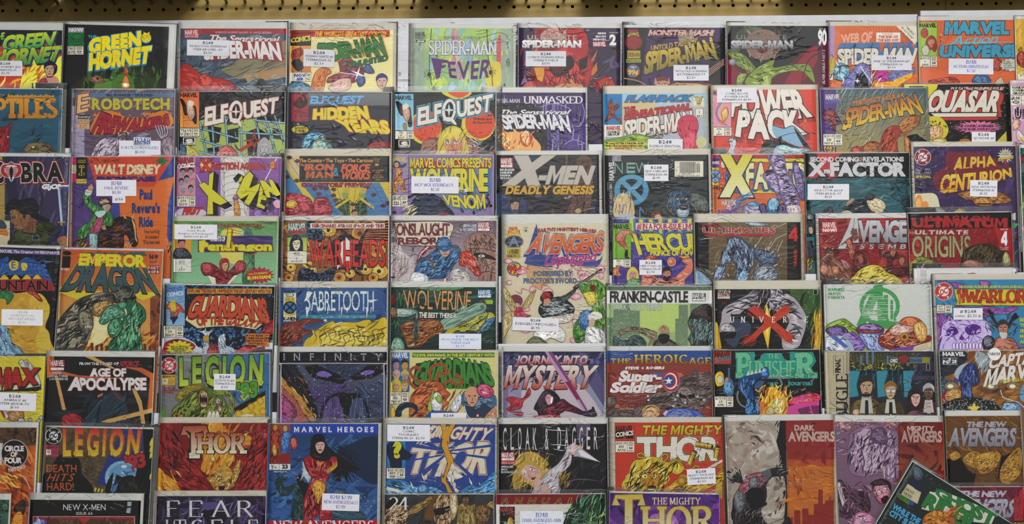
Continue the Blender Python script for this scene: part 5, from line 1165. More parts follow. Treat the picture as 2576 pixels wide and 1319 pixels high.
C('B1',3,0,25,703,1010,703,'6a9a5c','green comic with purple title bar, yellow blackletter word and red jagged callout',(14,656,1022),(6,648,1030),cream=True)
R(25,703,1010,1290,'5f9250','8fbf9a');N(30,705,1005,830,60,'3a6a30 2c5424 79a860',180,7,-6,10)
S('cfc86a',470,830,520,770,640,770,740,830,760,940,690,1060,600,1110,500,1070,450,960);S('b8c488',640,780,740,830,760,930,680,1060,690,900)
M('3a6a48','14301c','6a9a70',690,900,720,860,780,900,790,1040,780,1290,680,1290,690,1100,n=40);M('4a7a78','234','',690,830,720,770,760,800,770,850,700,870)
T('ARTHURIAN ADVENTURE...',410,730,885,764,'8a3a28',b=.06,gap=.14)
R(256,844,966,996,'3c2a6a',o='1a1a2a');T('KNIGHTS OF',376,850,514,892,'ddd',b=.06)
T('Pendragon',275,905,950,980,'cfc82c',o='3a2a1c',b=.07,gap=.06,ex=(10,8,'9a4a28'));P('cfc82c',540,770,580,780,560,960,520,960,o='3a2a1c',ow=5);P('9a4a28',580,780,590,790,570,965,560,960);P('cfc82c',262,890,330,880,310,1000,270,1004,290,960)
R(28,880,194,1056,'d09a38');FACE(102,920,64,90,'c87a88','1a1c14','211');M('2a2c34','111','5a6070',30,1056,40,970,90,960,150,970,194,1056);R(28,730,194,870,'c8b838')
R(25,1060,194,1188,'d8d8d0',o='222');t('$1.75',105,1080,17,'222',wf=1.15);t('$2.15 CAN',105,1104,9,'222');t('1',102,1130,22,'222');t('JULY',104,1154,19,'222')
M('7c1a26','2c060c 4a0e16','b04a50',286,1160,300,1110,370,1100,430,1130,480,1170,540,1180,600,1130,660,1080,710,1110,700,1180,620,1210,560,1300,430,1300,400,1210,320,1220,n=80)
M('8a2030','2c060c','c05a60',286,1170,296,1104,370,1100,410,1130,400,1200,330,1216,n=26);M('8a2030','2c060c','c05a60',600,1140,640,1080,700,1090,712,1150,670,1190,620,1200,n=26)
M('9a2430','411','c86058',460,1110,480,1064,520,1056,550,1080,548,1150,516,1190,480,1176);FACE(514,1128,62,96,'c8a078','9a2430','411');P('d8d4c0',350,1220,420,1240,430,1300,390,1300);P('d8d4c0',600,1220,640,1210,560,1300,530,1300)
K('a82c34',840,1216,146,104,17,o='511',sy=.55);t('CO-STARRING',826,1190,19,'c8b838',rot=-5,b=.04);t('IRON MAN!',836,1222,30,'d4c838',rot=-4,b=.07,wf=1.0)
STK(38,736,440,878,['B248','Comic Book','Knights of Pendragon 1','#M25C05 $2.50'],c='555',rot=.5,h1=1.3)

C('B1',3,1,1065,697,2060,696,'8a5a30','comic with tall red block title over coiled orange tubes and blue scales',(1052,652,2072),(1042,644,2082))
N(1065,700,2060,1280,130,'c88a3a 8a4a20 d8b85a 1a120c 5a2c14 b86a3c',130,26)
for x,y,r_ in ((1500,790,70),(1800,820,90),(1960,980,80),(1420,830,40),(1140,1140,50),(1350,1170,40),(1980,1180,80),(1850,1160,60),(1700,1200,50),(1600,1240,60),(1920,1240,50),(1120,1240,44),(1380,1240,40),(1760,730,40)):
    E('c8a040',x,y,r_,r_ * .9,o='1a0e08',ow=6);E('d8c468' if x % 40 else 'b06838',x - r_ * .15,y - r_ * .1,r_ * .6,r_ * .5);E('3a1c10',x - r_ * .1,y,r_ * .25)
for k in range(8): L('1a120c',9,2060,705 + k * 26,1900 - k * 12,740 + k * 20,1800 - k * 6,860 + k * 14,s=True);L('c86a48',7,2060,718 + k * 26,1910 - k * 12,750 + k * 20,1812 - k * 6,870 + k * 14,s=True)
S('101828',1230,760,1330,700,1430,800,1440,900,1330,880,1240,800);N(1260,720,1440,880,60,'3a6aa0 5a8ac0',40,6,45,60);S('101828',1220,1160,1300,1150,1400,1200,1520,1150,1560,1200,1480,1290,1220,1290);N(1230,1160,1550,1280,70,'3a6aa0 6a94c8',34,5,45,60)
P('1c1a1c',1520,900,1660,806,1800,900,1820,820,1840,900,1830,1100,1820,1170,1700,1160,1690,1210,1640,1160,1540,1170,1500,1000,1500,820);P('d8d8d8',1600,920,1660,858,1720,920,1710,1150,1600,1140);P('d8d8d8',1560,1120,1600,1120,1580,1160);P('d8d8d8',1730,1110,1780,1110,1760,1160)
T('WARHEADS',1312,884,2030,1130,'c43028',o='1a0c0c',b=.025,gap=.12,ow=.04,up=(0,0));P('c43028',1650,1080,1690,1080,1690,1200,1665,1190,o='1a0c0c',ow=5)
R(1322,722,2026,774,'d8d4cc',o='222');T('MERCENARIES ACROSS SPACE AND TIME!',1340,734,2018,764,'982c30',b=.06,gap=.12)
R(1106,722,1288,984,'5a9a3a','c8c868');R(1106,722,1288,860,'3a6a58');COMX(1114,728,1282,838,'ccc','b83038');FACE(1190,920,80,120,'d8d0b0','1a2a3a','222',long=True)
R(1104,988,1288,1106,'d8d4c8',o='222');t('$1.75',1195,998,17,'222',wf=1.1);t('$2.15 CAN',1195,1026,8,'222');t('3',1192,1048,22,'222');t('AUGUST',1195,1076,19,'222')

C('B2',3,0,58,696,1050,700,'9a8a90','grey-violet comic with maroon outlined title, blue-scaled fighter and cracked stone head',(48,650,1066),(40,640,1076))
R(58,696,1050,1100,'6a5864','a89ca4');N(60,930,1040,1200,30,'8a7c88 b0a4a8 98888f',160,40)
S('cdc6c4',58,790,100,800,130,900,160,990,200,1030,58,1100);FACE(66,960,110,170,'c8bcba','7a6c74','5a4c54');N(60,770,130,860,24,'3a3038 a89aa0',70,9,60)
S('c4b8b8',58,1050,150,1010,220,1040,270,1110,240,1290,58,1290);N(60,1040,260,1280,50,'9a8c90 d4cacc 6a5c64',180,7,70,18);E('4a3c44',70,1236,24,10)
M('9a7468','3a2824 5a4038','b08e80',740,920,790,850,880,810,970,820,1048,860,1048,1290,880,1290,900,1180,840,1100,780,1010,n=60)
for a in ((760,900,840,930,930,900,1048,930),(850,840,860,920,830,990),(930,820,940,900,1000,960),(780,960,870,960,960,970,1048,990),(1000,860,990,930,1040,960),(860,970,850,1020),(930,1100,980,1120,1048,1090),(910,1190,980,1180,1048,1200),(960,1120,950,1190),(1000,1200,990,1290)): L('3a2824',7,*a)
S('2a1c1a',830,1020,890,1000,1000,1030,1048,1070,960,1060,880,1050);E('ccc4c0',910,1034,32,14);E('222',906,1034,8)
P('862430',280,1120,320,1000,400,920,520,870,620,880,560,930,400,980);P('d8d4cc',300,1090,330,1005,400,940,410,950,340,1010)
M('2a5a90','0e2038 183c60','5a90c0 7aacd4',290,1130,330,1060,400,1030,500,950,620,930,690,940,715,1010,690,1080,640,1130,560,1240,440,1250,300,1260,250,1290,270,1200,n=130)
N(300,960,690,1240,120,'0e2038 4a84b8',26,4,40,60)
M('2c5c94','0e2038','6a9cc8',492,960,500,890,550,858,600,880,620,960,590,990,520,990);S('c09a82',516,980,560,1000,604,976,596,1024,566,1042,530,1024);L('111',6,520,965,550,975);L('111',6,572,975,600,962);L('311',4,546,1018,590,1016)
L('7a5028',18,370,1050,440,1090,440,1160,s=True);L('7a5028',16,620,940,690,970,690,1000,s=True)
M('c8d4dc','567','eee',250,1200,320,1190,400,1230,380,1290,240,1290)
M('b03020','4a0c08 7a1c10','d86048 e8a088',700,1050,720,1000,790,985,840,1060,880,1150,910,1200,860,1225,820,1180,770,1140,700,1120,n=50)
M('b8aea8','433 655','ddd',620,1180,680,1150,760,1180,800,1240,780,1290,620,1290,n=60);R(560,1250,620,1290,'8a8aa0');L('ddd',16,565,1250,560,1290);L('a03038',14,585,1250,582,1290)
S('d0c8b4',92,740,120,716,610,716,610,860,580,930,150,930,110,860,o='3a2024',ow=6)
T('ONSLAUGHT',104,730,606,836,'6f2a36',o='d0c8b4',ow=.03,b=.045,gap=.08);T('REBORN',122,862,580,922,'6f2a36',b=.06,gap=.1)
M('9a2c34','411','b54',490,930,540,880,600,890,560,920,o=None);M('2c5c94','0e2038','6a9cc8',486,960,490,890,545,852,600,872,624,950,604,966,560,946,520,966)
tl(['JEPH LOEB','ROB LIEFELD'],862,734,24,'c0ccd8','r',1.55,wf=.78,b=.04);MARV(872,714,990,800,'a8283a','ddd','1 of 5')

C('B2',3,1,1115,726,2100,722,'d0c8ae','tall-showing cream comic with orange capitals edged blue and a pink scrawled word',(1100,640,2112),(1094,630,2120))
R(1310,758,1348,810,'d0c8ae',o='333');E('333',1329,794,12,9);N(1316,764,1342,782,6,'333',20,4,0,3)
T('MARVEL',1170,758,1255,786,'a83038',b=.05);R(1160,786,1272,840,'b03038');T('COMICS',1168,788,1262,818,'d8c838',b=.06)
R(1156,820,1276,1056,'cfbc34',o='832');E('3a3c48',1218,898,86,58,o='889',ow=10);T('A',1170,854,1262,942,'7a8298',o='222',b=.04);L('889',8,1150,910,1290,896);R(1162,968,1268,1016,'cfbc34',o='222');T('AVENGERS',1168,974,1262,1010,'222',b=.05);R(1146,1020,1280,1050,'a89a3a');T('MAR \'96',1160,1026,1236,1044,'432',b=.05);t('6',1258,1026,18,'432')
E('2f5a98',1220,1154,68,66,o='222');E('cfbc34',1220,1154,60,58);T('ONLY',1190,1102,1250,1124,'3a3a78',b=.05);T('99¢',1166,1132,1276,1206,'b83030',o='411',b=.06)
E('c8a078',1460,1180,130,160);N(1340,1040,1560,1180,20,'c8a078 b88a60',120,20)
for k in range(30):
    x = 1120 + rnd.uniform(0,960);y = 1080 + rnd.uniform(0,760);E('d8a8b8',x,y,rnd.uniform(24,60),rnd.uniform(16,40),o='b04a78',ow=5);E('d8d0ba',x + 4,y - 2,20,13)
for k in range(12):
    x = 1130 + rnd.uniform(0,900);y = 1120 + rnd.uniform(0,680);L('c8568a',9,x,y,x + 60,y + 30,x + 70,y - 20,x + 150,y + 10,t=True)
S('3a4a88',1330,1060,1420,760,1440,770,1470,1000,1700,1060,2000,1080,2060,1000,1990,1140,1660,1090,1560,1140,1340,1110)
T('AVENGERS',0,0,0,0,'d07a30','c04a2c',o='d8d0c0',o2='2c4a90',ow=.03,ow2=.075,b=.045,q=(1425,812,2062,812,2060,990,1340,1000),up=(-34,-8),gap=.08,ex=(-14,24,'2c4a90'))

T('EARTH\'S MIGHTIEST HEROES',0,0,0,0,'982c34',b=.06,q=(1446,778,1996,786,1996,812,1446,808),up=(16,16),gap=.16)
T('Unplugged',0,0,0,0,'a82a78',o='d8a8c8',ow=.02,b=.02,q=(1540,1020,2010,985,1985,1080,1500,1130),gap=.04)
T('POSSESSED BY',1405,1178,1770,1220,'47648c',o='c0b060',ow=.03,b=.05,gap=.12);T('PROCTOR\'S SWORD—',1310,1246,1870,1290,'47648c',o='c0b060',ow=.03,b=.05,gap=.12)
L('2a2428',22,2050,1160,1780,1340);L('2a2428',18,1840,1320,1720,1400);L('c8c4b8',4,2040,1172,1800,1330)
S('7a3a48',1180,1430,1220,1400,1270,1410,1300,1450,1280,1500,1200,1500);M('c08a70','532','dba',1210,1490,1260,1480,1290,1520,1240,1560);M('b03050','512','d67',1200,1540,1280,1520,1320,1580,1380,1600,1260,1620)
for q in ((1120,1330,1180,1400,1240,1520,1200,1560,1130,1440),(1120,1600,1200,1560,1220,1620,1140,1780,1116,1800),(1300,1500,1380,1380,1420,1360,1380,1480,1320,1540)): M('b8a068','5a4420','d8c898',*q)
M('20262c','0c1014','a8b4b8 ccd4d4 6a7478',1450,1560,1470,1490,1560,1440,1660,1420,1740,1470,1790,1530,1760,1600,1640,1640,1500,1620,n=90);M('1c1a1e','','a33',1466,1430,1500,1380,1560,1370,1590,1410,1560,1460,1490,1470);S('c0907a',1500,1450,1550,1440,1560,1480,1510,1500);M('3a4440','111','6a746c',1650,1430,1730,1390,1790,1350,1800,1370,1740,1430,1690,1480)
M('d0ccc0','665','eee',1500,1620,1640,1600,1780,1580,1740,1660,1560,1670);M('d8d8d4','556 889','fff',1400,1780,1500,1700,1620,1690,1700,1760,1680,1850,1560,1810,1480,1870,n=40);M('5a6048','2a3020','8a9070',1340,1880,1400,1800,1480,1820,1560,1900)
M('4f8a30','1a3a10 2c5a1c','88b858',1830,1290,1900,1280,1990,1260,2070,1310,2090,1400,2050,1440,2080,1600,2060,1760,1960,1760,1960,1560,1940,1440,1860,1380,n=70);M('3f7a2c','123','7ab050',1780,1700,1860,1600,1950,1540,1960,1700,1880,1830,1800,1850)
S('7a1c1c',1940,1320,1980,1310,1990,1350,1960,1370);M('c8b838','653','e0d870',1870,1390,1950,1370,2010,1400,1990,1480,1930,1500,1900,1450)
M('2c5a98','112','6a9ac8',1850,1570,1930,1540,1960,1600,1930,1700,1870,1740,1830,1660);M('b8bcc0','222 445','eee',1900,1720,1960,1700,2060,1740,2090,1830,2060,1890,1900,1880,n=40);S('d8d4cc',1920,1600,1980,1560,2040,1580,2050,1620,1990,1640,1940,1660);S('c8a890',1930,1640,1980,1640,1970,1700,1930,1700)
STK(1202,1620,1640,1746,['B248','AVENGERS UNPLUGGED6','$1.95'],c='222',rot=2,h1=1.0)

C('B3',3,0,155,684,1140,680,'4a3a8a','indigo starry comic with yellow receding title shaded blue, red orange planets',(150,680,1144),(143,662,1148),cream=False)
D('ccd',180,160,690,910,1290,4);N(160,690,910,1290,20,'56469a 3c2e78',200,60)
for k in range(7):
    x = 300 + k * 92;P('3a7aa8',x,684,x + 74,684,x + 60 - (k - 3) * 3,900,x + 14 - (k - 3) * 3,900);P('c9c440',x + 10,684,x + 50,684,x + 44 - (k - 3) * 4,900,x + 18 - (k - 3) * 4,900);L('222',4,x + 10,684,x + 18 - (k - 3) * 4,900)
T('HERCULES',0,0,0,0,'cdc63c',o='2a2a3a',b=.05,q=(345,830,1130,830,1130,980,410,985),gap=.1,ex=(-8,-14,'3a7aa8'));P('cdc63c',340,830,380,826,440,1020,400,1030,o='2a2a3a',ow=5)
R(374,720,1140,786,'d8d0cc',o='a33');T('#1 IN A FOUR-ISSUE LIMITED SERIES',386,728,1140,780,'a83038',b=.04,gap=.14)
T('PRINCE OF POWER',514,982,1010,1028,'cdc63c',o='2a2a3a',b=.06,gap=.14)
R(160,724,330,1060,'7aaa3c',o='222');T('MARVEL',166,736,316,776,'222',b=.05,gap=.06);M('b06a48','411','d98',180,880,210,810,260,790,340,800,350,820,280,840,270,900,220,910);M('a83a24','511','c65',210,900,270,900,290,960,270,960,230,930);M('b8a838','554','',270,950,296,950,296,980,272,980);M('2a1814','','',276,980,296,980,300,1040,318,1052,272,1050)
ISS(160,1064,328,1144,['60¢','1','MAR'],sp=.62)
E('c87a48',206,1180,46,o='222');N(170,1150,240,1210,10,'a85a38 e0a878',50,8);E('4a3a8a',240,1170,30,40);E('c86a38',714,1090,38,o='ccc',ow=5);E('e0a858',704,1086,16);
FACE(346,1210,70,100,'c8909a','d0c048','322',long=True);M('4a8a58','123','8b8',290,1280,340,1250,410,1260,440,1320,290,1320)
M('c87868','6a2c28','e0a890',420,1320,430,1220,400,1150,440,1080,500,1060,500,1150,560,1230,620,1260,720,1260,780,1200,850,1130,810,1080,860,1050,910,1070,910,1180,840,1260,800,1340,430,1340,n=60)
M('a82c30','411','c65',460,1060,500,1030,580,1040,560,1060,490,1074);M('a82c30','411','c65',770,1030,830,1030,890,1040,860,1056,790,1052);FACE(668,1210,84,110,'c07868','2a1818','211');S('2a1818',640,1220,668,1234,700,1220,690,1260,668,1272,646,1260);L('c8b838',14,812,1050,880,1040);L('c8b838',14,470,1076,510,1060)
STK(408,1072,620,1214,['B248','HERCULES #1','ITEM#42913-38','$2.95'],rot=0)

C('B3',3,1,935,714,1935,712,'4a3c30','dark brown stormy comic with red wide title, glossy blue fallen figure and red 4',(920,634,1962),(912,626,1972),cream=True)
R(1066,714,1810,1300,'6f5d40','5a4a36');N(1066,720,1810,1200,90,'8a7858 54462f 9a8a68',150,5,65,5);P('16171a',935,714,1066,714,1066,1190,980,1140,935,1180);R(1810,714,1935,1300,'1a1a18')
for a in ((1800,720,1720,760,1690,740,1620,800),(1810,820,1700,870,1660,940,1600,980),(1600,800,1540,900,1500,960),(1760,900,1720,980,1690,970)): L('c8c0b0',5,*a)
M('7a8498','234','bcd',1400,720,1480,714,1650,730,1560,750,1460,744);S('8aa4b8',935,1200,980,1180,1060,1250,1090,1300,935,1300);N(935,1150,1080,1290,24,'b0c8d8 7a98b0',100,8,-40)
M('445064','14182a 202840','7a90b0 98b0cc',1180,1060,1200,980,1250,940,1240,880,1300,850,1370,860,1420,900,1500,960,1510,1040,1480,1120,1440,1200,1390,1280,1300,1290,1330,1140,1280,1080,1200,1130,n=130)
M('3c4458','14182a','6a80a0',1500,980,1600,980,1700,1030,1720,1080,1640,1140,1540,1110,n=40);M('55678a','1a2038','98b4d0',1110,1290,1130,1180,1180,1120,1220,1160,1180,1240,1140,1290,n=30)
M('6a7488','2a3040','a8b4c0 c8d0d8',1500,1180,1560,1130,1640,1120,1700,1160,1720,1240,1640,1260,1560,1270,1500,1300,n=80,ang=25);M('5a7aa8','1a2844','a8c8e0',1330,1290,1360,1200,1420,1170,1440,1230,1400,1290)
N(1150,900,1750,1260,60,'b8d0e8 d8e4f0 2a3450',50,5,60);D('d8e0e8',50,1180,880,1800,1280,4)
T('THE',990,730,1164,758,'8f2c2c',b=.06,gap=.2);T('ULTIMATES',1012,768,1690,812,'a42c30',o='c8b8b0',ow=.05,b=.04,gap=.2);P('a42c30',1020,830,1690,824,1676,848,1040,850)
t('4',1866,770,116,'b8302c',wf=.95,b=.05);t('ISSUE',1864,738,14,'8a2c2c');t('THUNDER',1874,1054,26,'a83028',rot=-90,b=.06,wf=.95)
N(1100,1100,1300,1250,10,'ddd',40,6)

C('B4',3,0,138,712,1070,706,'8a2024','crimson comic with silver swept title and team of figures around a yellow hood',(112,668,1080),(104,660,1090))
R(138,712,1070,1010,'8c2228','7c1c20');N(140,716,940,1290,40,'9a2c2c 701818 a83a34',220,60);P('a82a30',390,712,850,712,860,760,520,900,420,900)
MARV(172,746,302,796,'b8302c','ddd');R(172,798,306,836,'b8302c');T('NOW!',178,804,300,832,'ddd',b=.07)
P('babcc0',430,706,495,706,490,750,380,985,310,985,400,800,o='444',ow=4);P('8c2228',440,800,490,780,450,860,420,880);P('babcc0',462,706,495,706,502,930,446,930,o='444',ow=4);L('babcc0',24,400,868,480,868)
T('VENGERS',0,0,0,0,'c4c6ca','8a8e96',o='3a2428',b=.06,q=(505,742,1080,742,1080,916,500,916),gap=.1)
T('ASSEMBLE',0,0,0,0,'b0b2b8',o='4a2024',ow=.04,b=.03,q=(405,944,1100,944,1090,984,395,984),gap=.65)
M('7a4a38','2a1410 4a2418','a87860',146,1080,180,1060,190,1000,240,980,280,1010,290,1070,340,1100,400,1120,430,1180,400,1300,150,1300,n=50);FACE(238,1040,88,110,'7a4830','4a2820','211');S('3a1010',216,1062,262,1062,250,1082,226,1082);M('9a6a58','411','c98',150,1150,210,1130,230,1190,180,1220);M('9a6a58','411','c98',260,1140,320,1150,320,1210,270,1210);E('d8a058',170,1180,14);E('d8a058',286,1184,14);M('8a5048','411','b88',330,1080,400,1100,430,1150,380,1170)
P('6a5048',425,826,480,800,500,890,460,920);L('5a3a34',12,345,950,470,850);M('9a4a38','411','c76',380,920,420,890,450,960,470,1060,420,1070,400,960)
M('4a1c1c','211','7a3028',450,1180,460,1040,500,1010,560,1040,570,1110,540,1190,n=30);S('a05a48',490,1050,530,1040,536,1090,510,1110);M('4a2020','211','7a3830',690,1040,760,1010,840,1010,850,1070,800,1090,820,1200,740,1200,760,1080,n=30);FACE(806,1020,50,66,'a86a50','8a4030','311');L('3a1414',7,730,820,690,940,690,1060,s=True);L('a88a80',2,750,800,700,1130)
S('7a2820',830,1200,860,1050,900,1030,940,1100,940,1220);FACE(884,1090,52,80,'b07058','6a2018','311');M('3a1418','111','6a2828',750,1180,940,1150,940,1220,760,1230)
M('c8b838','6a5c14 8a7c20','d8cc58 e0d878',390,1310,440,1250,500,1180,600,1130,690,1140,760,1200,830,1230,870,1310,n=60,ang=30);S('3a2810',560,1310,620,1280,720,1290,760,1310)

C('B4',3,1,942,668,1866,656,'8a1c20','red comic with black masthead of linked red letters, tan block title, white 4',(936,660,1872),(926,606,1882))
N(950,810,1860,1120,30,'981f24 781418 a82a2c',200,60);P('161416',942,668,1866,656,1866,796,942,808)
T('MARCH ON',1100,690,1668,724,'a8282c',b=.06,gap=.5);T('ULTIMATUM',986,716,1822,786,'a8282c',b=.1,gap=.06);R(1090,726,1680,738,'a8282c')
T('ULTIMATE',1006,820,1476,854,'c8b8b0',o='4a2020',ow=.04,b=.06,gap=.32,sl=4);R(950,830,1006,850,'9a5a48')
T('ORIGINS',980,872,1500,1058,'9a9468','aaa478',o='3a3824',b=.02,gap=.16,ow=.04)
R(1754,800,1866,1000,'a42428');t('ISSUE',1804,804,14,'ccc',wf=1.4);t('4',1804,836,112,'ddd',wf=.62,b=.06);tl(['VARIANT','EDITION'],1804,968,11,'ccc','c',1.4,wf=1.1)
M('2c2418','14100a','5a4a30 786440',1420,1100,1440,1010,1510,960,1620,940,1720,960,1790,1020,1810,1110,1800,1140,1430,1150,n=110,ang=70);N(1430,960,1810,1130,60,'14100a 6a5838 3a3020',100,8,65,40);M('8a5030','421','b87',1430,1140,1460,1090,1560,1090,1620,1150);M('8a8a58','443','bb8',1790,1060,1820,1010,1850,1050,1860,1130,1800,1140)
M('6a7028','222 3a3c14','98983c',950,1130,1000,1080,1060,1050,1150,1080,1200,1110,1200,1160,960,1260,n=40);N(950,1110,990,1240,12,'8a8a30 333',60,10)

C('B4',3,2,996,1170,1910,1164,'d4d4d6','plain white comic back with small grey bar code lines, half hidden at the right',(990,1158,1920),(980,1110,1926))
for k in range(4): t('RATED T  $3.99 US  DIRECT EDITION',1054 + k * 15,1240,9,'666',rot=-90,wf=.9)
R(1048,1290,1122,1340,'678');P('a03028',1470,1206,1530,1200,1560,1210,1480,1212);R(1900,1190,1912,1240,'a83048')
# ================================================================ fifth row
C('C1',4,0,88,92,1045,110,'1c2434','black and blue comic with red arched title on a cream shield, orange callout box',(80,88,1050),(70,76,1062))
R(88,92,1045,700,'181a22');N(262,100,1040,200,40,'2c5a98 4a7ac0',40,16,40);N(250,470,500,640,70,'2a6aa8 4a8ac8',30,20,45,40);N(500,450,720,540,30,'2a6aa8',30,20);N(650,480,1040,660,60,'2a6aa8 4a88c0',34,20,45)
S('c8ccd4',70,560,180,530,330,590,420,650,780,660,1045,600,1045,800,70,800)
R(98,96,260,452,'6a9ac0','8ab0d0');COMX(102,112,248,198,'3a6ab0','ccd',None);
M('b84a2c','4a1410','e08868',92,300,120,250,160,240,200,260,250,310,260,340,210,330,190,380,140,380,130,310);S('c8b838',136,236,176,236,180,320,140,320);S('8a5a48',140,330,170,330,170,380,145,380);S('1c2448',130,380,200,370,180,410,156,440,150,410)
ISS(76,452,248,552,['$1.25 US','24','MAY'],sp=.62)
R(284,126,1020,172,'c8b030',o='222');T('EXPLORE THE MARVEL UNIVERSE IN THE 31ST CENTURY WITH THE',0,0,0,0,'a82c28',o='311',ow=.03,b=.06,q=(292,132,1010,138,1010,166,292,160),gap=.1)
M('8a1c24','2c060c','b84848',950,470,980,420,1040,400,1045,480,1000,540,920,520)
P('d2cc98',262,400,340,210,560,184,960,230,990,400,880,486,700,456,520,460,370,476,o='2a1a14',ow=6)
T('GUARDIANS',0,0,0,0,'c04a2c',o='3a1410',b=.05,q=(335,205,965,230,1000,425,275,380),up=(22,34),gap=.08,ex=(0,8,'7a2418'))
T('OF THE GALAXY',0,0,0,0,'b0402c',o='3a1410',ow=.03,b=.06,q=(360,380,945,420,890,468,375,450),up=(18,16),gap=.16)
M('a02430','2c060c 5a1018','d05a58',80,620,130,580,220,570,320,600,350,640,300,690,420,700,420,760,80,760,n=50);M('a02430','2c060c','d05a58',690,690,780,630,900,640,960,640,900,740,690,740)
M('b8c0cc','445','eee',420,690,426,600,440,560,420,520,380,500,430,490,440,460,456,500,510,490,470,540,480,640,500,700);R(420,540,472,592,'b89838',o='222');M('a8bccc','345','e0e8ee',550,640,552,560,576,530,604,530,620,570,618,620,690,650,700,740,540,740,n=40);K('fff',600,532,18,4,4);M('8a1c24','2c060c','b84848',470,640,540,610,560,740,460,740)
K('cfc430',216,652,128,92,14,o='222',sy=.62);tl(['BECAUSE YOU','DEMANDED IT!','THE MOST','REQUESTED GUEST'],216,628,14,'222','c',1.35,b=.05,wf=1.1)
P('c87a34',790,516,1000,520,996,630,788,620,o='222');tl(['IF YOU READ NO','OTHER MAGAZINE','THIS MONTH, YOU','MUST READ...'],894,530,16,'2a1410','c',1.45,wf=1.1,b=.06,sl=4)

C('C1',4,1,1095,118,2026,118,'35588e','blue comic with dripping white title, teal strip beneath and flowing yellow hair',(1086,64,2038),(1078,56,2048),cream=True)
N(1100,130,2020,400,24,'3a5e96 305084',240,60)
T('MARVEL',1136,142,1224,166,'222',b=.05);R(1122,164,1232,412,'d8d4c8');P('222',1134,164,1222,164,1210,200,1140,200);T('COMICS',1136,166,1224,196,'ddd',b=.06);R(1134,200,1222,364,'c8b040');t('JUL • 15',1178,214,16,'222');E('1c1c22',1178,292,58,56);E('3a7ab0',1178,292,46,44);L('1c1c22',14,1146,262,1210,322);L('1c1c22',14,1210,262,1146,322);t('X-MEN',1176,376,30,'222',wf=.95,b=.06)
R(1262,356,1930,386,'3a8a98');t('C · L · A · S · S · I · C',1600,368,15,'9ac8cc',wf=2.6)
T('SABRETOOTH',1320,150,1910,320,'d8dcd8',o='2a7a98',ow=.03,b=.0,gap=.07)
for x0,x1,y1 in ((1330,1366,388),(1440,1456,340),(1520,1536,356),(1640,1656,372),(1690,1704,346),(1860,1880,392),(1900,1910,352)): P('d8dcd8',x0 - 16,290,x1 - 16,290,(x0 + x1) / 2 - 22,y1)
P('d8dcd8',1340,150,1380,160,1330,230,1300,240);P('d8dcd8',1900,220,1950,226,1900,240)
M('7a3428','2a100c 4a1c14','a85a48',1095,480,1140,430,1240,410,1330,390,1440,400,1490,408,1420,424,1300,440,1260,460,1360,500,1370,520,1290,540,1280,610,1220,590,1190,640,1095,700,n=60)
M('c8b02c','5a4a10 8a7818','d8c858 e0d480',1290,640,1320,570,1380,530,1370,500,1420,480,1500,430,1560,410,1580,440,1660,420,1760,420,1830,400,1880,400,1890,420,1940,400,2026,400,2026,740,1300,740,n=60,ang=15,o='3a3008')
for k in range(16):
    x = 1340 + k * 42;y = 470 + (k * 37) % 90;L('5a4a14',7,x,y + 110,x + 30,y + 50,x + 10,y,x + 60,y - 20,x + 90,y + 20,t=True);L('e0d47a',6,x + 20,y + 100,x + 48,y + 50,x + 30,y + 10,t=True)
K('eef',1488,406,28,5,7);E('fff',1488,406,7)

C('C2',4,0,82,114,998,114,'1e3a34','dark green comic with a big chainsaw across tall orange letters',(74,64,1010),(66,56,1020))
N(90,120,990,640,90,'2c5a4c 14241f 3a6a58 183028',170,24,20);
for x0,y0,x1,y1 in ((136,140,200,300),(470,180,560,260),(690,230,780,300),(890,220,990,260),(92,380,150,500)): R(x0,y0,x1,y1,'14342c',o='4a7a68');L('7ac858',4,x0 + 6,(y0 + y1) / 2,x0 + 20,y0 + 20,x0 + 30,y1 - 20,x0 + 46,y0 + 30,x1 - 6,(y0 + y1) / 2)
S('5a8a6a',330,118,480,114,700,114,690,130,540,150,400,140);R(890,226,970,262,'9ab838');R(880,220,900,320,'7a2c20')
M('7a8f88','1c2c28','b8c8c0',90,310,200,300,290,310,318,330,240,370,130,370);M('6a3a20','211','a86',85,290,130,300,130,370,85,380);S('8a1c1c',88,190,110,180,112,250,90,260)
T('WOLVERINE',0,0,0,0,'d09a60',o='2a2418',b=.0,q=(186,140,788,150,770,318,200,302),gap=.1)
M('b0a830','4a4410 2a2a10','d8d058',500,620,560,500,680,450,780,400,900,340,960,335,990,370,960,430,880,500,760,490,640,500,600,600,n=50);M('3a6a98','123','7aa8c8',900,420,960,380,990,400,900,500,830,510)
M('6aa088','1c3a30','a8ccb8',85,620,110,560,160,560,195,610,190,660,90,660,n=30);R(200,600,999,800,'1c2c28')
P('8aa894',510,420,600,370,820,252,880,246,918,270,915,310,880,340,640,450,540,500,o='2c3a34',ow=6)
P('6a8c7c',560,440,640,400,840,300,870,310,660,420,560,470);N(540,270,900,470,50,'b8ccc0 4a6a5c 8ab0a0',110,8,27,8)
for k in range(24): u = k / 23;P('d0d4c8',570 + u * 330,484 - u * 150 - (8 if k % 2 else 0),580 + u * 330,480 - u * 150,582 + u * 330,490 - u * 150)
E('5a7a6a',878,285,14,o='233')
M('7a4420','2a140a 4a2a14','a86c3c c08850',160,460,190,430,300,400,400,390,480,400,520,430,545,500,480,530,380,600,320,640,230,640,200,560,n=90,ang=15)
P('8a5028',370,430,500,400,545,490,440,525,360,500,o='2a140a',ow=5);N(380,420,530,510,26,'a8703c 5a3418 c08c50',80,10,15);E('3a2010',470,478,20,16);E('b8783c',470,478,10);E('3a2010',502,466,16,13);E('b8783c',502,466,8);L('b8783c',5,390,440,440,428);L('b8783c',5,392,452,442,440)
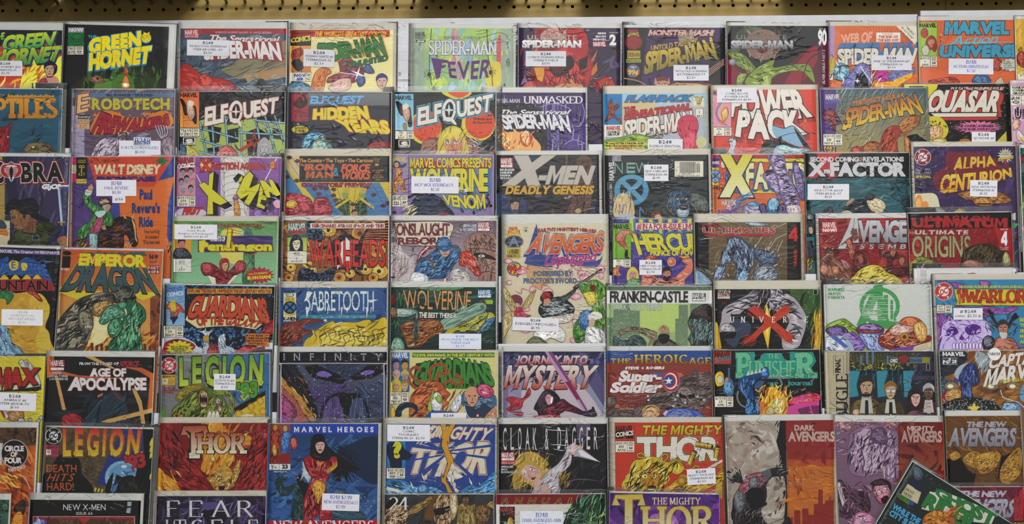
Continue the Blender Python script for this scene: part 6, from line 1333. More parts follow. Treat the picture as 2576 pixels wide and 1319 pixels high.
P('3a4a44',284,400,320,390,316,580,280,576,o='141c18');N(284,400,318,570,16,'7a948a 1c2824',90,7,88,6);L('2a2c28',16,326,400,330,260,390,300,400,390,s=True);M('4a5a54','111','8a9a90',300,330,316,320,320,390,296,400);E('9ab0a4',270,620,22,12,o='222',rot=-20);R(180,470,280,480,'4a2812')
T('THE BEST THERE IS',0,0,0,0,'d8d4cc',o='222',b=.04,q=(330,334,654,346,652,380,326,380),gap=.14)
L('444',7,900,230,930,330,900,420,860,480,870,520,s=True)
MARV(840,138,958,208,'2c6aa0','ddd','4  .com')
STK(502,520,870,655,['B248','WOLVRINE THE BEST','THERE IS#4','$2.99'],c='6a8ac0',rot=.3,h1=1.0,bg='d4d8e4')

C('C3',4,0,92,106,1010,108,'90a088','misty green comic with white masthead of tall black capitals and city towers',(88,102,1014),(82,78,1016))
R(92,106,1010,146,'5a7058');R(92,258,1010,640,'a8bc88','98b078');S('b4c878',380,260,700,258,720,480,380,520)
for x0,y0,x1 in ((92,380,180),(150,300,250),(230,260,300),(300,320,380),(690,390,780),(720,270,800),(820,258,900),(900,258,1010)): R(x0,y0,x1,640,'6a8468','7a9070');N(x0 + 6,y0 + 10,x1 - 6,600,16,'a8bc98 566c56',22,5,90,3)
D('b8ccb0',60,92,280,370,620,5);D('c8d8b8',30,820,106,1000,300,4)
R(92,142,1008,258,'d4d6d4');T('FRANKEN-CASTLE',122,154,798,244,'333',b=.05,gap=.1);MARV(838,166,956,236,'333','ddd','20  .com')
T('DARK WOLVERINE',130,262,572,314,'d0d8d0',o='6a7c6c',ow=.06,b=.0,gap=.12)
M('8a7c68','2a2620 4a4438','b0a48c',200,500,240,480,300,460,400,470,480,490,530,510,540,570,700,600,720,640,470,640,470,570,400,520,300,500,250,520,210,530,n=60)
L('333',7,124,500,160,484,200,490);L('8a9088',4,120,500,160,480,220,478);M('2c2c2a','','666',500,640,540,570,640,570,700,610,720,640);S('a08c68',540,520,560,456,600,450,634,470,640,540,590,570);N(545,456,635,550,16,'c0ac88 5a4c34',60,8,85);S('222',540,540,590,520,640,540,620,600,560,600);
M('3c5054','14201f','6a8084',145,620,150,540,210,570,250,580,330,536,410,560,420,640,150,640,n=40);N(250,560,330,630,16,'1a2426',70,6,60)
M('3c4c4c','101818 243434','6c8484 8aa0a0',800,560,830,510,810,470,800,420,820,360,870,330,1010,380,1010,640,850,640,820,600,n=90,ang=70);M('2a2424','','4a4040',820,380,840,320,900,280,960,262,1010,300,1010,420,930,380,860,390,n=30);E('b83838',822,470,7);M('46585a','1a2424','7a9090',880,440,920,420,930,480,900,520,o='1a2424');L('7a3838',4,820,560,860,600)

C('C3',4,1,1035,132,1955,130,'181a1a','black starry comic with a brushed red cross over a pale torso and gold flare',(1022,56,1962),(1016,46,1972),cream=True)
S('3a5a2c',1700,132,1955,132,1955,560,1800,420,1740,300);N(1680,132,1950,600,30,'4a7a34 2c4824 1c2a1c',170,34,75,14);D('ccc',120,1040,140,1950,640,3.5)
S('c8a030',1035,440,1060,440,1080,560,1090,660,1035,660);S('c8a030',1955,340,1930,440,1900,660,1955,660);N(1900,350,1955,650,16,'d8c040 b87828',160,12,80,10)
S('3a4258',1150,420,1240,390,1340,430,1340,520,1260,560,1210,640,1120,560)
M('a8a2aa','3a3640 5a5660','d0ccd4 c0bac4',1070,500,1090,400,1100,320,1150,270,1240,220,1320,180,1400,130,1600,130,1640,180,1720,200,1780,270,1830,360,1830,460,1800,560,1760,640,1640,660,1620,560,1660,470,1680,400,1600,310,1500,300,1400,270,1320,300,1240,320,1180,340,1170,420,1140,500,n=130)
M('9a949c','2a262c','c8c4cc',1070,500,1100,440,1150,430,1210,470,1200,520,1130,520,n=30);S('141418',1080,510,1160,500,1220,510,1200,560,1120,560)
S('181a1a',1410,132,1520,132,1510,260,1540,330,1580,400,1600,600,1400,600,1440,420);N(1410,140,1640,300,20,'c0bac4 5a545c',130,10,70)
P('d8b838',1485,250,1530,400,1500,660,1455,500,1470,380);P('e8d870',1487,290,1510,400,1497,560,1475,470)
P('b8402c',1320,310,1385,272,1718,540,1706,604,1660,590,1500,440);P('b8402c',1640,276,1696,280,1690,330,1540,440,1370,570,1280,620,1300,590,1450,440)
N(1290,540,1380,620,20,'b8402c',110,7,33,8);N(1600,470,1710,590,14,'8a2c1c c85a40',110,6,-40,8);N(1340,290,1450,400,10,'8a2c1c c85a40',110,6,-40,8);N(1560,290,1690,400,10,'8a2c1c c85a40',110,6,38,8)
for i,ch in enumerate('UNIVERSE'): t(ch,(1184,1280,1366,1440,1545,1645,1736,1832)[i],374,48,'ddd',f='S',wf=.85)
R(1060,138,1166,214,'c8c0b8');COMX(1062,138,1166,204,'222','8a2c28');t('1.0',1114,238,22,'9a2c28',f='S',wf=1.1);R(1896,136,1930,180,'222',o='ccc')

C('C4',4,1,165,210,1010,208,'c9cdc8','white comic with a green geometric letter emblem and reclining purple and bronze robots',(160,206,1016),(150,158,1022))
tl(['HUMPHRIES','ARAÚJO','D\'ARMATA'],198,238,22,'3a8a50','l',1.38,b=.05,wf=.8)
E('4a9a58',606,380,160,150);E('c9cdc8',606,380,128,118);P('4a9a58',566,210,630,206,632,496,590,496,586,330,490,530,420,532);P('4a9a58',640,290,672,290,672,484,640,484,636,496,600,496);R(680,320,716,496,'c9cdc8');R(690,330,712,490,'4a9a58');P('4a9a58',520,500,760,500,680,560,520,550);R(470,405,612,455,'c9cdc8');P('4a9a58',476,410,600,410,628,430,600,450,476,450);T('AVENGERS',482,420,588,444,'c9cdc8',b=.06)
for k in range(14): L('c9cdc8',4,440 + (k * 53) % 120,290 + k * 15,560 + (k * 71) % 190,290 + k * 15)
E('4a9a58',726,486,10);E('4a9a58',672,488,8)
M('7a9a30','223 3a4a1c','a8c858',166,560,200,520,300,480,340,484,400,530,440,570,430,630,350,600,260,580,180,580,n=40);M('4a3a6a','1a1428','8a70b8',180,560,240,540,320,540,360,590,340,640,250,630,200,600)
M('7a5aa8','221a38 3a2c5a','b098d8',200,640,330,600,400,580,440,620,520,690,500,740,300,740,170,680,n=40);M('a8b4c8','345','e0e4ec',170,640,240,610,330,620,400,700,380,780,170,780,n=30);P('5a6ab0',210,620,260,610,360,700,330,710)
M('6a4a8a','221a38','b098d0',430,540,520,515,600,530,640,570,600,620,500,590,440,600);M('7a8ac8','223','b8c4e8',440,600,520,590,600,610,640,700,620,760,520,720);M('7a2a2c','2a0c0c','b86858',420,560,560,570,640,560,600,590,450,590)
M('8a3424','2a0c08 5a1c14','c07050 d8a080',600,620,650,590,700,540,760,520,800,560,870,580,940,620,1000,610,1010,650,920,680,800,720,680,720,600,680,n=70,ang=10);M('c89a8a','6a3a30','e8d0c8',680,570,740,520,850,510,870,570,800,600,720,610);M('b05a34','4a1c10','d88c60',760,520,800,470,880,466,940,500,950,560,880,540,n=20)
M('c89850','5a3c18','e8c888',870,530,930,500,975,550,970,640,930,660,890,620);E('b88a38',800,622,34,o='411');E('6a2c18',800,622,16);P('c8b890',860,720,1010,660,1010,700,890,740);P('7a4aa0',680,720,880,690,860,740,700,760);P('8aa840',470,740,490,700,520,740)

C('C4',4,0,1042,172,1880,166,'3a86b0','blue comic with red round bullet, yellow scroll title and a crystal skull',(1020,126,1890),(1012,118,1896),cream=True)
N(1050,180,1746,720,24,'4690b8 3078a0',160,50)
for q in ((1060,180,1140,178,1130,200,1200,190,1280,220,1250,300,1180,210,1110,200),(1400,178,1480,190,1460,230,1400,210),(1060,400,1120,460,1160,440,1190,500,1140,520,1100,620,1060,700,1042,600),(1200,380,1330,390,1460,380,1580,400,1660,380,1700,396,1620,440,1500,440,1440,470,1300,440,1200,470),(1050,520,1090,560,1070,720,1042,720)): M('8a4a9a','2a1438 4a2460','b078c0',*q)
DCB(1112,262,70,'b83a34');t('MICHAEL FLEISHER AND RON RANDALL',1232,216,20,'bcc44c','l',b=.05,wf=.98)
P('cfc030',1194,244,1746,244,1746,376,1200,372,1216,350,1204,300,o='222',ow=4);T('THE',0,0,0,0,'b83c28',o='222',b=.05,q=(1216,262,1280,250,1276,340,1226,352));T('WARLORD',1280,254,1840,350,'b83c28',o='222',b=.03,gap=.06,f='S',ow=.03)
ISS(1056,366,1178,436,['105','75¢','JUNE 86'],sp=.5)
S('c8b8e0',1096,640,1100,540,1170,490,1300,470,1420,490,1480,560,1480,640,1420,680,1400,740,1100,740);N(1100,480,1480,720,110,'8a5ab8 e0d8f0 6a3a9a a888d0 d0c4e8',80,9)
S('5a2c8a',1130,580,1170,540,1220,560,1220,610,1160,620);S('5a2c8a',1280,550,1340,520,1400,540,1400,590,1330,610,1290,590);N(1140,550,1210,610,12,'d0b8e8 3a1868',50,10);N(1300,540,1390,600,12,'d0b8e8 3a1868',50,10);P('5a2c8a',1250,600,1280,640,1230,645)
for k in range(9): S('e0dcf0',1180 + k * 26,690,1192 + k * 26,664,1202 + k * 26,690,1192 + k * 26,730,o='6a3a9a',ow=4)
for s in (-1,1):
    for k in range(6): L('1c1a1c',13,1580 + s * 40,560 - k * 5,1580 + s * (70 + k * 4),500 - k * 12,1580 + s * (130 - k * 4),440 - k * 2 + (20 if s > 0 else -30),t=True)
N(1450,430,1530,580,20,'556 1c1a1c',80,6,-60);N(1620,450,1690,600,20,'556 1c1a1c',80,6,60)
M('9a5a50','3a1c18','c88a78',1500,700,1520,640,1580,620,1660,640,1700,700,1700,740,1480,740,n=40);FACE(1578,560,84,120,'b07868','3a3438','211');S('c8c4c0',1548,590,1578,586,1610,592,1604,630,1570,636);M('2c2a2c','111','889',1416,650,1460,610,1510,640,1500,700,1430,720)
tl(['BE','THE CR','SK','MO','AND'],1712,474,26,'bcc44c','l',1.68,b=.05,wf=.9);t('TA',1712,690,28,'c05a30','l',b=.06)
STK(1186,394,1416,486,['# B248','comic  $2.50 jh'],c='333',rot=.3,h1=1.0,tp=.16)
# ================================================================ sixth row
C('C0',5,0,-420,808,322,808,'d0c43c','bright yellow comic with slanted red word on white pipes and a tawny-haired child',(-426,804,326),(-432,786,330))
M('b8b8a8','333 666','ddd',130,850,150,828,180,850,230,900,200,910,160,890);M('b8b8a8','333 666','ddd',170,850,190,828,210,850,260,910,290,1010,270,1020,230,920);P('222',-40,1040,290,1000,292,1040,260,1052,-40,1056);P('d8d4c4',-40,1030,280,1000,284,1016,80,1044,-40,1046)
T('MAX',0,0,0,0,'b02c28',o='222',b=.08,q=(-20,900,262,898,250,994,-30,1040),gap=.1,ex=(6,8,'333'));P('b02c28',30,900,86,902,86,1030,60,1030,50,960,30,990,o='222',ow=4);L('622',3,0,944,220,934,250,1060)
D('333',12,260,1060,310,1250,3);M('a87838','4a2c10','d0a860',50,1240,60,1200,110,1180,160,1190,170,1240,130,1260,80,1262,n=40);FACE(88,1224,40,60,'d0a888','a87030','422');M('c8ccd0','445','',10,1200,40,1190,60,1230,40,1250);P('a83030',0,1190,20,1180,40,1240,30,1240);M('8a9ab0','334','bcd',130,1250,160,1240,180,1270,140,1280)
for x,y in ((210,1255),(270,1265),(290,1240),(250,1290)): M('a8b0b0','334','',x - 16,y,x,y - 16,x + 18,y - 4,x + 8,y + 14)
STK(-46,1064,258,1190,['B248','ANIMAX #1','ITEM #D11-18-70','$1.00'],rot=2)

C('C0',5,1,330,805,1088,812,'1c1c1c','black comic with white two-line title amid orange ribbons and a dark blue cape',(328,768,1096),(322,760,1104))
N(340,1050,1060,1300,40,'222a2c 14161a 2a3034',220,40,8);S('2a3c48',600,1260,680,1150,760,1080,800,1040,860,1080,900,1180,900,1300,600,1300);N(620,1060,900,1290,30,'24323e 35505e 16202a',170,20,60);P('8a2c34',795,1060,810,1060,858,1108,845,1112);L('3a6078',5,600,1250,680,1160,760,1080)
P('c0622c',332,805,380,806,390,900,560,940,900,960,640,970,420,930,332,960);P('c0622c',870,880,1000,885,1088,930,1088,1180,1040,1190,1060,960,980,910);P('c8a060',600,808,660,808,780,870,820,896,780,890);P('c8a060',386,940,410,946,466,1184,440,1184);P('c8a060',930,1030,960,1040,1000,1120,1030,1300,1000,1300,980,1160);P('c8a060',710,1270,760,1250,1080,1170,1084,1200,780,1275);N(720,1180,1070,1270,10,'a88040 8a6a3a',50,5,18);P('c8743c',690,1080,728,1064,724,1082,690,1098)
S('a82c34',440,1240,480,1215,540,1225,575,1270,560,1310,450,1310);N(440,1210,580,1300,24,'c04048 6a1820',70,9,-40)
MARV(352,832,456,876,'a82c34','ddd');R(358,884,452,904,'ddd',o='a82c34');t('9',405,888,11,'333');tl(['LAPHAM','DE LA TORRE','LOUGHRIDGE'],352,916,15,'bbb','l',1.4,b=.05,wf=.95)
t('FROM THE PAGES OF',700,848,18,'ccc',b=.05,wf=1.12);T('XFORCE',842,840,974,876,'a03038',b=.06,sl=8);t('...',992,852,16,'ccc')
T('AGE OF',0,0,0,0,'d8d4d4',o='7a2c30',b=.06,q=(640,894,888,894,888,946,640,946),gap=.14);P('d8d4d4',660,892,684,890,660,946,632,950)
T('POCALYPSE',566,962,1030,1040,'d8d4d4',o='7a2c30',b=.06,gap=.1);T('A',0,0,0,0,'d8d4d4',o='7a2c30',b=.06,q=(500,956,580,956,570,1042,488,1042))

C('C1',5,0,60,708,1000,690,'7c7e80','grey and blue comic with lime punctuated title, red bullet and a fanged green monster',(52,700,1006),(36,664,1024))
N(60,710,640,1000,40,'8a8c8e 707274 94969a',140,30);P('3a6a9a',560,700,1000,690,1000,1300,640,1300,760,1100,620,1000);N(620,720,990,1100,20,'4478a8 30608c',120,40);P('1c1a18',690,1170,966,1016,966,1060,700,1230);P('c8b42c',690,1230,960,1060,962,1300,640,1300);P('3a6a9a',962,1010,1000,1000,1000,1300,962,1300)
for x,y in ((840,1160),(730,1220),(920,1110),(940,1200),(850,1230)): K('b87828',x,y,40,26,12);E('c8b42c',x,y,22)
S('d8d4c4',740,1240,810,1222,860,1240)
R(60,706,178,878,'1c1a18');DCB(124,798,68,'b03034');R(62,878,176,972,'c8a438',o='543');t('LEGION \'93',118,888,15,'432',b=.05);R(68,912,110,960,'ddd8c8');t('61',89,922,20,'222',wf=.95);tl(['US $1.75','CAN $2.25','UK £1.00'],142,922,8,'654','c',1.6);tl(['PEYER','JORGENSEN','STORKS'],66,990,13,'a03044','l',1.5,b=.08,wf=1.4)
T('LEGION',0,0,0,0,'6a9a2c','b8c84a',o='2a3a14',b=.05,q=(218,742,940,718,930,958,220,966),gap=.42,ex=(-4,12,'1c2418'))
for x in (334,462,560,676,802,938): R(x - 9,930,x + 9,958,'b8c84a',o='2a3a14')
T('\'93',0,0,0,0,'4a9a3a',o='222',o2='c8b838',ow=.05,ow2=.1,b=.04,q=(722,960,894,940,890,1070,730,1086),gap=.1)
M('8a7a2c','3a3410 5a5418','b8a848',180,1090,220,1010,320,965,430,960,420,1000,300,1040,230,1110,n=40,ang=25)
M('5a7230','222c10 3a4c1c','8a9c48 a8a848',140,1260,160,1170,250,1100,330,1040,430,990,520,1010,600,1080,640,1180,640,1300,140,1300,n=120,ang=50)
E('a87c30',424,1090,46,80,o='3a2810',ow=6,rot=-6);E('2a1010',424,1094,34,64,rot=-6)
for k in range(4): P('d8d4b8',400 + k * 14,1030 + abs(k - 1.5) * 8,412 + k * 14,1030 + abs(k - 1.5) * 8,407 + k * 13,1084);P('d8d4b8',402 + k * 12,1158,412 + k * 12,1158,408 + k * 12,1112)
M('7a8a34','2a3010','a8b058',500,1040,540,1010,640,1020,690,1090,690,1180,650,1250,640,1180,660,1110,620,1060,560,1060,n=40);E('d0a0b8',552,1110,18,24,o='311',rot=20);E('d0a0b8',568,1176,16,26,o='311');E('2a1c14',556,1112,6);L('6a5a20',16,570,1160,630,1150);E('8a9a40',262,1190,34,30,o='222');E('3a4a1c',262,1190,16);E('b08430',190,1236,30,22,o='322');E('4a3410',190,1236,14)
for k in range(3): S('d8d4c8',452 + k * 36,1250,480 + k * 32,1190,500 + k * 32,1240,480 + k * 32,1290,o='322');S('4a7a2c',40,1250,70,1180,96,1150,90,1200,90,1280)
STK(516,872,705,1014,['B248','LEGION 93 #61','ITEM#3513-02','$.50'],rot=1)

C('C1',5,1,1088,680,2025,680,'14161c','black comic with widely spaced thin white capitals above a huge violet scowling face',(1082,634,2034),(1074,626,2042))
S('4a5068',1100,800,1130,782,1960,782,1998,800,1998,1340,1100,1340)
P('16181e',1100,790,1230,790,1330,960,1420,1180,1440,1340,1100,1340);N(1130,800,1320,1060,20,'2c3440 222630',200,8,-62,6)
P('2c3854',1460,786,1920,786,1760,890,1660,940,1560,880);N(1480,790,1860,900,20,'3c4c68 24304a',110,18,30)
S('4a3c6a',1330,930,1420,990,1560,940,1640,940,1700,1000,1720,1060,1600,1060,1540,1130,1470,1200,1450,1340,1440,1240,1390,1100);N(1340,940,1700,1120,44,'2a2440 5c4c82 6a5a94 1c1a2a',110,9,10,30)
S('3a4460',1700,960,1800,990,1960,940,1998,1000,1998,1340,1860,1340,1840,1200,1780,1080);N(1720,960,1990,1200,40,'242c40 52628a 1a2030',110,9,160,30)
P('101218',1290,800,1420,790,1600,880,1665,920,1640,960,1480,930,1370,900);P('101218',1700,900,1860,800,1990,785,1990,860,1900,910,1740,930)
S('7a62b0',1410,868,1470,846,1545,880,1500,900,1430,892);S('7a62b0',1790,872,1850,840,1918,846,1890,874,1830,882)
N(1560,930,1640,960,8,'181624',60,6,0);S('101218',1440,1230,1480,1110,1580,1040,1700,1040,1790,1060,1850,1140,1880,1340,1700,1340,1450,1340)
S('544478',1470,1200,1520,1100,1590,1070,1620,1140,1650,1230,1640,1340,1470,1340);S('404a6c',1710,1160,1740,1090,1800,1090,1840,1180,1850,1340,1690,1340,1690,1240);N(1480,1090,1640,1320,24,'2a2044 7464a0',190,8,80,12);N(1700,1100,1850,1320,20,'222a44 5c6a94',190,8,95,12);P('101218',1600,1060,1740,1060,1700,1170,1660,1180,1620,1150)
P('b8863c',1100,890,1200,1000,1290,1080,1330,1160,1410,1280,1370,1290,1300,1220,1240,1110,1100,970);N(1110,900,1400,1270,24,'8a5a28 d8b058 5a3418',80,14,-50);P('a85a50',1100,980,1220,1090,1340,1290,1200,1300,1100,1120);M('7a2c5a','3a1030','b05a8a',1092,1060,1180,1110,1240,1200,1200,1300,1092,1300,n=30,ang=-50);P('8a4a9a',1092,1210,1190,1300,1092,1300)
D('ccd',150,1110,800,1990,1300,4.5)
p = smooth(pairs((1100,1340,1100,830,1106,790,1140,780,1960,780,1994,790,2000,830,2000,1340)),3,False);stroke(p,6,'c8c8c8')
for i,ch in enumerate('INFINITY'): t(ch,(1128,1240,1370,1482,1598,1712,1822,1952)[i],696,56,'ccd',wf=.95,b=.03);t(ch,(1128,1240,1370,1482,1598,1712,1822,1952)[i],700,48,'223',wf=.95,b=-.012)

C('C2',5,0,82,684,1006,684,'d0ca8c','pale yellow comic with arched dark green title and a strip of six heads',(70,664,1020),(66,656,1076),cream=True)
R(268,686,985,728,'2f6a34');t('BATTLE EVIL INHUMANS, IN THE 31ST CENTURY WITH THE',626,697,22,'c8c83c',b=.07,wf=.99)
P('1f3a20',300,780,560,742,920,790,980,990,840,1000,620,1000,440,980,260,990)
T('GUARDIANS',0,0,0,0,'3f8a34',o='16301a',b=.05,q=(330,790,935,795,985,970,270,960),up=(40,20),gap=.08)
T('THE GALAXY',0,0,0,0,'3f8a34',o='16301a',b=.05,q=(520,958,880,960,870,1000,520,1000),gap=.12)
R(84,684,244,1028,'2c6aa8');T('MARVEL',92,690,232,730,'ddd',b=.05);N(100,735,220,752,8,'6a9ac8',40,8)
for x,y,sk,hr in ((126,798,'b08898','3a2844'),(202,800,'c8943a','2a2018'),(130,890,'c8a090','c8a090'),(204,894,'9a9aa0','c8b038'),(126,978,'c8a080','c8b838'),(202,980,'c8a878','9a7a30')): FACE(x,y,62,90,sk,hr,'321',long=(y > 940 and x < 150))
ISS(76,1030,236,1134,['$1.25 US','42','NOV'],sp=.6)
M('b0582c','5a2410 8a3c1c','d88850',240,1250,250,1080,300,1010,340,960,420,930,520,950,560,1010,600,1050,560,1100,590,1130,540,1180,560,1300,240,1300,n=130)
for q in ((380,950,290,920,250,850,300,810,340,850),(430,930,420,850,460,800,540,790,560,840),(540,960,600,930,650,960,700,950,660,880,640,900),(480,940,500,860,560,880,580,830),(300,1000,250,950,240,900)): L('b0582c',26,*q,s=True);L('5a2410',5,*q,s=True)
N(440,1020,700,1200,16,'b0582c 8a3c1c',150,16,50)
M('c8d0d4','456','eee',440,1060,480,1030,520,1060,530,1140,500,1200,440,1180,420,1120,n=40);M('8aa838','3a4c14','b8c858',425,1070,445,1020,460,1020,450,1080,420,1120,415,1110);M('8aa838','3a4c14','b8c858',400,1180,420,1100,440,1160,430,1210);M('8aa838','3a4c14','b8c858',470,1090,500,1060,520,1090,510,1130)
P('2c5a98',390,1230,440,1190,620,1200,620,1300,390,1300)
M('1c2a44','0a1220','3a5078',120,1200,160,1140,240,1120,310,1150,310,1210,250,1240,300,1190,240,1160,180,1190,170,1240,120,1240,n=40);M('c8a848','443','',84,1180,110,1170,120,1230,90,1270)
M('4a6a8a','1a2c3c 2c4058','7a98b4',700,1060,740,1010,860,990,930,1060,990,1060,1000,1160,900,1230,880,1300,740,1300,730,1180,690,1120,n=60);FACE(790,1080,120,150,'c89878','c89878','3a2018');P('2a3c54',730,1140,830,1180,900,1130,960,1170,900,1300,760,1300);L('ccc',8,720,1150,760,1250,860,1300,s=True)
M('b83a6a','5a1430','d87898',830,1020,850,970,900,960,960,990,980,1040,940,1080,870,1070,n=40);L('ddd',8,880,1030,920,1040);M('c8ccd4','556','eee',600,1160,630,1100,680,1040,700,1080,690,1140,660,1200,620,1200,n=30);M('c08a60','532','dba',900,1250,940,1200,1006,1150,1006,1300,900,1300);R(824,1220,854,1246,'a03040');R(832,1228,846,1244,'ddd')
STK(432,1212,740,1330,['B248','GUARDIANS #42','$2.50'],h1=1.0,rot=-.5)

C('C2',5,1,1062,676,1943,676,'4a4266','violet comic crossed by a long magenta sword over white-to-red slanted title',(1048,632,1956),(1022,624,1964))
R(1062,676,1943,900,'28264a','4a4878');S('8a90a8',1062,900,1300,850,1550,850,1800,900,1943,1100,1943,1340,1062,1340);S('bcb4bc',1240,960,1500,930,1720,960,1900,1180,1943,1340,1300,1340);P('5a527c',1720,676,1800,700,1943,960,1943,1160,1760,880);P('7a7094',1062,960,1120,950,1130,1060,1080,1290,1062,1290);S('9a90ac',1110,1000,1125,960,1150,1040,1180,1070,1180,1200,1100,1290)
N(1070,690,1940,960,40,'3a3a6a 5c5c90 1c1c38',170,40,60);N(1200,780,1800,880,12,'7a6a50 c8b890',90,16);R(1820,740,1850,780,'6a6aa0');R(1860,800,1880,850,'7a74a8')
T('JOURNEY INTO',1172,716,1788,782,'d8d0d0','b8484c',o='3a2030',ow=.04,b=.06,sl=16,gap=.2,up=(0,0))
T('MYSTERY',0,0,0,0,'d8d4d0','b04a3c',o='3a1c20',b=.05,q=(1110,808,1880,808,1810,985,1070,985),up=(0,-8),gap=.14)
for x in (1090,1150,1190,1420,1470,1610,1700,1790): P('b04a3c',x - 10,975,x + 18,975,x - 2,1010)
M('a83040','2c0c14 5a1424','c85a64',1085,1090,1140,1070,1180,1080,1240,1080,1280,1000,1300,1010,1296,1060,1240,1110,1220,1170,1130,1200,1240,1210,1210,1240,1130,1210,1090,1180,1130,1140,n=30)
M('201822','','4a3a4c',1330,1170,1380,1070,1420,1020,1480,1010,1540,1060,1560,1110,1500,1140,1420,1180,1380,1250,1360,1200,n=40);S('c898a0',1430,1080,1460,1050,1490,1080,1480,1130,1450,1140);S('eee',1480,1080,1496,1074,1490,1120,1476,1130);L('211',4,1440,1076,1462,1082)
M('5c1c30','180810 3a101c','a04a60',1380,1240,1440,1170,1520,1130,1580,1090,1640,1130,1760,1200,1750,1230,1640,1200,1580,1200,1540,1250,1500,1290,1380,1290,n=60);M('b84a60','4a1424','d88a98',1330,1250,1420,1230,1540,1230,1560,1290,1330,1290)
P('7a4a78',1424,676,1486,676,1640,920,1800,1190,1770,1200,1560,900);P('b890b8',1424,676,1450,676,1620,930,1780,1190,1770,1200,1580,930);P('8a1c48',1600,940,1640,940,1730,1090,1706,1100)
M('2c1c34','110a18','5a4468',1700,1180,1780,1200,1840,1180,1880,1220,1860,1246,1780,1240,1720,1210,n=16);L('2c1c34',12,1840,1190,1846,1160,1870,1230,s=True)

C('C3',5,0,88,670,1005,668,'8a3c34','comic with gold serif banner on blue, round star badge and dark helmeted giant',(82,630,1012),(76,622,1020))
N(95,780,1000,1240,50,'9a4438 a85a48 6a2c28 b86a50',220,40,-25);P('c08a70',760,790,980,800,980,880,840,860);P('d8c8b8',800,780,850,780,880,860,840,860);P('d8c8b8',890,790,940,790,970,870,930,870)
for k in range(10): L('5a2420',4,240 + k * 22,1040,200 + k * 26,1180)
for k in range(5): L('5a2420',4,200,1060 + k * 26,460,1060 + k * 22)
P('2c4c90',88,670,1005,668,1005,770,700,752,380,748,88,775)
for k in range(20): L('3f62a8',4,540,900,90 + k * 48,670)
P('8a3c34',88,778,400,750,700,754,1005,772,1005,860,88,860)
for s_,x0,x1,y0,y1 in (('THE',126,276,738,782),('HEROIC',336,768,706,780),('AGE',812,976,730,786)): T(s_,x0,y0,x1,y1,'d8c060','8a6a20',o='3a2a10',ow=.04,b=.03,f='S',gap=.5)
M('5a4c4a','1c1818 3a3232','8a7a74',430,1130,470,1060,560,1030,680,1010,700,960,740,900,840,880,900,870,1005,880,1005,1100,900,1180,720,1190,440,1160,n=100)
M('665654','1c1818','9a8882',690,1100,700,1020,740,980,820,980,870,1020,880,1100,850,1150,760,1160,n=40);P('1a1618',716,1040,780,1060,790,1090,730,1080);P('1a1618',800,1060,860,1040,860,1080,806,1090);L('2a2424',7,790,1060,792,1140);L('5a4a46',24,830,900,850,840,880,850,884,960,860,1000,s=True);L('2a2424',6,740,940,840,920,880,940,s=True)
for x,y in ((690,1096),(776,1124),(672,1152),(450,1066),(884,1070),(940,1098),(456,1100),(710,1060)): E('b8d0e0',x,y,10)
M('554a4a','1c1818','7a6c6a',90,1090,150,1060,180,1110,150,1160,100,1160);M('554a4a','1c1818','7a6c6a',100,1200,170,1170,230,1190,300,1180,340,1260,100,1260);M('5a4c4a','1c1818','7a6c6a',330,1180,420,1140,440,1200,400,1260,330,1250)
M('4a5aa8','1c2450','7a8ac8',570,1240,610,1190,720,1170,880,1190,920,1220,920,1290,570,1290,n=30);P('c8c8d4',580,1220,610,1190,625,1195,600,1240);M('c8a078','6a4428','e0c098',400,1230,420,1190,480,1160,540,1170,556,1220,520,1250,420,1260);M('b8944a','5a4018','d8b868',400,1180,440,1145,510,1140,556,1180,550,1210,520,1170,460,1160,410,1200);L('432',6,430,1200,480,1190,500,1210)
t('STEVE',310,810,22,'ddd',b=.08,wf=1.3,sl=4);K('ddd',404,821,15,6);t('ROGERS',514,808,22,'ddd',b=.08,wf=1.3,sl=4)
E('aaa',652,936,78,96);E('a83038',652,934,76,94);E('d8d8d8',648,934,58,72);E('a83038',642,934,52,60);E('2c4a98',634,934,42,48);K('ddd',632,934,36,14)
T('Super-',0,0,0,0,'d8d4d4',o='8a2c34',b=.07,q=(222,848,566,860,560,934,200,934),gap=.08);T('Soldier',0,0,0,0,'d8d4d4',o='8a2c34',b=.07,q=(150,950,580,945,550,1030,126,1030),gap=.08)

C('C3',5,1,1025,666,1945,660,'171819','black comic with large teal slab title, blue chained figure and fiery yellow burst',(1020,662,1952),(1012,650,1960))
P('2a9488',1208,680,1380,680,1400,730,1470,690,1660,690,1700,680,1890,680,1920,760,1880,820,1920,912,1220,914,1220,700)
P('171819',1390,690,1440,690,1430,740,1380,760);P('171819',1620,690,1690,690,1690,760,1640,740)
T('THE',1494,694,1600,736,'6ac098',o='1c6a68',ow=.05,b=.03,f='S');T('P',1232,700,1330,896,'6ab890',o='1c6a68',ow=.03,f='S',b=.06);T('UNISHE',1330,760,1740,896,'6ab890',o='1c6a68',ow=.03,f='S',b=.03,gap=.1);T('R',1750,700,1890,896,'6ab890',o='1c6a68',ow=.03,f='S',b=.06)
t('war',1516,934,40,'3a9a98',wf=1.5,b=.04);t('journal',1780,930,40,'3a9a98',wf=1.3,b=.04)
for q in ((1600,910,1620,960,1600,1030),(1500,905,1560,900,1600,910),(1240,1020,1230,1080,1260,1140,1310,1165),(1380,1080,1450,1070)): L('aaa',12,*q,s=True);L('222',4,*q,s=True)
M('1f4a80','0a1424 142c50','4a88c8 6aa8e0',1240,1000,1240,930,1300,890,1400,870,1480,860,1500,900,1440,940,1370,1000,1400,1080,1440,1120,1420,1220,1300,1220,1310,1100,n=90);M('12161c','111','3a5a8a',1370,980,1420,920,1500,930,1480,1000,1420,1060,1380,1060,n=20)
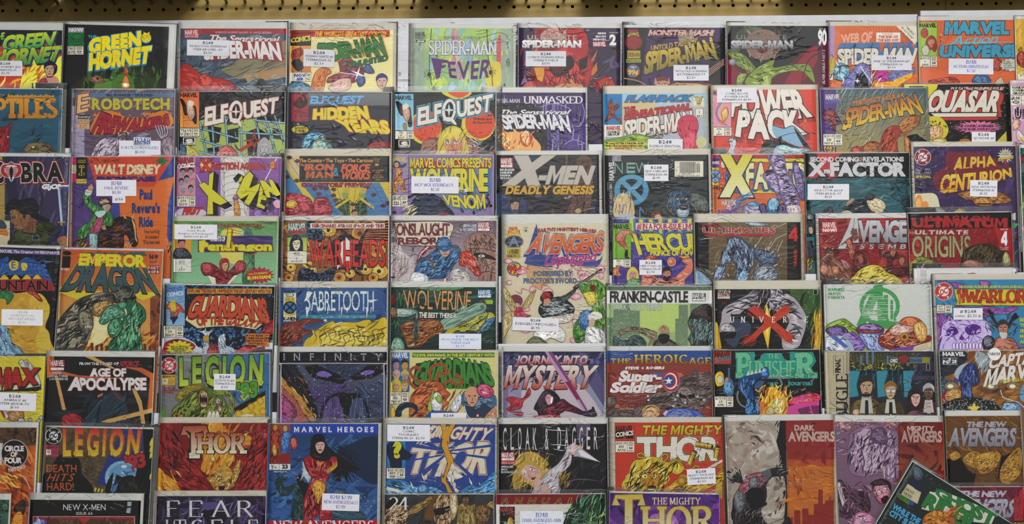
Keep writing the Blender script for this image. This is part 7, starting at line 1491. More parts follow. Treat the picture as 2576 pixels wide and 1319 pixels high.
M('1f4a80','0a1424','5a98d8',1430,850,1480,810,1510,850,1500,900,1440,900);for_k = [P('c8c8c8',1310 + k * 34,890 - k * 8,1340 + k * 34,880 - k * 8,1326 + k * 34,840 - k * 6) for k in range(5)];L('d8c030',10,1390,1010,1420,1030,1440,990,1480,970)
S('d8a828',1430,1220,1430,1120,1480,1060,1500,1000,1540,980,1580,1010,1640,1050,1670,1120,1680,1200,1650,1300,1440,1300);N(1430,990,1680,1210,70,'e0d040 c87820 e8d868 a85a18',90,16,75);E('d0d098',1590,1150,56,66,o='6a5a18');N(1540,1090,1640,1210,30,'8a8a58 e8e8b8 6a6a3a',50,7);N(1550,1090,1640,1200,14,'d8a030 fff0b0',60,12,80);M('c8b888','543','',1480,1220,1500,1170,1540,1160,1550,1220)
P('c87838',1425,1120,1470,1110,1450,1220,1430,1220);M('c83a5a','6a1430','e07a8a',1680,1100,1740,1070,1860,1040,1945,1050,1945,1110,1800,1130,1690,1140,n=20);E('c84aa8',1740,1096,16,20);E('c84aa8',1800,1086,18,22);P('c84a98',1670,1160,1760,1130,1945,1110,1945,1300,1650,1300);P('7a2c5c',1760,1180,1880,1150,1945,1150,1945,1220,1780,1230,o='411');L('c84a98',14,1860,1140,1890,1230);L('d8a030',10,1690,1040,1710,1080,1690,1110)
R(1030,674,1178,786,'a83c30');COMX(1036,678,1174,766,'3a1410','2a7a88')
S('d8b030',1040,880,1080,850,1110,880,1110,960,1060,980,1040,940);E('c8c8b0',1080,920,26,36,o='222');M('3a6a98','112','7ab0d8',1110,980,1130,900,1190,930,1200,1040,1160,1070,1110,1030,n=30);FACE(1140,920,36,54,'c09080','222');R(1150,820,1166,940,'4a6a98')
ISS(1032,1068,1196,1162,['$1.75 US','29','APR'],sp=.64)

C('C4',5,0,172,738,1034,736,'2a3034','comic imitating a newspaper with tan spine strip and four people by a night city',(166,734,1040),(158,728,1046))
R(366,740,1034,1270,'222c34')
for k in range(22):
    x = 370 + k * 24;R(x,740,x + 18,810 + (k * 37) % 60,'3a3a24','5a5a2c');N(x,745,x + 18,850,6,'8a8a3c 222',16,4,0,4)
for x,y in ((450,765),(498,740),(544,740),(660,770)): R(x,y,x + 16,840,'5a7a98')
N(370,830,900,890,90,'a8a030 6a6a20 2a2a10 c8c048',36,8);R(366,886,1034,910,'14202c');N(370,890,900,1080,90,'3a8a9c 14242c 2a5a68 1a3038',110,9,80,10)
for x in (400,620,830): P('3a8a9c',x - 40,890,x + 50,890,x + 20,1000,x + 40,1090,x - 30,1100)
R(860,930,1034,960,'4a3a5a');P('3a3048',880,740,960,740,1034,830,1034,900,960,900,880,800);N(880,760,1034,1000,14,'554868 2a2438',90,10,60)
R(172,740,346,1270,'b5ac90');R(346,740,368,1270,'aca388');L('333',4,346,740,346,1270);R(240,770,320,918,'b5ac90',o='333');t('FINAL',256,850,38,'222',rot=-90,wf=.75,b=.06);K('222',256,798,8,3);K('222',256,780,8,3);t('BUGLE',262,1100,92,'2a2a28',rot=-90,f='S',wf=1.0);t('NEWSPAPER',324,1240,22,'222',rot=-90,b=.07,wf=1.1);t('Partly cloudy, chance of snow. High 25-30. Details p.2',358,980,11,'444',rot=-90,wf=1.25)
R(682,786,1004,826,'222c34',o='aaa');T('COMICS',684,796,744,822,'ddd',b=.05,sl=4);R(842,790,934,822,'3a7a88');T('SPIDER-MAN',846,794,930,820,'2a2a4a',b=.03);R(938,782,1000,826,'8a8a30');S('8a2c34',750,796,770,770,800,766,830,776,836,800,810,828,776,828,o='411');R(974,836,1000,884,'222',o='ccc')
def bust(x,y,w_,coat,shirt,tie,skin,hair,h2=0):
    M(coat,'1a1608','7a6a3c' if coat == '5a4a28' else '',x - w_ * 1.15,1300,x - w_ * 1.0,y + w_ * 1.2,x - w_ * .4,y + w_ * .85,x + w_ * .4,y + w_ * .85,x + w_ * 1.0,y + w_ * 1.2,x + w_ * 1.2,1300)
    P(shirt,x - w_ * .34,y + w_ * .7,x + w_ * .34,y + w_ * .7,x + w_ * .5,y + w_ * 1.9,x - w_ * .5,y + w_ * 1.9);P(tie,x - 10,y + w_ * .95,x + 14,y + w_ * .95,x + 18,y + w_ * 2,x - 12,y + w_ * 2)
    FACE(x,y,w_,w_ * 1.36,skin,hair,'221');
bust(500,1020,108,'5a4a28','b8b8b0','222','b89878','2a2a2c');N(450,1060,550,1110,16,'444 999',40,5,0);S('222',460,1080,500,1068,540,1080,520,1092,480,1092)
bust(690,1050,92,'4a4026','c0beb4','222','c0a080','8a6438');R(656,1036,690,1062,'ccc',o='222');R(696,1036,730,1062,'ccc',o='222')
bust(990,1060,84,'4a3040','b8b0a8','b8b0a8','6a5040','a8a8a8');
S('2c1c20',820,1190,830,1060,880,1024,930,1050,950,1130,940,1210,860,1240);FACE(888,1110,80,120,'d0aca0','2c1c20','211');S('c07070',872,1143,890,1138,906,1143,890,1152);M('5a3848','211','7a5060',790,1300,830,1220,880,1200,940,1220,960,1300);M('c8a080','532','dba',390,1210,420,1190,446,1210,430,1240,396,1240)

C('C4',5,1,1078,734,1925,726,'8a5a2c','brown cosmic comic with white slanted title, dark blue profile and round white sticker',(1072,730,1930),(1062,722,1936))
N(1085,740,1746,1180,80,'9a6a34 b07c3c 7a4a24 6a4a30',150,50,30);S('2a3038',1080,735,1280,735,1290,800,1240,880,1140,930,1080,920);N(1085,740,1270,910,14,'3a4450 1c2228',90,30);S('9aa8b0',1380,740,1440,760,1470,820,1440,900,1400,860,1360,800);N(1340,740,1480,900,20,'c8d4d8 7a8890',110,14,60)
S('3a5a6a',1080,940,1140,960,1180,1000,1120,1060,1080,1080);N(1080,940,1240,1090,20,'c8c8b8 5a7a8a 2a3a44',80,14);S('8a2c2c',1090,1100,1120,1050,1200,1040,1120,1140);M('b8844a','5a3418','d8b070',1120,1080,1200,1030,1260,1060,1240,1130,1150,1140)
S('a8b4bc',1196,930,1210,880,1260,838,1330,826,1320,860,1250,900,1240,960);M('2c3a6a','10142c 1c2448','4a60a0 6a80c0',1230,950,1260,880,1310,830,1360,840,1385,880,1380,920,1396,960,1380,1000,1330,1020,1340,1080,1380,1140,1260,1140,1250,1020,n=70);P('3a4a90',1190,940,1230,960,1220,1010,1200,1000);E('ccd',1346,896,8,4)
S('1c2228',1150,1130,1260,1100,1420,1110,1540,1160,1560,1300,1090,1300,1090,1180);D('c8c8a8',170,1100,1110,1530,1220,4.5);N(1100,1110,1530,1220,24,'5a7a9a 8a6a30 2c3c50',60,12);K('d8c858',1350,1190,56,24,5)
for x in (1170,1490,1660): E('8a7a5a',x,1010,52,30);E('e8e0c0',x - 6,1012,24,16)
L('c8ccd0',7,1560,1040,1580,1100,1640,1120,1700,1140,1746,1180,s=True);M('5a8ab0','1a3448','a8c8dc',1570,1180,1600,1140,1700,1150,1720,1200,1580,1210);S('6aa0c0',1710,1100,1730,1010,1746,1010,1746,1130)
T('MARVEL',1104,742,1276,772,'ddd',b=.05,gap=.1);R(1104,788,1216,838,'3a4a54',o='ccc');t('PG',1128,808,24,'ddd',b=.06,wf=1.0);t('28',1194,802,26,'ddd',b=.05,wf=.9);P('ccc',1148,790,1168,790,1158,834)
T('CAPTAIN',0,0,0,0,'d8d4d0',o='4a2c1c',ow=.03,b=.06,q=(1490,780,1900,728,1890,818,1462,868),gap=.12);T('MARVEL',0,0,0,0,'d8d4d0',o='4a2c1c',ow=.03,b=.06,q=(1465,885,1880,820,1880,930,1430,1008),gap=.1)
t('TIME FLIES PART',1552,964,22,'b8b040','l',b=.07,rot=-5,wf=1.1)
keep = now.sheet;sh = Sheet(0);sh.clip = None;now.sheet = sh
E('dcdcdc',1512,758,50);t('NM/M',1512,744,26,'222',wf=.85);now.stick.append(sh);now.sheet = keep
# ================================================================ seventh and bottom rows
C('D0',6,0,-790,208,422,212,'7a4a2c','burnt orange comic with white ringed pentagram badge and an explosion',(-800,148,446),(-810,140,458))
R(-40,208,422,420,'5c442e');N(-30,212,420,420,30,'6a5038 4a3624 3a2a1c',150,40);R(-40,420,422,1400,'b8582c');N(-30,500,420,1300,60,'c8682c a8481c d88838 8a3c1c',220,50,-50);N(0,640,250,900,30,'e0b040 d89030 e8c860',140,24,-30);L('3a2a1c',5,270,210,300,360,390,560);L('3a2a1c',5,120,210,60,340)
L('c8a888',14,260,770,300,820,350,920,s=True);L('3a1c14',7,260,780,240,1040);M('2a1c1c','111','5a3c34',160,1130,220,1060,270,1040,300,1090,280,1190,240,1220,170,1180,n=30);S('e0a040',130,1320,180,1200,240,1180,260,1260,230,1400,130,1400)
E('c8c4c0',166,510,156,162);E('1a1818',166,510,148,154);
for k in range(5):
    a,b = math.radians(90 + 144 * k),math.radians(90 + 144 * (k + 1));L('b05a3c',5,160 + 130 * math.cos(a),520 + 136 * math.sin(a),160 + 130 * math.cos(b),520 + 136 * math.sin(b))
T('CIRCLE',56,424,272,480,'ddd',b=.06,gap=.1);T('OF',126,494,196,544,'ddd',b=.06);T('FOUR',56,560,246,618,'ddd',b=.06,gap=.1);T('PART TWO',0,0,0,0,'d8ccc4',b=.06,q=(96,684,286,640,292,676,102,720),up=(-8,-8),gap=.1);P('ccc',-20,390,34,390,16,480,22,640,-20,640)

C('D0',6,1,530,206,1762,230,'5a4c38','brown comic with red-to-yellow punctuated title, dark hooded shape and a blue moon',(522,200,1768),(506,158,1840))
N(540,230,1300,920,60,'66573f 4c402e 6f6046',150,40);P('141416',1640,225,1770,230,1770,1400,1180,1400,1600,800);P('2a3a80',1260,480,1420,230,1640,230,1660,560,1400,760,1260,900,1110,860)
N(540,540,1160,900,100,'3a3024 2c241a',70,7,-40,12)
S('171717',480,800,600,700,620,600,700,520,840,520,920,600,940,740,1010,820,1080,960,1080,1400,470,1400)
P('2a3a80',1230,560,1580,560,1480,920,1110,860)
E('8ab0cc',1400,790,196,196);E('6a9ac0',1420,800,180,180);N(1260,640,1560,820,14,'a8c8dc 4a78a8',120,26);E('ccd8e0',1424,660,34,20)
P('141416',1580,660,1700,640,1750,1000,1560,1400,1500,1000);M('1a1a1c','','333',1310,860,1340,760,1400,780,1480,760,1540,770,1600,820,1680,900,1680,1400,1200,1400,1290,900);S('1a1a1c',1210,900,1260,780,1300,730,1290,840,1260,960,1210,1000);P('4a7aa8',1300,880,1360,850,1330,940,1280,960)
for k in range(3): P('c8c050',1090 + k * 38,900 + k * 8,1112 + k * 38,904 + k * 8,1096 + k * 38,950 + k * 6,1080 + k * 38,946 + k * 6)
for y in (380,450,520,760,970): P('c8c030',1720,y,1750,y - 60,1760,y + 20,1716,y + 50)
R(540,206,676,410,'222');DCB(616,306,92,'222','222');R(524,412,672,544,'a83c58');t('LEGION \'93',600,428,18,'5a1428',b=.06);R(532,464,586,524,'ddd8cc');t('56',558,474,28,'222');tl(['US $1.75','CAN $2.25','UK £1.00'],628,472,11,'5a1428','c',1.6)
T('LEGION',0,0,0,0,'c42c24','d0bc2c',o='6a5c58',o2='7a3a20',ow=.03,ow2=.06,b=.04,q=(730,232,1610,244,1580,524,730,526),gap=.44,ex=(14,10,'8a4a28'))
for x in (856,1024,1188,1280,1452,1628): R(x - 12,486,x + 12,530,'c8b82c',o='6a3018')
T('\'93',0,0,0,0,'a83038',o='3a1010',b=.06,q=(1430,550,1650,510,1670,650,1470,700),gap=.08)
tl(['DEATH'],708,640,84,'b8582c','c',b=.02,wf=.86);T('HITS',540,742,830,826,'b8582c',b=.02,gap=.3,sl=36);t('HARD!',694,848,84,'b8582c',b=.02,wf=.86)

C('D1',6,0,95,150,1258,148,'7c1c1c','deep red comic with gold gradient title over flames, red cloth and a gold winged helmet',(80,88,1282),(72,80,1290),cream=True)
S('c8902c',600,150,760,150,800,220,960,260,1080,300,1060,400,900,470,820,600,700,700,540,660,560,500,400,300,420,220);N(480,160,1100,700,90,'d8a838 b8641c e0c050 8a3414 c87824',180,26,60)
M('8a1c20','3a080c 5a0e12','a83030',95,148,220,148,300,300,420,520,560,680,660,870,500,1000,95,1000,n=90,ang=-60);M('8a1c20','3a080c 5a0e12','b03a34',1258,148,1140,180,1100,300,1060,400,900,480,940,560,960,700,900,880,1258,1000,n=90,ang=60)
M('7a181c','3a080c','a83030',95,580,200,640,320,700,560,700,640,800,600,900,200,900,95,760,n=50,ang=-20,o=None);S('c88a28',80,640,150,700,240,760,310,860,300,900,70,900);N(85,660,300,880,24,'d8a83c a8541c e0b850',130,22,-50)
for q in ((640,560,660,470,700,560),(940,560,968,550,960,620,900,820,870,840,880,700)): M('b8943c','4a3410','e0c878',*q)
M('a87c2c','3a2408 5a3c10','d8b858 e8d490',600,740,680,720,700,660,740,620,800,610,860,640,880,700,870,780,880,840,800,880,700,880,640,800,n=90,ang=50);S('c89c40',700,690,740,630,800,610,862,650,876,720,790,730);N(700,620,870,730,16,'e0c468 8a641c',110,9,15);S('3a1408',730,840,770,826,800,846,780,876,740,876);L('3a2008',7,720,780,800,790)
T('T',0,0,0,0,'a84a20','d8d4c0',o='2a1408',b=.05,q=(340,200,580,200,560,515,360,515),f='S')
T('HOR',0,0,0,0,'a84c20','d8d4b8',o='2a1408',b=.045,ow=.04,q=(500,268,1000,268,990,470,505,470),f='S',gap=.2)

C('D1',6,1,1270,158,2455,158,'2a4c88','blue comic with banner of spaced white capitals and a black-haired woman in red',(1264,150,2490),(1260,96,2476),cream=False)
R(1270,268,2455,1300,'22406f','3a68a8');N(1280,280,2440,1180,70,'2c5088 3a68a0 1f3a64',220,70,20);S('1a2c48',2000,480,2440,300,2455,800,2200,700);N(1290,900,2440,1200,20,'4878b0 3060a0',180,50)
R(1504,158,2455,268,'2444a8');T('MARVEL  HEROES',1548,194,2400,246,'ddd',b=.05,gap=.62)
R(1278,160,1504,588,'8a4a30');M('8a2420','2c0808','c05038',1290,340,1290,260,1330,220,1390,230,1400,300,1380,420,1360,588,1290,588,n=50);E('c8902c',1340,200,22,30);M('c8a038','531','e0c868',1310,400,1340,380,1360,480,1320,500);M('2c5aa8','112','6a98d8',1410,300,1430,250,1480,240,1530,270,1500,330,1490,400,1500,480,1420,500,1400,400,n=40);E('c09878',1450,210,22,32);P('8a2420',1380,500,1500,460,1504,588,1380,588);M('a83038','511','c87',1510,320,1560,310,1584,380,1550,440,1510,400)
R(1280,592,1504,656,'ddd');L('222',4,1384,592,1384,656);t('T+',1328,612,36,'222',wf=.95);t('23',1446,600,40,'222',b=.07,wf=1.1);t('marvel.com',1396,664,18,'ccc',b=.05,wf=1.1)
M('1f3c40','0a1a1c 142c30','3c6468',1560,820,1520,900,1420,940,1380,900,1340,800,1350,760,1420,740,1430,840,1500,830,1560,800,1660,860,1700,1000,1680,1200,1520,1190,1530,1000,n=60);S('14181c',1570,760,1590,710,1630,710,1650,780,1720,830,1660,960,1600,840);E('ccc',1586,742,10,7);N(1340,690,1470,780,16,'2c4a50 14282c',60,12);P('1c2c30',1290,920,1350,890,1360,910,1300,940);M('284a5c','142a38','3c6478',1960,1190,2000,1100,2100,1080,2260,1100,2320,1190);M('3a5a68','1a2c38','5c8090',1960,900,2020,870,2090,880,2100,920,1980,930)
S('15151a',1720,460,1730,340,1760,280,1810,264,1860,280,1900,380,1960,440,2060,520,2160,600,2270,650,2160,670,2120,700,2130,800,2060,700,2040,790,1960,700,1900,560,1750,500);N(1900,420,2220,760,60,'15151a 1c2030',200,8,-45,20)
for q in ((2000,410,2080,420,2150,480,2170,560),(2040,560,2150,590,2200,690),(1950,850,2080,860,2110,880)): L('15151a',6,*q,s=True)
P('b8c4cc',1640,560,1740,720,1700,790,1650,720,1610,780,1640,680);N(1620,580,1730,770,12,'dde 8a98a8',110,6,-75)
M('a01c28','3a060c 6a1018','c84a50 d86a68',1650,560,1680,510,1780,500,1860,520,1990,510,2010,560,1990,640,1900,700,1920,740,1880,800,1900,900,1940,1060,1950,1190,1830,1190,1800,1080,1760,1190,1650,1190,1650,1000,1690,860,1740,740,1680,660,n=130);M('a01c28','3a060c','d05a58',1650,540,1690,520,1740,640,1830,680,1910,680,1890,720,1790,750,1720,720,1680,640,n=30)
M('c8922c','5a3c10','e0b850',1740,860,1770,770,1850,780,1880,820,1880,880,1830,960,1805,1030,1780,960,n=30);M('b8882c','5a3c10','d8b048',1900,650,1980,590,2000,550,2016,600,1990,640,1910,700,n=16);P('c8922c',1780,575,1860,570,1830,620)
S('1a1a20',1690,450,1730,490,1830,520,1950,500,1900,560,1760,540);FACE(1826,400,110,150,'c8a8a0','15151a','321');S('15151a',1730,450,1740,330,1800,270,1860,300,1830,310,1780,350,1770,440,1790,500);S('8a3038',1800,440,1826,432,1852,440,1826,452)
P('a82830',1270,1205,2455,1195,2455,1500,1270,1500);T('NEW AVENGERS',1320,1204,2395,1330,'ddd',f='S',b=.0,gap=.2);D('b8a070',12,2160,800,2420,1060,9)
STK(1848,914,2250,1096,['B248 $2.99','NEW AVENGERS#23','$2.99'],c='66a',f='S',rot=2,h1=1.15)

C('D2',6,0,100,160,1292,168,'2c4a94','royal blue comic with shattered pale letters around a jagged gold lightning bolt',(58,96,1322),(46,84,1330),cream=True)
N(320,170,1285,540,170,'1c2c60 20346c',130,6,62,4);N(360,700,1280,900,40,'1c2c60',110,6,65,5)
T('THE',0,0,0,0,'d0ccb8',o='a83c3c',ow=.04,b=.05,q=(590,190,700,200,560,385,400,385))
for i,q in enumerate(((640,190,700,196,690,330,640,270),(660,180,700,180,700,300,690,300))): P('d0ccb8',*q)
T('MIGHTY',0,0,0,0,'d0ccb8',o='a83c3c',ow=.04,b=.04,q=(690,190,1270,216,1180,360,640,300),gap=.2)
T('THOR',0,0,0,0,'d0ccb8',o='a83c3c',o2='d0ccb8',ow=.03,ow2=.05,b=.05,q=(400,420,1285,370,1170,690,320,690),gap=.14)
for q in ((440,720,560,640,540,776,510,770),(620,740,690,580,740,600,690,740),(880,640,1030,720,960,720)): P('d0ccb8',*q,o='a83c3c',ow=4)
for q in ((310,360,720,440,720,462,310,410),(310,560,700,500,700,516,310,580),(790,450,1290,380,1290,410,790,466),(780,470,1290,530,1290,560,780,486),(420,730,730,500,740,520,480,760),(790,500,1060,740,1020,760,780,520),(570,360,730,450,720,470,500,380),(1000,350,790,440,780,420,960,330)): P('2c4a94',*q)
P('c8962c',690,165,750,165,756,230,800,165,855,165,790,300,790,390,766,350,780,440,830,540,840,604,810,590,790,650,770,700,750,780,790,850,830,920,770,920,740,830,700,800,696,710,720,760,750,660,770,600,740,500,700,400,710,320,690,310,715,260,o='3a2c10',ow=6)
M('3a80b8','0e1c2c 1c4068','8ac0e0',100,780,220,770,330,800,380,850,500,840,560,880,640,860,740,920,740,1000,100,1000,n=80,ang=-15);M('2c6aa0','0e1c2c','7ab8dc',440,880,470,830,530,830,570,880,550,920,450,920);for_w = [P('d8d8cc',x,y,x + 40,y + 70,x + 36,y + 110,x + 10,y + 60,o='112',ow=3) for x,y in ((356,780),(480,690),(1000,740),(1110,790))]
M('d0ccc0','334','eee',760,740,800,660,830,680,850,660,870,690,940,740,880,770,840,780,860,860,900,900,860,920,820,840,n=20);M('3a80b8','0e1c2c','8ac0e0',900,920,960,860,1040,830,1100,850,1200,760,1285,700,1285,1000,900,1000,n=60,ang=25);P('d8d4c8',100,850,220,880,300,930,100,890)
R(104,162,306,640,'2c80b0');S('18243a',110,380,180,360,260,370,300,440,380,500,330,560,270,560,260,640,150,640,130,560,106,500);t('?',220,372,152,'c8c42c',b=.09,wf=1.15)
ISS(100,646,302,764,['$1.25 US','459','FEB'],sp=.62)
STK(106,170,576,352,['B248','COMIC','THOR#459','ITEM# 113-20  $2.50'],rot=.5)

C('D2',6,1,1328,164,2518,160,'1b191c','near-black comic with tall thin white spaced capitals and blonde woman in white',(1322,96,2530),(1316,84,2540))
N(1340,170,2500,900,60,'29262c 121014 332f3a',200,30);P('5a4c64',2180,164,2340,164,2300,300,2260,420,2200,360);N(2150,170,2500,860,30,'4a4054 2c2834 0e0c10',200,14,50);N(1340,200,1500,460,8,'34302a 2c4428',120,30)
for q in ((1360,420,1480,300,1560,200),(2000,830,2200,770,2440,790),(1800,470,1840,380,1880,340)): L('6a6074',10,*q,t=True)
s_ = 'CLOAK'
for i,ch in enumerate(s_): T(ch,1378 + i * 82,206,1378 + i * 82 + (38 if ch != 'A' else 44),448,'d0cfd0',b=.005)
T('&',1838,206,1876,444,'d0cfd0',b=.005)
for i,ch in enumerate('DAGGER'): T(ch,1976 + i * 80,200,1976 + i * 80 + 38,440,'d0cfd0',b=.005)
S('b89a44',1500,880,1480,760,1530,640,1500,600,1560,500,1650,466,1740,480,1820,540,1880,600,1850,640,1890,680,1840,740,1780,790,1720,860,1620,800,1560,860);N(1480,480,1880,860,90,'d0b868 8a7030 6a5420 e0cc88',170,10,60,30);N(1960,700,2110,860,30,'b89a44 8a7030',130,9,60);N(1470,720,1640,890,24,'b89a44 8a7030',120,8,50)
S('c8a49a',1570,680,1600,620,1680,610,1770,650,1800,700,1770,770,1710,800,1640,770,1600,740);N(1600,640,1780,780,14,'d8b8ac a88078',70,12)
E('e0d8d8',1694,664,26,12,rot=20);E('5a4a78',1696,664,10);E('e0d8d8',1610,712,20,11,rot=20);E('5a4a78',1612,712,9);L('5a4028',6,1666,636,1730,650);S('5a2c30',1680,768,1710,750,1736,744,1716,776);L('8a6860',4,1650,690,1660,740,1680,742);S('ccc8cc',1570,680,1590,650,1620,660,1640,700,1600,690)
S('b89a44',1560,640,1610,560,1700,570,1800,650,1790,680,1700,610,1620,620,1580,680)
M('b4b0b6','6a6670 8a8690','d4d0d6',1780,800,1820,740,1900,660,1980,600,2040,520,2080,450,2130,500,2120,600,2060,670,1990,740,1980,1000,1690,1000,1700,900,n=60,ang=45,o='4a4650');S('c8a49a',1720,800,1790,780,1780,860,1720,900);S('c8a49a',1800,860,1860,840,1880,1000,1800,1000)
M('c8a89a','6a4a40','e0c8bc',2090,440,2150,390,2220,400,2240,440,2200,490,2130,500,n=16);P('c4c0c6',2070,420,2180,350,2170,390,2080,500);P('a8a4b0',2180,430,2240,430,2440,580,2200,520,2150,520);P('d8d4dc',2200,450,2240,450,2450,585,2230,510)
MARV(1358,474,1506,568,'a82c34','ddd','1 of 3');R(1358,570,1508,606,'a82c34');T('SPIDER-ISLAND',1362,574,1504,604,'d8b8b4',b=.0);tl(['SPENCER','RIOS','RODRIGUEZ'],1360,622,21,'bbb','l',1.4,b=.05,wf=1.05)

C('D3',6,0,205,150,1408,146,'bb3c2a','red comic with gold and white block title, shell casings and a wild yellow mane',(136,92,1432),(128,84,1440),cream=True)
N(440,160,1400,860,16,'c4442e b03424',200,40);P('b8a82c',1330,900,1408,620,1408,1000,1300,1000)
T('THE MIGHTY',510,186,1390,282,'c8c02c','b89428',o='2a1c0c',b=.05,gap=.24,sl=16)
T('THOR',0,0,0,0,'d4d0c8',o='2a1c10',o2='b8902c',ow=.035,ow2=.055,b=.07,q=(470,328,1370,326,1330,560,480,570),gap=.12)
R(206,154,426,352,'bb3c2a',o='2a1410');R(216,240,414,330,'2a1410');COMX(220,188,412,312,'2a1410','d8d4c8');P('bb3c2a',292,326,316,306,340,326)
ISS(214,356,426,482,['$1.00 US','435','AUG'],sp=.62)
for x,y,a,l_ in ((1205,408,10,200),(1070,545,-68,170),(1350,480,-80,130)):
    c_,s_ = math.cos(math.radians(a)),math.sin(math.radians(a));q = []
    for u,v in ((-.5,-30),(.5,-30),(.5,30),(-.5,30)): q += [x + u * l_ * c_ - v * s_,y + u * l_ * s_ + v * c_]
    P('b8962c',*q,o='2a1c08',ow=5);L('e0cc60',10,x - .45 * l_ * c_ + 10 * s_,y - .45 * l_ * s_ - 10 * c_,x + .45 * l_ * c_ + 10 * s_,y + .45 * l_ * s_ - 10 * c_);L('5a4010',10,x - .45 * l_ * c_ - 20 * s_,y - .45 * l_ * s_ + 20 * c_,x + .45 * l_ * c_ - 20 * s_,y + .45 * l_ * s_ + 20 * c_);E('3a2810',x + .46 * l_ * c_,y + .46 * l_ * s_,14,26,rot=a);L('3a2810',5,x + .2 * l_ * c_ - 28 * s_,y + .2 * l_ * s_ + 28 * c_,x + .2 * l_ * c_ + 28 * s_,y + .2 * l_ * s_ - 28 * c_)
M('c8b030','2a2008 6a5410 1a1408','d8c850 b87c20 e0d478',280,860,300,800,360,740,380,640,430,570,500,560,560,540,640,530,700,550,780,590,860,580,930,560,980,640,960,700,900,730,800,700,820,800,700,900,700,1000,400,1000,380,880,320,900,n=150,ang=55)
for q in ((560,540,480,540,460,510,500,490,540,520),(700,560,760,500,800,530,760,580),(820,610,840,570,900,570,970,640),(1080,660,1110,630,1150,650),(290,860,300,920,340,900)): L('2a2008',22,*q,s=True);L('c8b030',12,*q,s=True)
S('b88428',500,780,540,700,600,720,680,700,700,780,660,880,560,880);E('d8cc80',540,750,34,26,o='222');E('d8cc80',650,750,28,24,o='222');E('2a1808',546,752,10);E('2a1808',646,752,10);N(500,700,700,900,40,'2a1808 8a5a14',60,9,80);S('3a1c08',570,870,620,850,670,870,640,910,600,910);R(580,890,650,905,'d8cc80')
M('b88c28','3a2408','d8b848',760,930,820,850,900,780,940,730,1010,740,1060,800,1100,860,1408,700,1408,800,1100,940,n=60,ang=25);E('a87c24',950,800,52,o='2a1808');E('c89c34',950,800,30,o='2a1808');P('c8b8a0',1240,650,1408,560,1408,590,1260,670);P('8a6a30',1300,660,1408,600,1408,660)
STK(1014,664,1332,840,['B248','MIGHTY THOR #435','ITEM#31613-44','$2.50'],rot=-3.5)

C('D3',6,1,1436,136,2650,120,'a8a094','pale stained comic with a crouching archer beside a red-orange city strip',(1430,70,2660),(1404,58,2666))
N(1445,140,2100,1240,90,'b4aca2 c0bab2 9a8e82 a4968a',200,90);N(1450,150,1900,700,24,'9a8478 a89488',110,60);D('7a6a60',60,1450,300,2090,1000,5)
P('1c1a1c',2050,125,2116,125,2140,1284,2160,1400,2090,1400,2120,900,2060,520,2010,360,2040,250);N(2000,140,2140,1200,30,'1c1a1c',90,16,80)
P('8a2c28',2116,125,2660,118,2660,1400,2150,1400);R(2134,560,2660,1400,'a84a2c','b86a2c');N(2140,140,2650,600,30,'963430 7a2424',150,50);R(2150,640,2660,1240,'b86c2a')
N(2150,620,2660,1100,30,'c87c2c b05c28',180,50)
for x,y,w_ in ((2160,1210,40),(2210,1130,70),(2300,1110,70),(2370,1180,60),(2430,1060,140),(2480,900,50),(2560,1020,90)): R(x,y,x + w_,1400,'8a2c24');N(x + 6,y + 10,x + w_ - 6,1280,8,'a8483c 6a1c18',30,5,90,4)
T('DARK',2216,180,2430,236,'b8a8a0',b=.06,gap=.14);T('AVENGERS',2150,256,2660,356,'b8a098',b=.05,gap=.06)
M('2a2428','0e0c0e','5a4c54',1530,1300,1520,1100,1540,980,1580,900,1640,840,1760,760,1860,700,1950,660,2110,660,2130,740,1960,760,1900,860,1870,1000,1910,1060,1840,1120,1880,1250,1960,1300,2060,1290,2150,1200,2150,1400,1530,1400,n=110)
M('5a5c64','1a1a1e','8a8c94',1540,1080,1540,960,1600,900,1660,940,1650,1080,1600,1160,n=30);M('8a4a58','3a1820 201014','b87a88',1590,890,1640,800,1740,720,1850,710,1900,780,1850,860,1720,900,1640,940,n=50);M('4a4c52','14141a','8a8a92',1700,850,1720,780,1790,750,1830,790,1800,870,1740,890);P('5c5e66',1850,700,1940,660,1960,740,1890,820);E('c8b040',1730,890,14,5,rot=20);E('c8b040',1790,886,14,5,rot=-20);S('16141a',1700,900,1760,880,1830,880,1880,960,1860,1080,1740,1120,1680,1000)
for k in range(7): L('26222a',13,1640,830,1490 + k * 18,790 - k * 20 + (k % 2) * 14)
N(1470,680,1580,830,20,'16141a',70,9,-35);N(1680,1150,1900,1260,30,'a89a98 3a3034',60,8,50);L('333',4,1930,1284,2060,1230,2140,1200)

C('D4',6,0,280,252,1455,258,'8a5a70','mauve comic with giant armoured shape, shouting faces and a dark red right-hand strip',(260,188,1460),(250,176,1470))
R(280,250,1000,1400,'7a5c74');N(340,250,990,340,60,'a83a3c c88a80 c8b0a8',40,24);
M('8a6c88','2a1c30 4a3850','b89cb8 c8b4c8',480,420,560,330,680,290,800,290,920,340,990,400,1000,800,960,920,800,800,640,830,480,760,n=130,ang=70);M('5c4460','2a1c30','8a6c8c',700,440,740,330,840,320,880,420,860,490,n=26);L('2a1c30',7,560,560,700,480,880,500,990,600,s=True);L('2a1c30',6,640,830,700,780,830,790,950,860,s=True);N(560,500,980,800,30,'d0bcd0 6a5070',150,10,75)
M('3a2838','110a10','6a4a60',340,900,400,860,480,960,660,1000,700,1180,560,1250,380,1240,345,1100,n=80);P('c8c0c0',350,900,380,880,440,1080,410,1140);N(350,900,700,1300,60,'8a4a6a 2a1420 c8a0b8 6a2c40',90,12)
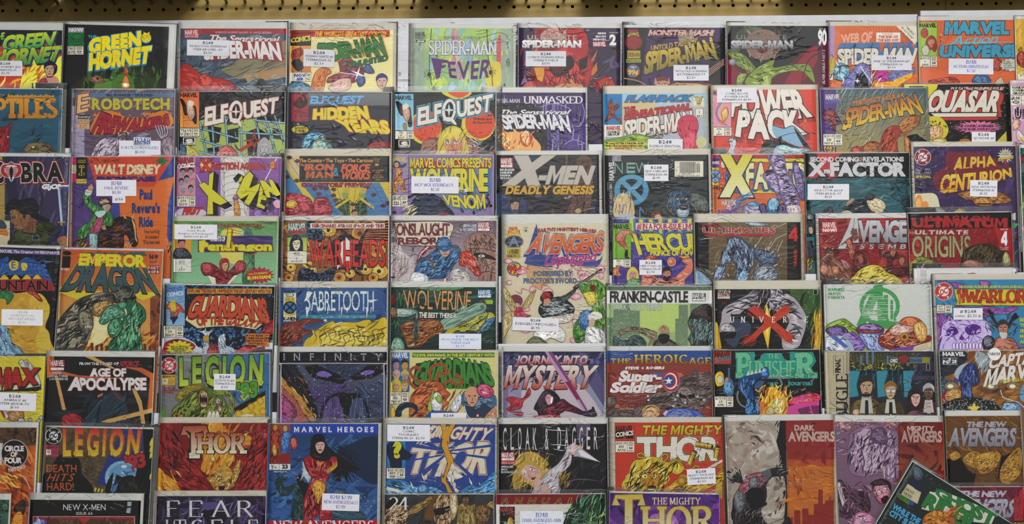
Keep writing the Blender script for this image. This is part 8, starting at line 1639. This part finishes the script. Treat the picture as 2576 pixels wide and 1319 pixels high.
FACE(820,990,180,220,'b06a80','1c1418','2a1018');M('b06a80','4a1c2c','d098a8',730,990,760,900,860,890,900,960,910,1040,880,1100,800,1080,n=30);E('ddd',790,994,20,24,o='2a1018');E('222',790,996,7);E('ddd',850,960,18,22,o='2a1018');E('222',850,962,7);S('3a1018',810,1060,860,1020,890,1040,880,1090,830,1100);M('1c1418','','4a3440',700,900,760,860,840,860,900,900,860,910,760,920)
M('a86a8c','3a1c30 5a2c48','d0a0bc',520,1320,540,1220,620,1190,720,1230,780,1300,780,1400,520,1400,n=50);E('ddd',620,1262,26,12,rot=10);E('222',622,1262,9)
P('6c2422',988,252,1460,256,1480,1400,1000,1400);R(1000,470,1480,760,'7a2c24','8a4a30');N(1000,270,1450,900,40,'7c2a28 5a1c1c 8a3c2c',170,50)
T('MIGHTY',1086,302,1358,346,'c0a8a0',b=.06,gap=.14);T('AVENGERS',1026,356,1440,462,'b0948c',b=.05,gap=.06)

C('D4',6,1,1478,196,2260,192,'6a4420','bronze comic with silver swept two-line title over golden rock fragments',(1472,140,2272),(1466,130,2280))
N(1490,200,2250,900,80,'7a5228 5a3818 8a642c 4a2c14',170,26,-40);N(1490,200,2250,700,40,'b8862c c89c40',120,5,-30,40)
P('181410',1480,640,1640,640,1720,760,1800,800,1760,1000,1480,1000);P('181410',2060,620,2200,560,2120,760,2020,860)
for q in ((1660,640,1760,560,1860,600,1820,740,1700,700),(1780,620,1960,560,2060,600,2000,740,1860,800,1800,720),(2050,760,2130,620,2260,520,2270,760,2160,900,2060,880),(1520,600,1600,560,1640,620,1560,660)): M('a87c30','4a3010 6a4818','c8a04c',*q,n=40,ang=50)
T('THE NEW',1700,256,2104,308,'a8a4ac',b=.07,sl=10,o='4a3420',ow=.04,gap=.14)
T('AVENGERS',0,0,0,0,'a8a4ac','82808a',o='4a4450',b=.05,q=(1540,330,2220,330,2200,500,1520,500),gap=.08)

# ---- bottom row
C('D0',7,0,-1130,1040,106,1040,'3a5a48','dark green comic cut by the bottom left corner of the photo',(-1140,972,128),(-1150,962,136))
N(-40,1050,100,1319,24,'2c4838 4a7058 243a30',110,30);M('2a3830','111','5a7a68',10,1120,60,1070,100,1100,100,1180,40,1160);L('3a98b0',8,-20,1230,40,1210,20,1260,-20,1270)

C('D0',7,1,350,1040,1618,1050,'171615','black comic with thin white title and red-framed picture at lower left',(340,966,1652),(330,960,1662))
T('NEW X-MEN',726,1092,1212,1160,'ddd',b=.0,gap=.16);t('ISSUE 44',968,1182,32,'ccc',wf=1.05,gap=.18,b=.02)
R(378,1230,1550,1700,'bbb');R(384,1236,1544,1700,'a82c34');R(400,1258,1528,1700,'5a3828');N(410,1262,1520,1400,80,'6a4832 4a2c20 7a5a40',90,26);P('b83038',890,1250,1040,1250,965,1320);M('6a4a98','223','98b8e0',400,1280,470,1258,540,1300,540,1400,400,1400,n=30);N(400,1260,540,1319,14,'9ac8e8 d8e0f0 8a4ab0',60,12)
P('a8b0b8',1464,1064,1512,1064,1506,1110,1462,1118);P('a8b0b8',1456,1140,1504,1130,1496,1194,1450,1192)

C('D1',7,0,65,940,1240,938,'221c2c','dark violet smoky comic with large pale spaced serif capitals at the bottom',(34,882,1248),(26,874,1256),cream=True)
N(80,945,1230,1300,70,'3a2c54 2a2038 4c3a6c 1a1620',200,50);N(300,980,1150,1240,50,'6a5894 5a487c 8070a8',170,14,60,40);S('5a4a84',540,1020,700,1010,780,1080,640,1110);S('16121c',560,1120,700,1080,840,1110,780,1240,620,1240)
for i,ch in enumerate('FEAR'): T(ch,(158,400,660,920)[i],988,(290,540,834,1090)[i],1164,'d0cfd4',f='S',b=-.012,o='2a2438',ow=.02)
for i,ch in enumerate('ITSELF'): T(ch,(150,240,430,640,850,1040)[i],1194,(184,370,560,760,960,1140)[i],1370,'d0cfd4',f='S',b=-.012,o='2a2438',ow=.02)

C('D2',7,0,78,938,1272,936,'3a3a3e','sepia grey comic of stern faces with a large white 24 in the corner',(70,930,1282),(46,908,1298))
N(90,940,1260,1260,30,'444448 303034',220,60)
M('8a6c34','2a1c08 4a3818','c0a464',330,1130,400,1060,500,1010,560,960,600,960,590,1010,520,1080,420,1140,350,1160,n=40,ang=30)
M('7a5a34','1c1208 3a2814','c8a880 e0d0b8',84,1120,130,1040,230,1030,320,1080,336,1160,300,1260,280,1400,84,1400,n=100,ang=65);S('1a1410',90,1060,150,980,240,990,290,1060,200,1050,110,1100);N(150,1130,320,1260,30,'1c1208 d8c4a0',90,12,10)
S('6a4a20',515,1190,560,1060,600,970,640,940,620,1200);M('6e4e2c','1c1208 3a2814','b89468 d8c0a0',600,1040,640,945,760,938,860,960,870,1080,850,1180,800,1250,780,1400,660,1400,630,1200,n=110,ang=75)
S('1c1612',620,1100,720,1080,800,1060,830,1090,780,1120,700,1160,640,1160);L('d8c8b0',6,740,1110,790,1094);L('1c1208',9,690,1216,770,1210);M('a88a5c','3a2814','e0d4bc',790,940,870,945,880,1090,850,1190,810,1200,n=30)
M('8a7440','2a200c 4a3c1c','b8a468',880,1100,900,1050,960,1020,1010,1060,1070,1040,1070,1110,1100,1200,1080,1400,880,1400,n=70);FACE(966,1000,86,116,'6a4a30','2a1c14','1a100a');M('5c4026','1c1208 3a2814','9a7850',1066,1130,1080,1070,1150,1044,1220,1070,1240,1140,1210,1240,1180,1300,1110,1300,1080,1220,n=70);L('140c06',8,1090,1140,1140,1146);L('140c06',8,1160,1146,1210,1138);L('140c06',7,1120,1240,1180,1240);M('7a5c30','2a1c08','a88c54',1190,1060,1240,1010,1272,1020,1272,1100,1240,1080);M('2a2018','111','4a3a2c',450,1250,500,1230,580,1240,600,1400,440,1400)
for i,ch in enumerate('24'): T(ch,120 + i * 110,966,214 + i * 118,1106,'d8d8dc',f='S',b=-.01)

C('D2',7,1,1304,938,2498,932,'d0ccc6','comic with maroon banner of gold outlined letters and dark green figure at right',(1298,930,2504),(1290,880,2514))
P('7c1820',1304,938,2498,932,2498,1040,1304,1048)
for i,ch in enumerate('ANNUAL'): T(ch,0,0,0,0,'1c1414',o='c8a840',ow=.05,b=.0,q=(1376 + i * 147,976,1450 + i * 147,976,1430 + i * 147,1036,1356 + i * 147,1036))
M('1c2a20','0a100c','2c5a3a 4a8a5c',2040,1400,2060,1200,2140,1040,2240,960,2360,934,2498,940,2498,1400,n=60);N(2190,940,2490,1200,70,'2c7a40 1c4a28 0e1810 8ab898',150,9,70);N(2040,1060,2200,1160,16,'b8d8c0 1a1a1a',90,10,30);N(2300,1140,2480,1262,30,'a8d8b0 b8b830 1c3a24',80,7,60)
R(1344,1072,1506,1400,'1a1414');R(1350,1078,1500,1180,'2a1414');T('MARVEL',1352,1084,1496,1130,'b04a40',b=.04);T('.COM',1432,1140,1496,1168,'8a3030',b=.04);t('1',1388,1142,26,'ccc');M('b8862c','4a3010','e0c060',1420,1262,1440,1190,1480,1200,1490,1300,1420,1320);M('3a6a4a','112','8aa',1380,1300,1390,1230,1420,1240,1420,1320)
STK(1564,1118,2038,1320,['B248','DARK AVENGERS ANN','$5.00'],c='5a72a8',f='S',rot=0,h1=1.3,bg='d4d6e0')

C('D3',7,1,152,934,1372,956,'4f1f72','purple comic with large pale gold serif title, second from the bottom right',(146,928,1378),(118,880,1400))
R(152,930,1372,1420,'42206c','6a3488');N(170,960,1360,1300,40,'5a2c84 7a4098 3a1c60',240,70);S('a868b0',600,1200,760,1170,900,1220,900,1400,600,1400);S('c090c0',670,1284,700,1220,770,1196,840,1220,880,1300,870,1400,670,1400);N(680,1200,870,1290,20,'d0a8d0 9a68a0',90,9,75)
t('THE MIGHTY',886,990,74,'d0c8a0',f='S',wf=.86,gap=.4)
T('T',194,972,498,1400,'c0ac44','d0ccb8',f='S',o='7a6a28',ow=.02,b=.02);T('HOR',512,1094,1284,1400,'c0ac44','d0ccb8',f='S',o='7a6a28',ow=.02,b=.02,gap=.16)

C('D4',7,0,1370,936,2290,932,'6a1c30','maroon comic with silver lettering behind the tilted dark comic at bottom right',(1364,930,2296),(1358,886,2302))
N(1500,940,2280,1300,40,'7a2438 5a1424 842c40',160,40)
T('THE NEW',1640,978,2104,1034,'b8b4c0',b=.07,sl=10,o='4a3040',ow=.04,gap=.14);T('AVENGERS',0,0,0,0,'b4b0bc','8a8894',o='3a4060',b=.05,q=(1560,1070,2220,1070,2170,1240,1500,1240),gap=.08);P('a03038',2190,1060,2290,940,2290,1300,2200,1300);N(2190,960,2290,1260,16,'5a1424 9a3848',100,10,70);R(2050,1284,2300,1400,'2a1c14');t('VARIANT',2230,1300,26,'c8a838')

C('D4',7,1,1140,670,2190,1330,'1f2a28','dark comic leaning at an angle in front, green outlined title and orange fist',(1134,664,2196),(1120,652,2206))
N(800,700,2300,1400,40,'2a3634 1a2220 24302c',140,40)
M('3a4a58','112','6a7a88',1150,740,1200,720,1250,800,1220,860,1160,840,o=None);P('c0b898',1090,900,1230,990,1190,1110,1020,1010);P('4a7a34',1000,1000,1110,1070,1100,1120,985,1040);t('APRIL \'97',1046,1040,20,'1c3014',rot=32);P('3a4a98',1110,1070,1160,1096,1140,1130,1100,1112)
P('1c2448',1120,860,1240,900,1210,980,1160,950)
t('GHOST',1110,958,30,'333',f='S',rot=32,wf=.9);t('RIDER',1096,1004,30,'333',f='S',rot=32,wf=.9)
P('c8ccc0',1320,980,1370,990,1390,950,1720,1080,2010,1210,1960,1319,1800,1300,1650,1280,1230,1160)
T('GHOST',0,0,0,0,'2f7a3c',o='1c3a20',b=.05,q=(1380,940,2020,1220,1960,1340,1390,1030),gap=.1,ow=.03);T('RIDER',0,0,0,0,'2f7a3c',o='1c3a20',b=.05,q=(1310,1010,1800,1240,1760,1400,1240,1130),gap=.1,ow=.03)
M('a8642c','3a1c08 6a3814','d8983c',1240,1319,1260,1240,1330,1190,1420,1170,1480,1200,1560,1240,1580,1319,1500,1420,1260,1420,n=70);for_f = [M('b8742c','4a2408','d8a048',1340 + k * 60,1240,1350 + k * 60,1180 + k * 8,1390 + k * 60,1180 + k * 10,1396 + k * 60,1250) for k in range(3)];N(1480,1150,1640,1240,24,'c8642c a83818 d89848',90,12,35)
t('WHILE THE',1090,1190,56,'4aa0c8',rot=31,wf=.82,b=.06,gap=.1);t('CITY SLEEPS',1070,1262,56,'4aa0c8',rot=31,wf=.82,b=.06,gap=.1)
finish()
# ================================================================ structure: pegboard wall, rack, wire shelf
def px_on_y(px, py, y):
    d = ray(px, py); t_ = (y + DIST) / d.y
    return Vector((0, -DIST, 0)) + d * t_
PEGY = 0.112
def pegboard():
    pitch = 0.0254; r = 0.0030
    h0 = px_on_y(1288, 17.5, PEGY)
    x_off = px_on_y(21 / 3.298, 27, PEGY).x
    vs, fs = [], []
    rows = (0, 1, 2)
    n = 76; xs = x_off - 4 * pitch
    zlo = h0.z - pitch / 2
    plugs = []
    for rr in rows:
        for i in range(n):
            cx, cz = xs + i * pitch, h0.z + rr * pitch
            b = len(vs); m = 16
            for k in range(m):
                a = 2 * math.pi * k / m + math.pi / m
                c_, s_ = math.cos(a), math.sin(a); q = pitch / 2 / max(abs(c_), abs(s_))
                # outer ring snapped to the square cell
                vs.append((cx + q * c_, PEGY, cz + q * s_)); vs.append((cx + r * c_, PEGY, cz + r * s_)); vs.append((cx + r * c_, PEGY + .005, cz + r * s_))
            for k in range(m):
                j = (k + 1) % m
                fs.append((b + 3 * k, b + 3 * k + 1, b + 3 * j + 1, b + 3 * j)); fs.append((b + 3 * k + 1, b + 3 * k + 2, b + 3 * j + 2, b + 3 * j + 1))
            # square corners
            for q in range(4):
                a = math.pi / 4 + q * math.pi / 2
                k0 = int(round((a - math.pi / m) / (2 * math.pi / m) - .5)) % m
                e = len(vs); vs.append((cx + pitch / 2 * (1 if math.cos(a) > 0 else -1), PEGY, cz + pitch / 2 * (1 if math.sin(a) > 0 else -1)))
                fs.append((b + 3 * k0, e, b + 3 * ((k0 + 1) % m)))
    x0, x1 = xs - pitch / 2, xs + (n - .5) * pitch
    for za, zb in ((-1.05, zlo), (h0.z + 2.5 * pitch, .8)):
        b = len(vs); vs += [(x0, PEGY, za), (x1, PEGY, za), (x1, PEGY, zb), (x0, PEGY, zb)]; fs.append((b, b + 1, b + 2, b + 3))
    o = link_mesh('wall_back', vs, fs, M_PEG); o['kind'] = 'structure'; o['label'] = 'tan pegboard wall with a line of round black holes'
    vs, fs = box(x0, PEGY + .02, -1.05, x1, PEGY + .026, .8)
    o = link_mesh('wall_backing', vs, fs, M_DARK); o['kind'] = 'structure'
    vs, fs = box(px_on_y(2379, 20, PEGY).x - .0004, PEGY - .0006, zlo - .05, px_on_y(2379, 20, PEGY).x + .0004, PEGY - .00005, h0.z + .06)
    o = link_mesh('trim_1', vs, fs, M_PLUG); o['kind'] = 'structure'; o['label'] = 'thin upright seam between two pegboard sheets'
    for p in (592, 627, 1507, 2360, 2398):      # holes blocked from behind
        i = round((px_on_y(p, 20, PEGY).x - xs) / pitch)
        cx = xs + i * pitch; m = 14
        v = [(cx + .0029 * math.cos(2 * math.pi * k / m), PEGY + .003, h0.z + .0029 * math.sin(2 * math.pi * k / m)) for k in range(m)]
        v += [(a[0], PEGY + .006, a[2]) for a in v]
        f = [tuple(range(m))] + [(k, k + m, (k + 1) % m + m, (k + 1) % m) for k in range(m)]
        plugs.append((v, f))
    for v, f in plugs:
        o2 = link_mesh('hole_plug', v, f, M_PLUG, bpy.data.objects['wall_back'])
pegboard()

def tube(pts, r, n=8):
    vs, fs = [], []
    for i, p in enumerate(pts):
        a = Vector(pts[max(0, i - 1)]); b = Vector(pts[min(len(pts) - 1, i + 1)]); d = (b - a).normalized()
        u = d.cross(Vector((1, 0, 0))).normalized() if abs(d.x) < .9 else d.cross(Vector((0, 0, 1))).normalized(); v = d.cross(u)
        for k in range(n):
            t_ = 2 * math.pi * k / n; vs.append(tuple(Vector(p) + (u * math.cos(t_) + v * math.sin(t_)) * r))
    for i in range(len(pts) - 1):
        for k in range(n): fs.append((i * n + k, i * n + (k + 1) % n, (i + 1) * n + (k + 1) % n, (i + 1) * n + k))
    fs.append(tuple(range(n - 1, -1, -1))); fs.append(tuple(range((len(pts) - 1) * n, len(pts) * n)))
    return vs, fs
def wire_shelf():
    root = bpy.data.objects.new('wire_shelf', None); COL.objects.link(root)
    zz = px_on_y(1288, -8, PEGY - .02).z
    root.location = (0, PEGY - .003, zz)
    root['label'] = 'dark steel wire shelf overhead, only its rod ends showing along the top edge'; root['category'] = 'shelf'
    inv = Matrix.Translation(-root.location)
    x = px_on_y(-40, 5, PEGY).x; xe = px_on_y(2640, 5, PEGY).x
    k = 0
    while x < xe:
        z = zz
        pts = [(x, PEGY - .0042, z - .004), (x, PEGY - .006, z - .0005), (x, PEGY - .012, z + .001), (x, PEGY - .05, z + .004), (x, PEGY - .19, z + .014), (x, PEGY - .34, z + .024)]
        vs, fs = tube([tuple(inv @ Vector(p)) for p in pts], .0026)
        link_mesh('wire', vs, fs, M_WIRE, root, smooth=True)
        x += .0325; k += 1
    for dy, dz in ((-.19, .014), (-.335, .0235), (-.03, .003)):
        vs, fs = tube([tuple(inv @ Vector((q, PEGY + dy, zz + dz + .0058))) for q in (px_on_y(-60, 5, PEGY).x, xe)], .0032)
        link_mesh('cross_bar', vs, fs, M_WIRE, root, smooth=True)
    for p0, p1 in ((-60, 150), (160, 505), (1060, 1300), (1460, 1600), (1960, 2640)):  # unseen panels added over the rods to shade stretches of the pegboard
        vs, fs = box(px_on_y(p0, 5, PEGY).x, PEGY - (.16 if p1 < 600 else .1), zz + .0075, px_on_y(p1, 5, PEGY).x, PEGY - .001, zz + .0105)
        link_mesh('added_shade_deck', [tuple(inv @ Vector(v)) for v in vs], fs, M_WIRE, root)
wire_shelf()

def rack():
    root = bpy.data.objects.new('display_rack', None); COL.objects.link(root)
    root.location = (0, .05, -1.0)
    root['label'] = 'white stepped wall rack whose pockets hold the bagged comics'; root['category'] = 'rack'
    inv = Matrix.Translation(-root.location)
    def add(name, vs, fs): return link_mesh(name, [tuple(inv @ Vector(v)) for v in vs], fs, M_RACK, root)
    yb = .052
    a = px_on_y(-140, 62, yb); b = px_on_y(2308, 36, yb)
    vs, fs = box(a.x, yb, -1.0, b.x, yb + .004, 0)
    for i in (4, 7): vs[i] = (vs[i][0], vs[i][1], px_on_y(-140, 56, yb).z)
    for i in (5, 6): vs[i] = (vs[i][0], vs[i][1], b.z)
    add('back_panel', vs, fs)
    c = px_on_y(2316, 27, yb - .006); e = px_on_y(2700, 30, yb - .006)
    vs, fs = box(c.x, yb - .006, -1.0, e.x, yb - .002, c.z); add('back_panel', vs, fs)
    xl, xr = -.97, .97
    xm = {r: px_on_y(430 - 10 * r, 660, PLANE[r][0].y).x if r in PLANE else 0 for r in (3, 4, 3.5)}
    for r in (0, 1, 2, 3, 3.5, 4, 5, 6, 7):
        p0, n, u = PLANE[r]
        x0, x1 = xl, xr
        if r in (3, 4): x0 = xm[r] - .012
        if r == 3.5: x1 = xm[r] - .016
        e = Vector((1, 0, 0))
        def pt(x, v, w_): q = p0 + u * (-v) + n * w_; return (x, q.y, q.z)
        d = .0063
        b0 = -.003 if r == 0 else -.0008
        prof = [(FLOOR_V, b0), (FLOOR_V + .0012, b0), (FLOOR_V + .0012, d + .0007), (LIP_V, d + .0007), (LIP_V, d), (FLOOR_V, d)]
        vs = [pt(x0, *q) for q in prof] + [pt(x1, *q) for q in prof]; m = len(prof)
        fs = [tuple(range(m))[::-1], tuple(range(m, 2 * m))] + [(i, (i + 1) % m, (i + 1) % m + m, i + m) for i in range(m)]
        add('pocket', vs, fs)
    for s in (-1, 1):
        x = xl if s < 0 else xr
        vs, fs = box(x - .004, -.22, -1.0, x + .004, yb + .004, .36); add('end_panel', vs, fs)
rack()
